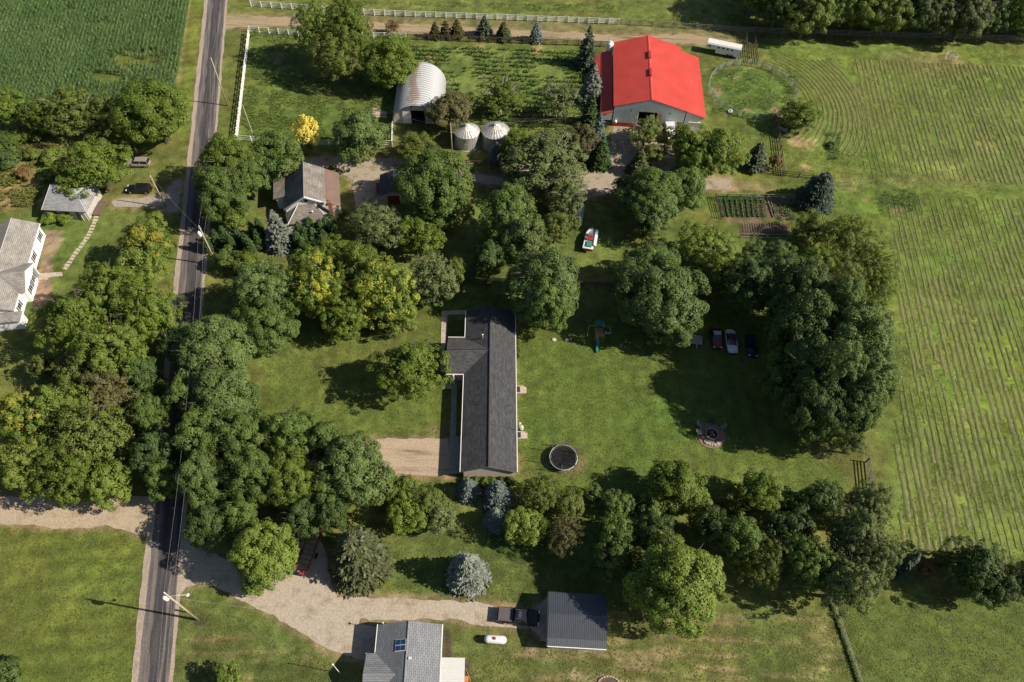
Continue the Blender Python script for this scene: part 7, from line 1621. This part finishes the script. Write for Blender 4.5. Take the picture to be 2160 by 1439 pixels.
def rock(x, y, s, seed, label, group, mat=None):
    r = random.Random(seed); bm = bmesh.new(); bmesh.ops.create_icosphere(bm, subdivisions=2, radius=1)
    for v in bm.verts: v.co *= 1 + r.uniform(-.16, .16); v.co.z *= .65; v.co.x *= 1.2
    me = bpy.data.meshes.new('rock'); bm.to_mesh(me); bm.free()
    o = meshobj('rock', me, mat or rk); o.location = (x, y, s * .35); o.scale = (s, s, s); o.rotation_euler = (0, 0, r.uniform(0, 6)); return tag(o, label, 'rock', group)
SIDE = {250: 'south-southwest', 262: 'south', 274: 'south-southeast', 286: 'southeast', 298: 'east-southeast', 238: 'southwest', 310: 'eastern', 226: 'west-southwest'}
for i, a in enumerate(SIDE): rock(fc.x + 1.75 * math.cos(rad(a)) + random.uniform(-.1, .1), fc.y + 1.7 * math.sin(rad(a)), random.uniform(.20, .32), i, 'grey rock on the %s rim of the fire pit gravel' % SIDE[a], 'rocks around the fire pit')
def chair(x, y, a, label, c):
    t = thing('lawn_chair', label, 'chair', (x, y, 0), a, 'chairs around the fire pit')
    mb = MB(); mb.hexa([(-.28, -.28, .36), (.28, -.28, .40), (.28, .28, .40), (-.28, .28, .36), (-.28, -.28, .40), (.28, -.28, .44), (.28, .28, .44), (-.28, .28, .40)]); mb.build('seat', c, t)
    mb = MB(); mb.hexa([(-.30, -.28, .40), (-.25, -.28, .40), (-.25, .28, .40), (-.30, .28, .40), (-.52, -.26, 1.0), (-.47, -.26, 1.0), (-.47, .26, 1.0), (-.52, .26, 1.0)]); mb.build('backrest', c, t)
    for sy in (-.3, .3): mb = MB(); mb.box(-.3, .3, sy - .04, sy + .04, .6, .64); mb.build('armrest', c, t)
    for sx in (-.25, .25):
        for sy in (-.25, .25): mb = MB(); mb.box(sx - .025, sx + .025, sy - .025, sy + .025, 0, .38); mb.build('leg', c, t)
chair(fc.x - 1.95, fc.y + .05, 0, 'pale chair on the western rim of the fire pit', M('pale_chair', (.42, .40, .38), .6))
chair(fc.x - 1.75, fc.y + 1.35, rad(-40), 'blue-grey chair at the shaded northwest rim of the fire pit', M('blue_chair', (.16, .22, .28), .6))
chair(fc.x + .3, fc.y + 1.95, rad(-90), 'dark chair in shade at the north rim of the fire pit', M('dark_chair', (.05, .05, .055), .6))
chair(fc.x + 1.7, fc.y + 1.1, rad(215), 'grey chair in shade at the northeast rim of the fire pit', M('grey_chair', (.2, .19, .19), .6))

# vegetable garden: crop rows, stakes, fence with low rails
vg = MB(); rows = []
top0, bot0 = G(1516, 420), G(1524, 458); leafv = leafmat('vegetable_leaf', (.05, .11, .03), (.12, .20, .06), .25)
P = []
for i in range(9):
    a_ = G(1519 + i * 11.2, 419); b_ = G(1527 + i * 10.6, 457)
    for s in np.linspace(0, 1, 13 if i < 7 else 9): p = a_.lerp(b_, s); P.append((p.x, p.y, 0)); vgrow = (i, s)
tag(blades(np.array([(p[0] + random.uniform(-.06, .06), p[1] + random.uniform(-.05, .05)) for p in P for _ in range(3)]), np.stack([rs.uniform(.3, .55, len(P) * 3), np.zeros(len(P) * 3)], 1), .34, .10, 2, 61, 'vegetable_rows', leafv, nb=6), 'rows of leafy vegetables on dark soil in the garden', 'vegetables', kind='stuff')
a_ = clumpy(scatter([(1514, 413), (1612, 413), (1612, 424), (1514, 424)], 700, 5), 1, 3, .3); tag(blades(a_, np.stack([rs.uniform(.3, .6, len(a_)), np.zeros(len(a_))], 1), .3, .08, 2, 66, 'vegetable_rows', leafv, nb=4), 'leafy hedge of vegetables along the garden top fence', 'vegetables', kind='stuff')
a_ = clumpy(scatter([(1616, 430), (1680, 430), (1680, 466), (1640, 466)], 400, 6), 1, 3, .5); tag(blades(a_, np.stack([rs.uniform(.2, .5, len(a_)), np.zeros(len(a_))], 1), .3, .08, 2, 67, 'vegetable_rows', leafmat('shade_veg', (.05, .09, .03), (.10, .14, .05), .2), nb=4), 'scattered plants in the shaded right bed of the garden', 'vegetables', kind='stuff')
stk = M('stake_wood', (.38, .33, .26), .8)
t = thing('staked_bed', 'lower garden bed of many thin staked crop rows', 'garden bed', G(1566, 473)); o0 = G(1566, 473)
mb = MB()
for i in range(19):
    a_ = G(1566 + i * 5.2, 473) - o0; b_ = G(1570 + i * 5.1, 497) - o0; d = b_ - a_
    mb = MB(); mb.tube([(a_.x, a_.y, .45), (b_.x, b_.y, .45)], .02, 4)
    for s in (0, .33, .66, 1): mb.tube([(a_.x + d.x * s, a_.y + d.y * s, 0), (a_.x + d.x * s, a_.y + d.y * s, .55)], .025, 4)
    mb.build('stake_row', stk, t)
for (x0, y0, x1, y1, lb) in ((1618, 420, 1630, 459, 'pale edged narrow bed in the middle of the garden'),):
    a_ = G(x0, y0); b_ = G(x1, y1); t = thing('raised_bed', lb, 'planting bed', a_); d = b_ - a_; w = .55
    for off in (0, w): mb = MB(); mb.hexa([(off, 0, 0), (off + .05, 0, 0), (d.x + off + .05, d.y, 0), (d.x + off, d.y, 0), (off, 0, .2), (off + .05, 0, .2), (d.x + off + .05, d.y, .2), (d.x + off, d.y, .2)]); mb.build('side_board', stk, t)
    for q_ in (0, 1): mb = MB(); mb.box(d.x * q_, d.x * q_ + w, d.y * q_ - .02, d.y * q_ + .02, 0, .19); mb.build('end_board', stk, t)
rail_fence('garden_fence', 'thin pale rail fence along the north side of the vegetable garden', [G(1508, 418), G(1672, 422)], stk, 1.3, 2, 2.3, pw=.07, rh=.05, seed=31, low=.7)
rail_fence('garden_fence', 'thin rail fence on the west side of the vegetable garden', [G(1508, 418), G(1520, 462)], bwood, 1.3, 4, 2.0, pw=.09, rh=.09, seed=32)
rail_fence('garden_fence', 'thin rail fence along the south side of the lower garden bed', [G(1562, 502), G(1670, 504)], stk, 1.1, 2, 2.3, pw=.07, rh=.05, seed=33)
# white birdhouse/sculpture near the road hedge, white posts
bh = thing('white_lantern_post', 'tall white garden ornament standing by the roadside hedge', 'garden ornament', G(482, 492))
mb = MB(); mb.lathe([(.3, 0), (.12, .15), (.09, .9), (.28, 1.1), (.28, 1.2), (.07, 1.3), (.18, 1.7), (.05, 1.85), (.1, 2.1), (0, 2.2)], n=12); mb.build('body', TRIM, bh, smooth=True)
mb = MB(); mb.lathe([(.35, 0), (.35, .06), (0, .06)], n=12); mb.build('base', conc, bh)
# orange board and hose by the patio
ob = thing('orange_bench', 'orange wooden step box beside the white patio roof', 'step', G(981, 1434), rad(2)); mb = MB(); mb.box(-.4, .4, -.3, .3, 0, .4); mb.build('body', M('orange_wood', (.55, .20, .07), .7), ob); mb = MB(); mb.box(-.43, .43, -.33, .33, .4, .45); mb.build('top', MATS['orange_wood'], ob)
hz = thing('garden_hose', 'yellow hose curling over the planting bed right of the patio roof', 'hose', G(978, 1408)); base = G(978, 1408); P_ = [G(*q) - base for q in ((978, 1408), (984, 1414), (987, 1422), (991, 1430), (992, 1445))]
mb = MB(); mb.tube([(p.x, p.y, .04) for p in P_], .03, 5); mb.build('hose', M('hose_yellow', (.5, .42, .08), .5), hz)
# bare brush heap in front of the shed apron and tree-ring at the bottom edge
st = thing('stone_ring', 'ring of pale stones round a flower bed cut by the bottom edge', 'stone ring', G(1285, 1446)); m = MB(); m.hexa([(-.16, -.1, 0), (.16, -.1, 0), (.16, .1, 0), (-.16, .1, 0), (-.13, -.08, .16), (.13, -.08, .16), (.13, .08, .16), (-.13, .08, .16)]); sme = m.mesh('edging_stone'); sme.materials.append(M('edging_stone', (.42, .34, .27), .9, var=.2))
for i in range(22): a_ = i / 22 * 2 * math.pi; o = meshobj('edging_stone', sme, None, st, (1.35 * math.cos(a_), 1.0 * math.sin(a_), 0)); o.rotation_euler = (0, 0, a_ + math.pi / 2)
mb = MB(); mb.lathe([(0, .05), (1.2, .03)], n=20); o = mb.build('soil', M('bed_soil', (.09, .065, .05), .95, var=.3), st); o.scale = (1, .75, 1)
rp = thing('white_post', 'small pale post with red base beside the utility pole in the south lawn', 'post', G(397, 1292)); mb = MB(); mb.box(-.08, .08, -.08, .08, 0, 1.1); mb.build('post', M('rust_post', (.30, .16, .11), .8), rp); mb = MB(); mb.box(-.12, .12, -.1, .1, 1.1, 1.35); mb.build('marker', TRIM, rp)
# chimneyed heap under the bush at the round pen
hp = thing('water_trough', 'grey water trough in the shade of the bush by the round pen', 'trough', G(1650, 272), rad(-35)); mb = MB(); mb.box(-.9, .9, -.4, .4, 0, .6); mb.build('basin', pipe, hp); mb = MB(); mb.box(-.82, .82, -.32, .32, .601, .62); mb.build('water_surface', cgl, hp)
mb_ = thing('marker_post', 'short white post at the road edge by the lot corner', 'post', G(478, 560)); mb = MB(); mb.box(-.05, .05, -.05, .05, 0, 1.05); mb.build('post', WHITE, mb_); mb = MB(); mb.box(-.14, .14, -.25, .25, 1.05, 1.3); mb.build('post_cap', WHITE, mb_)
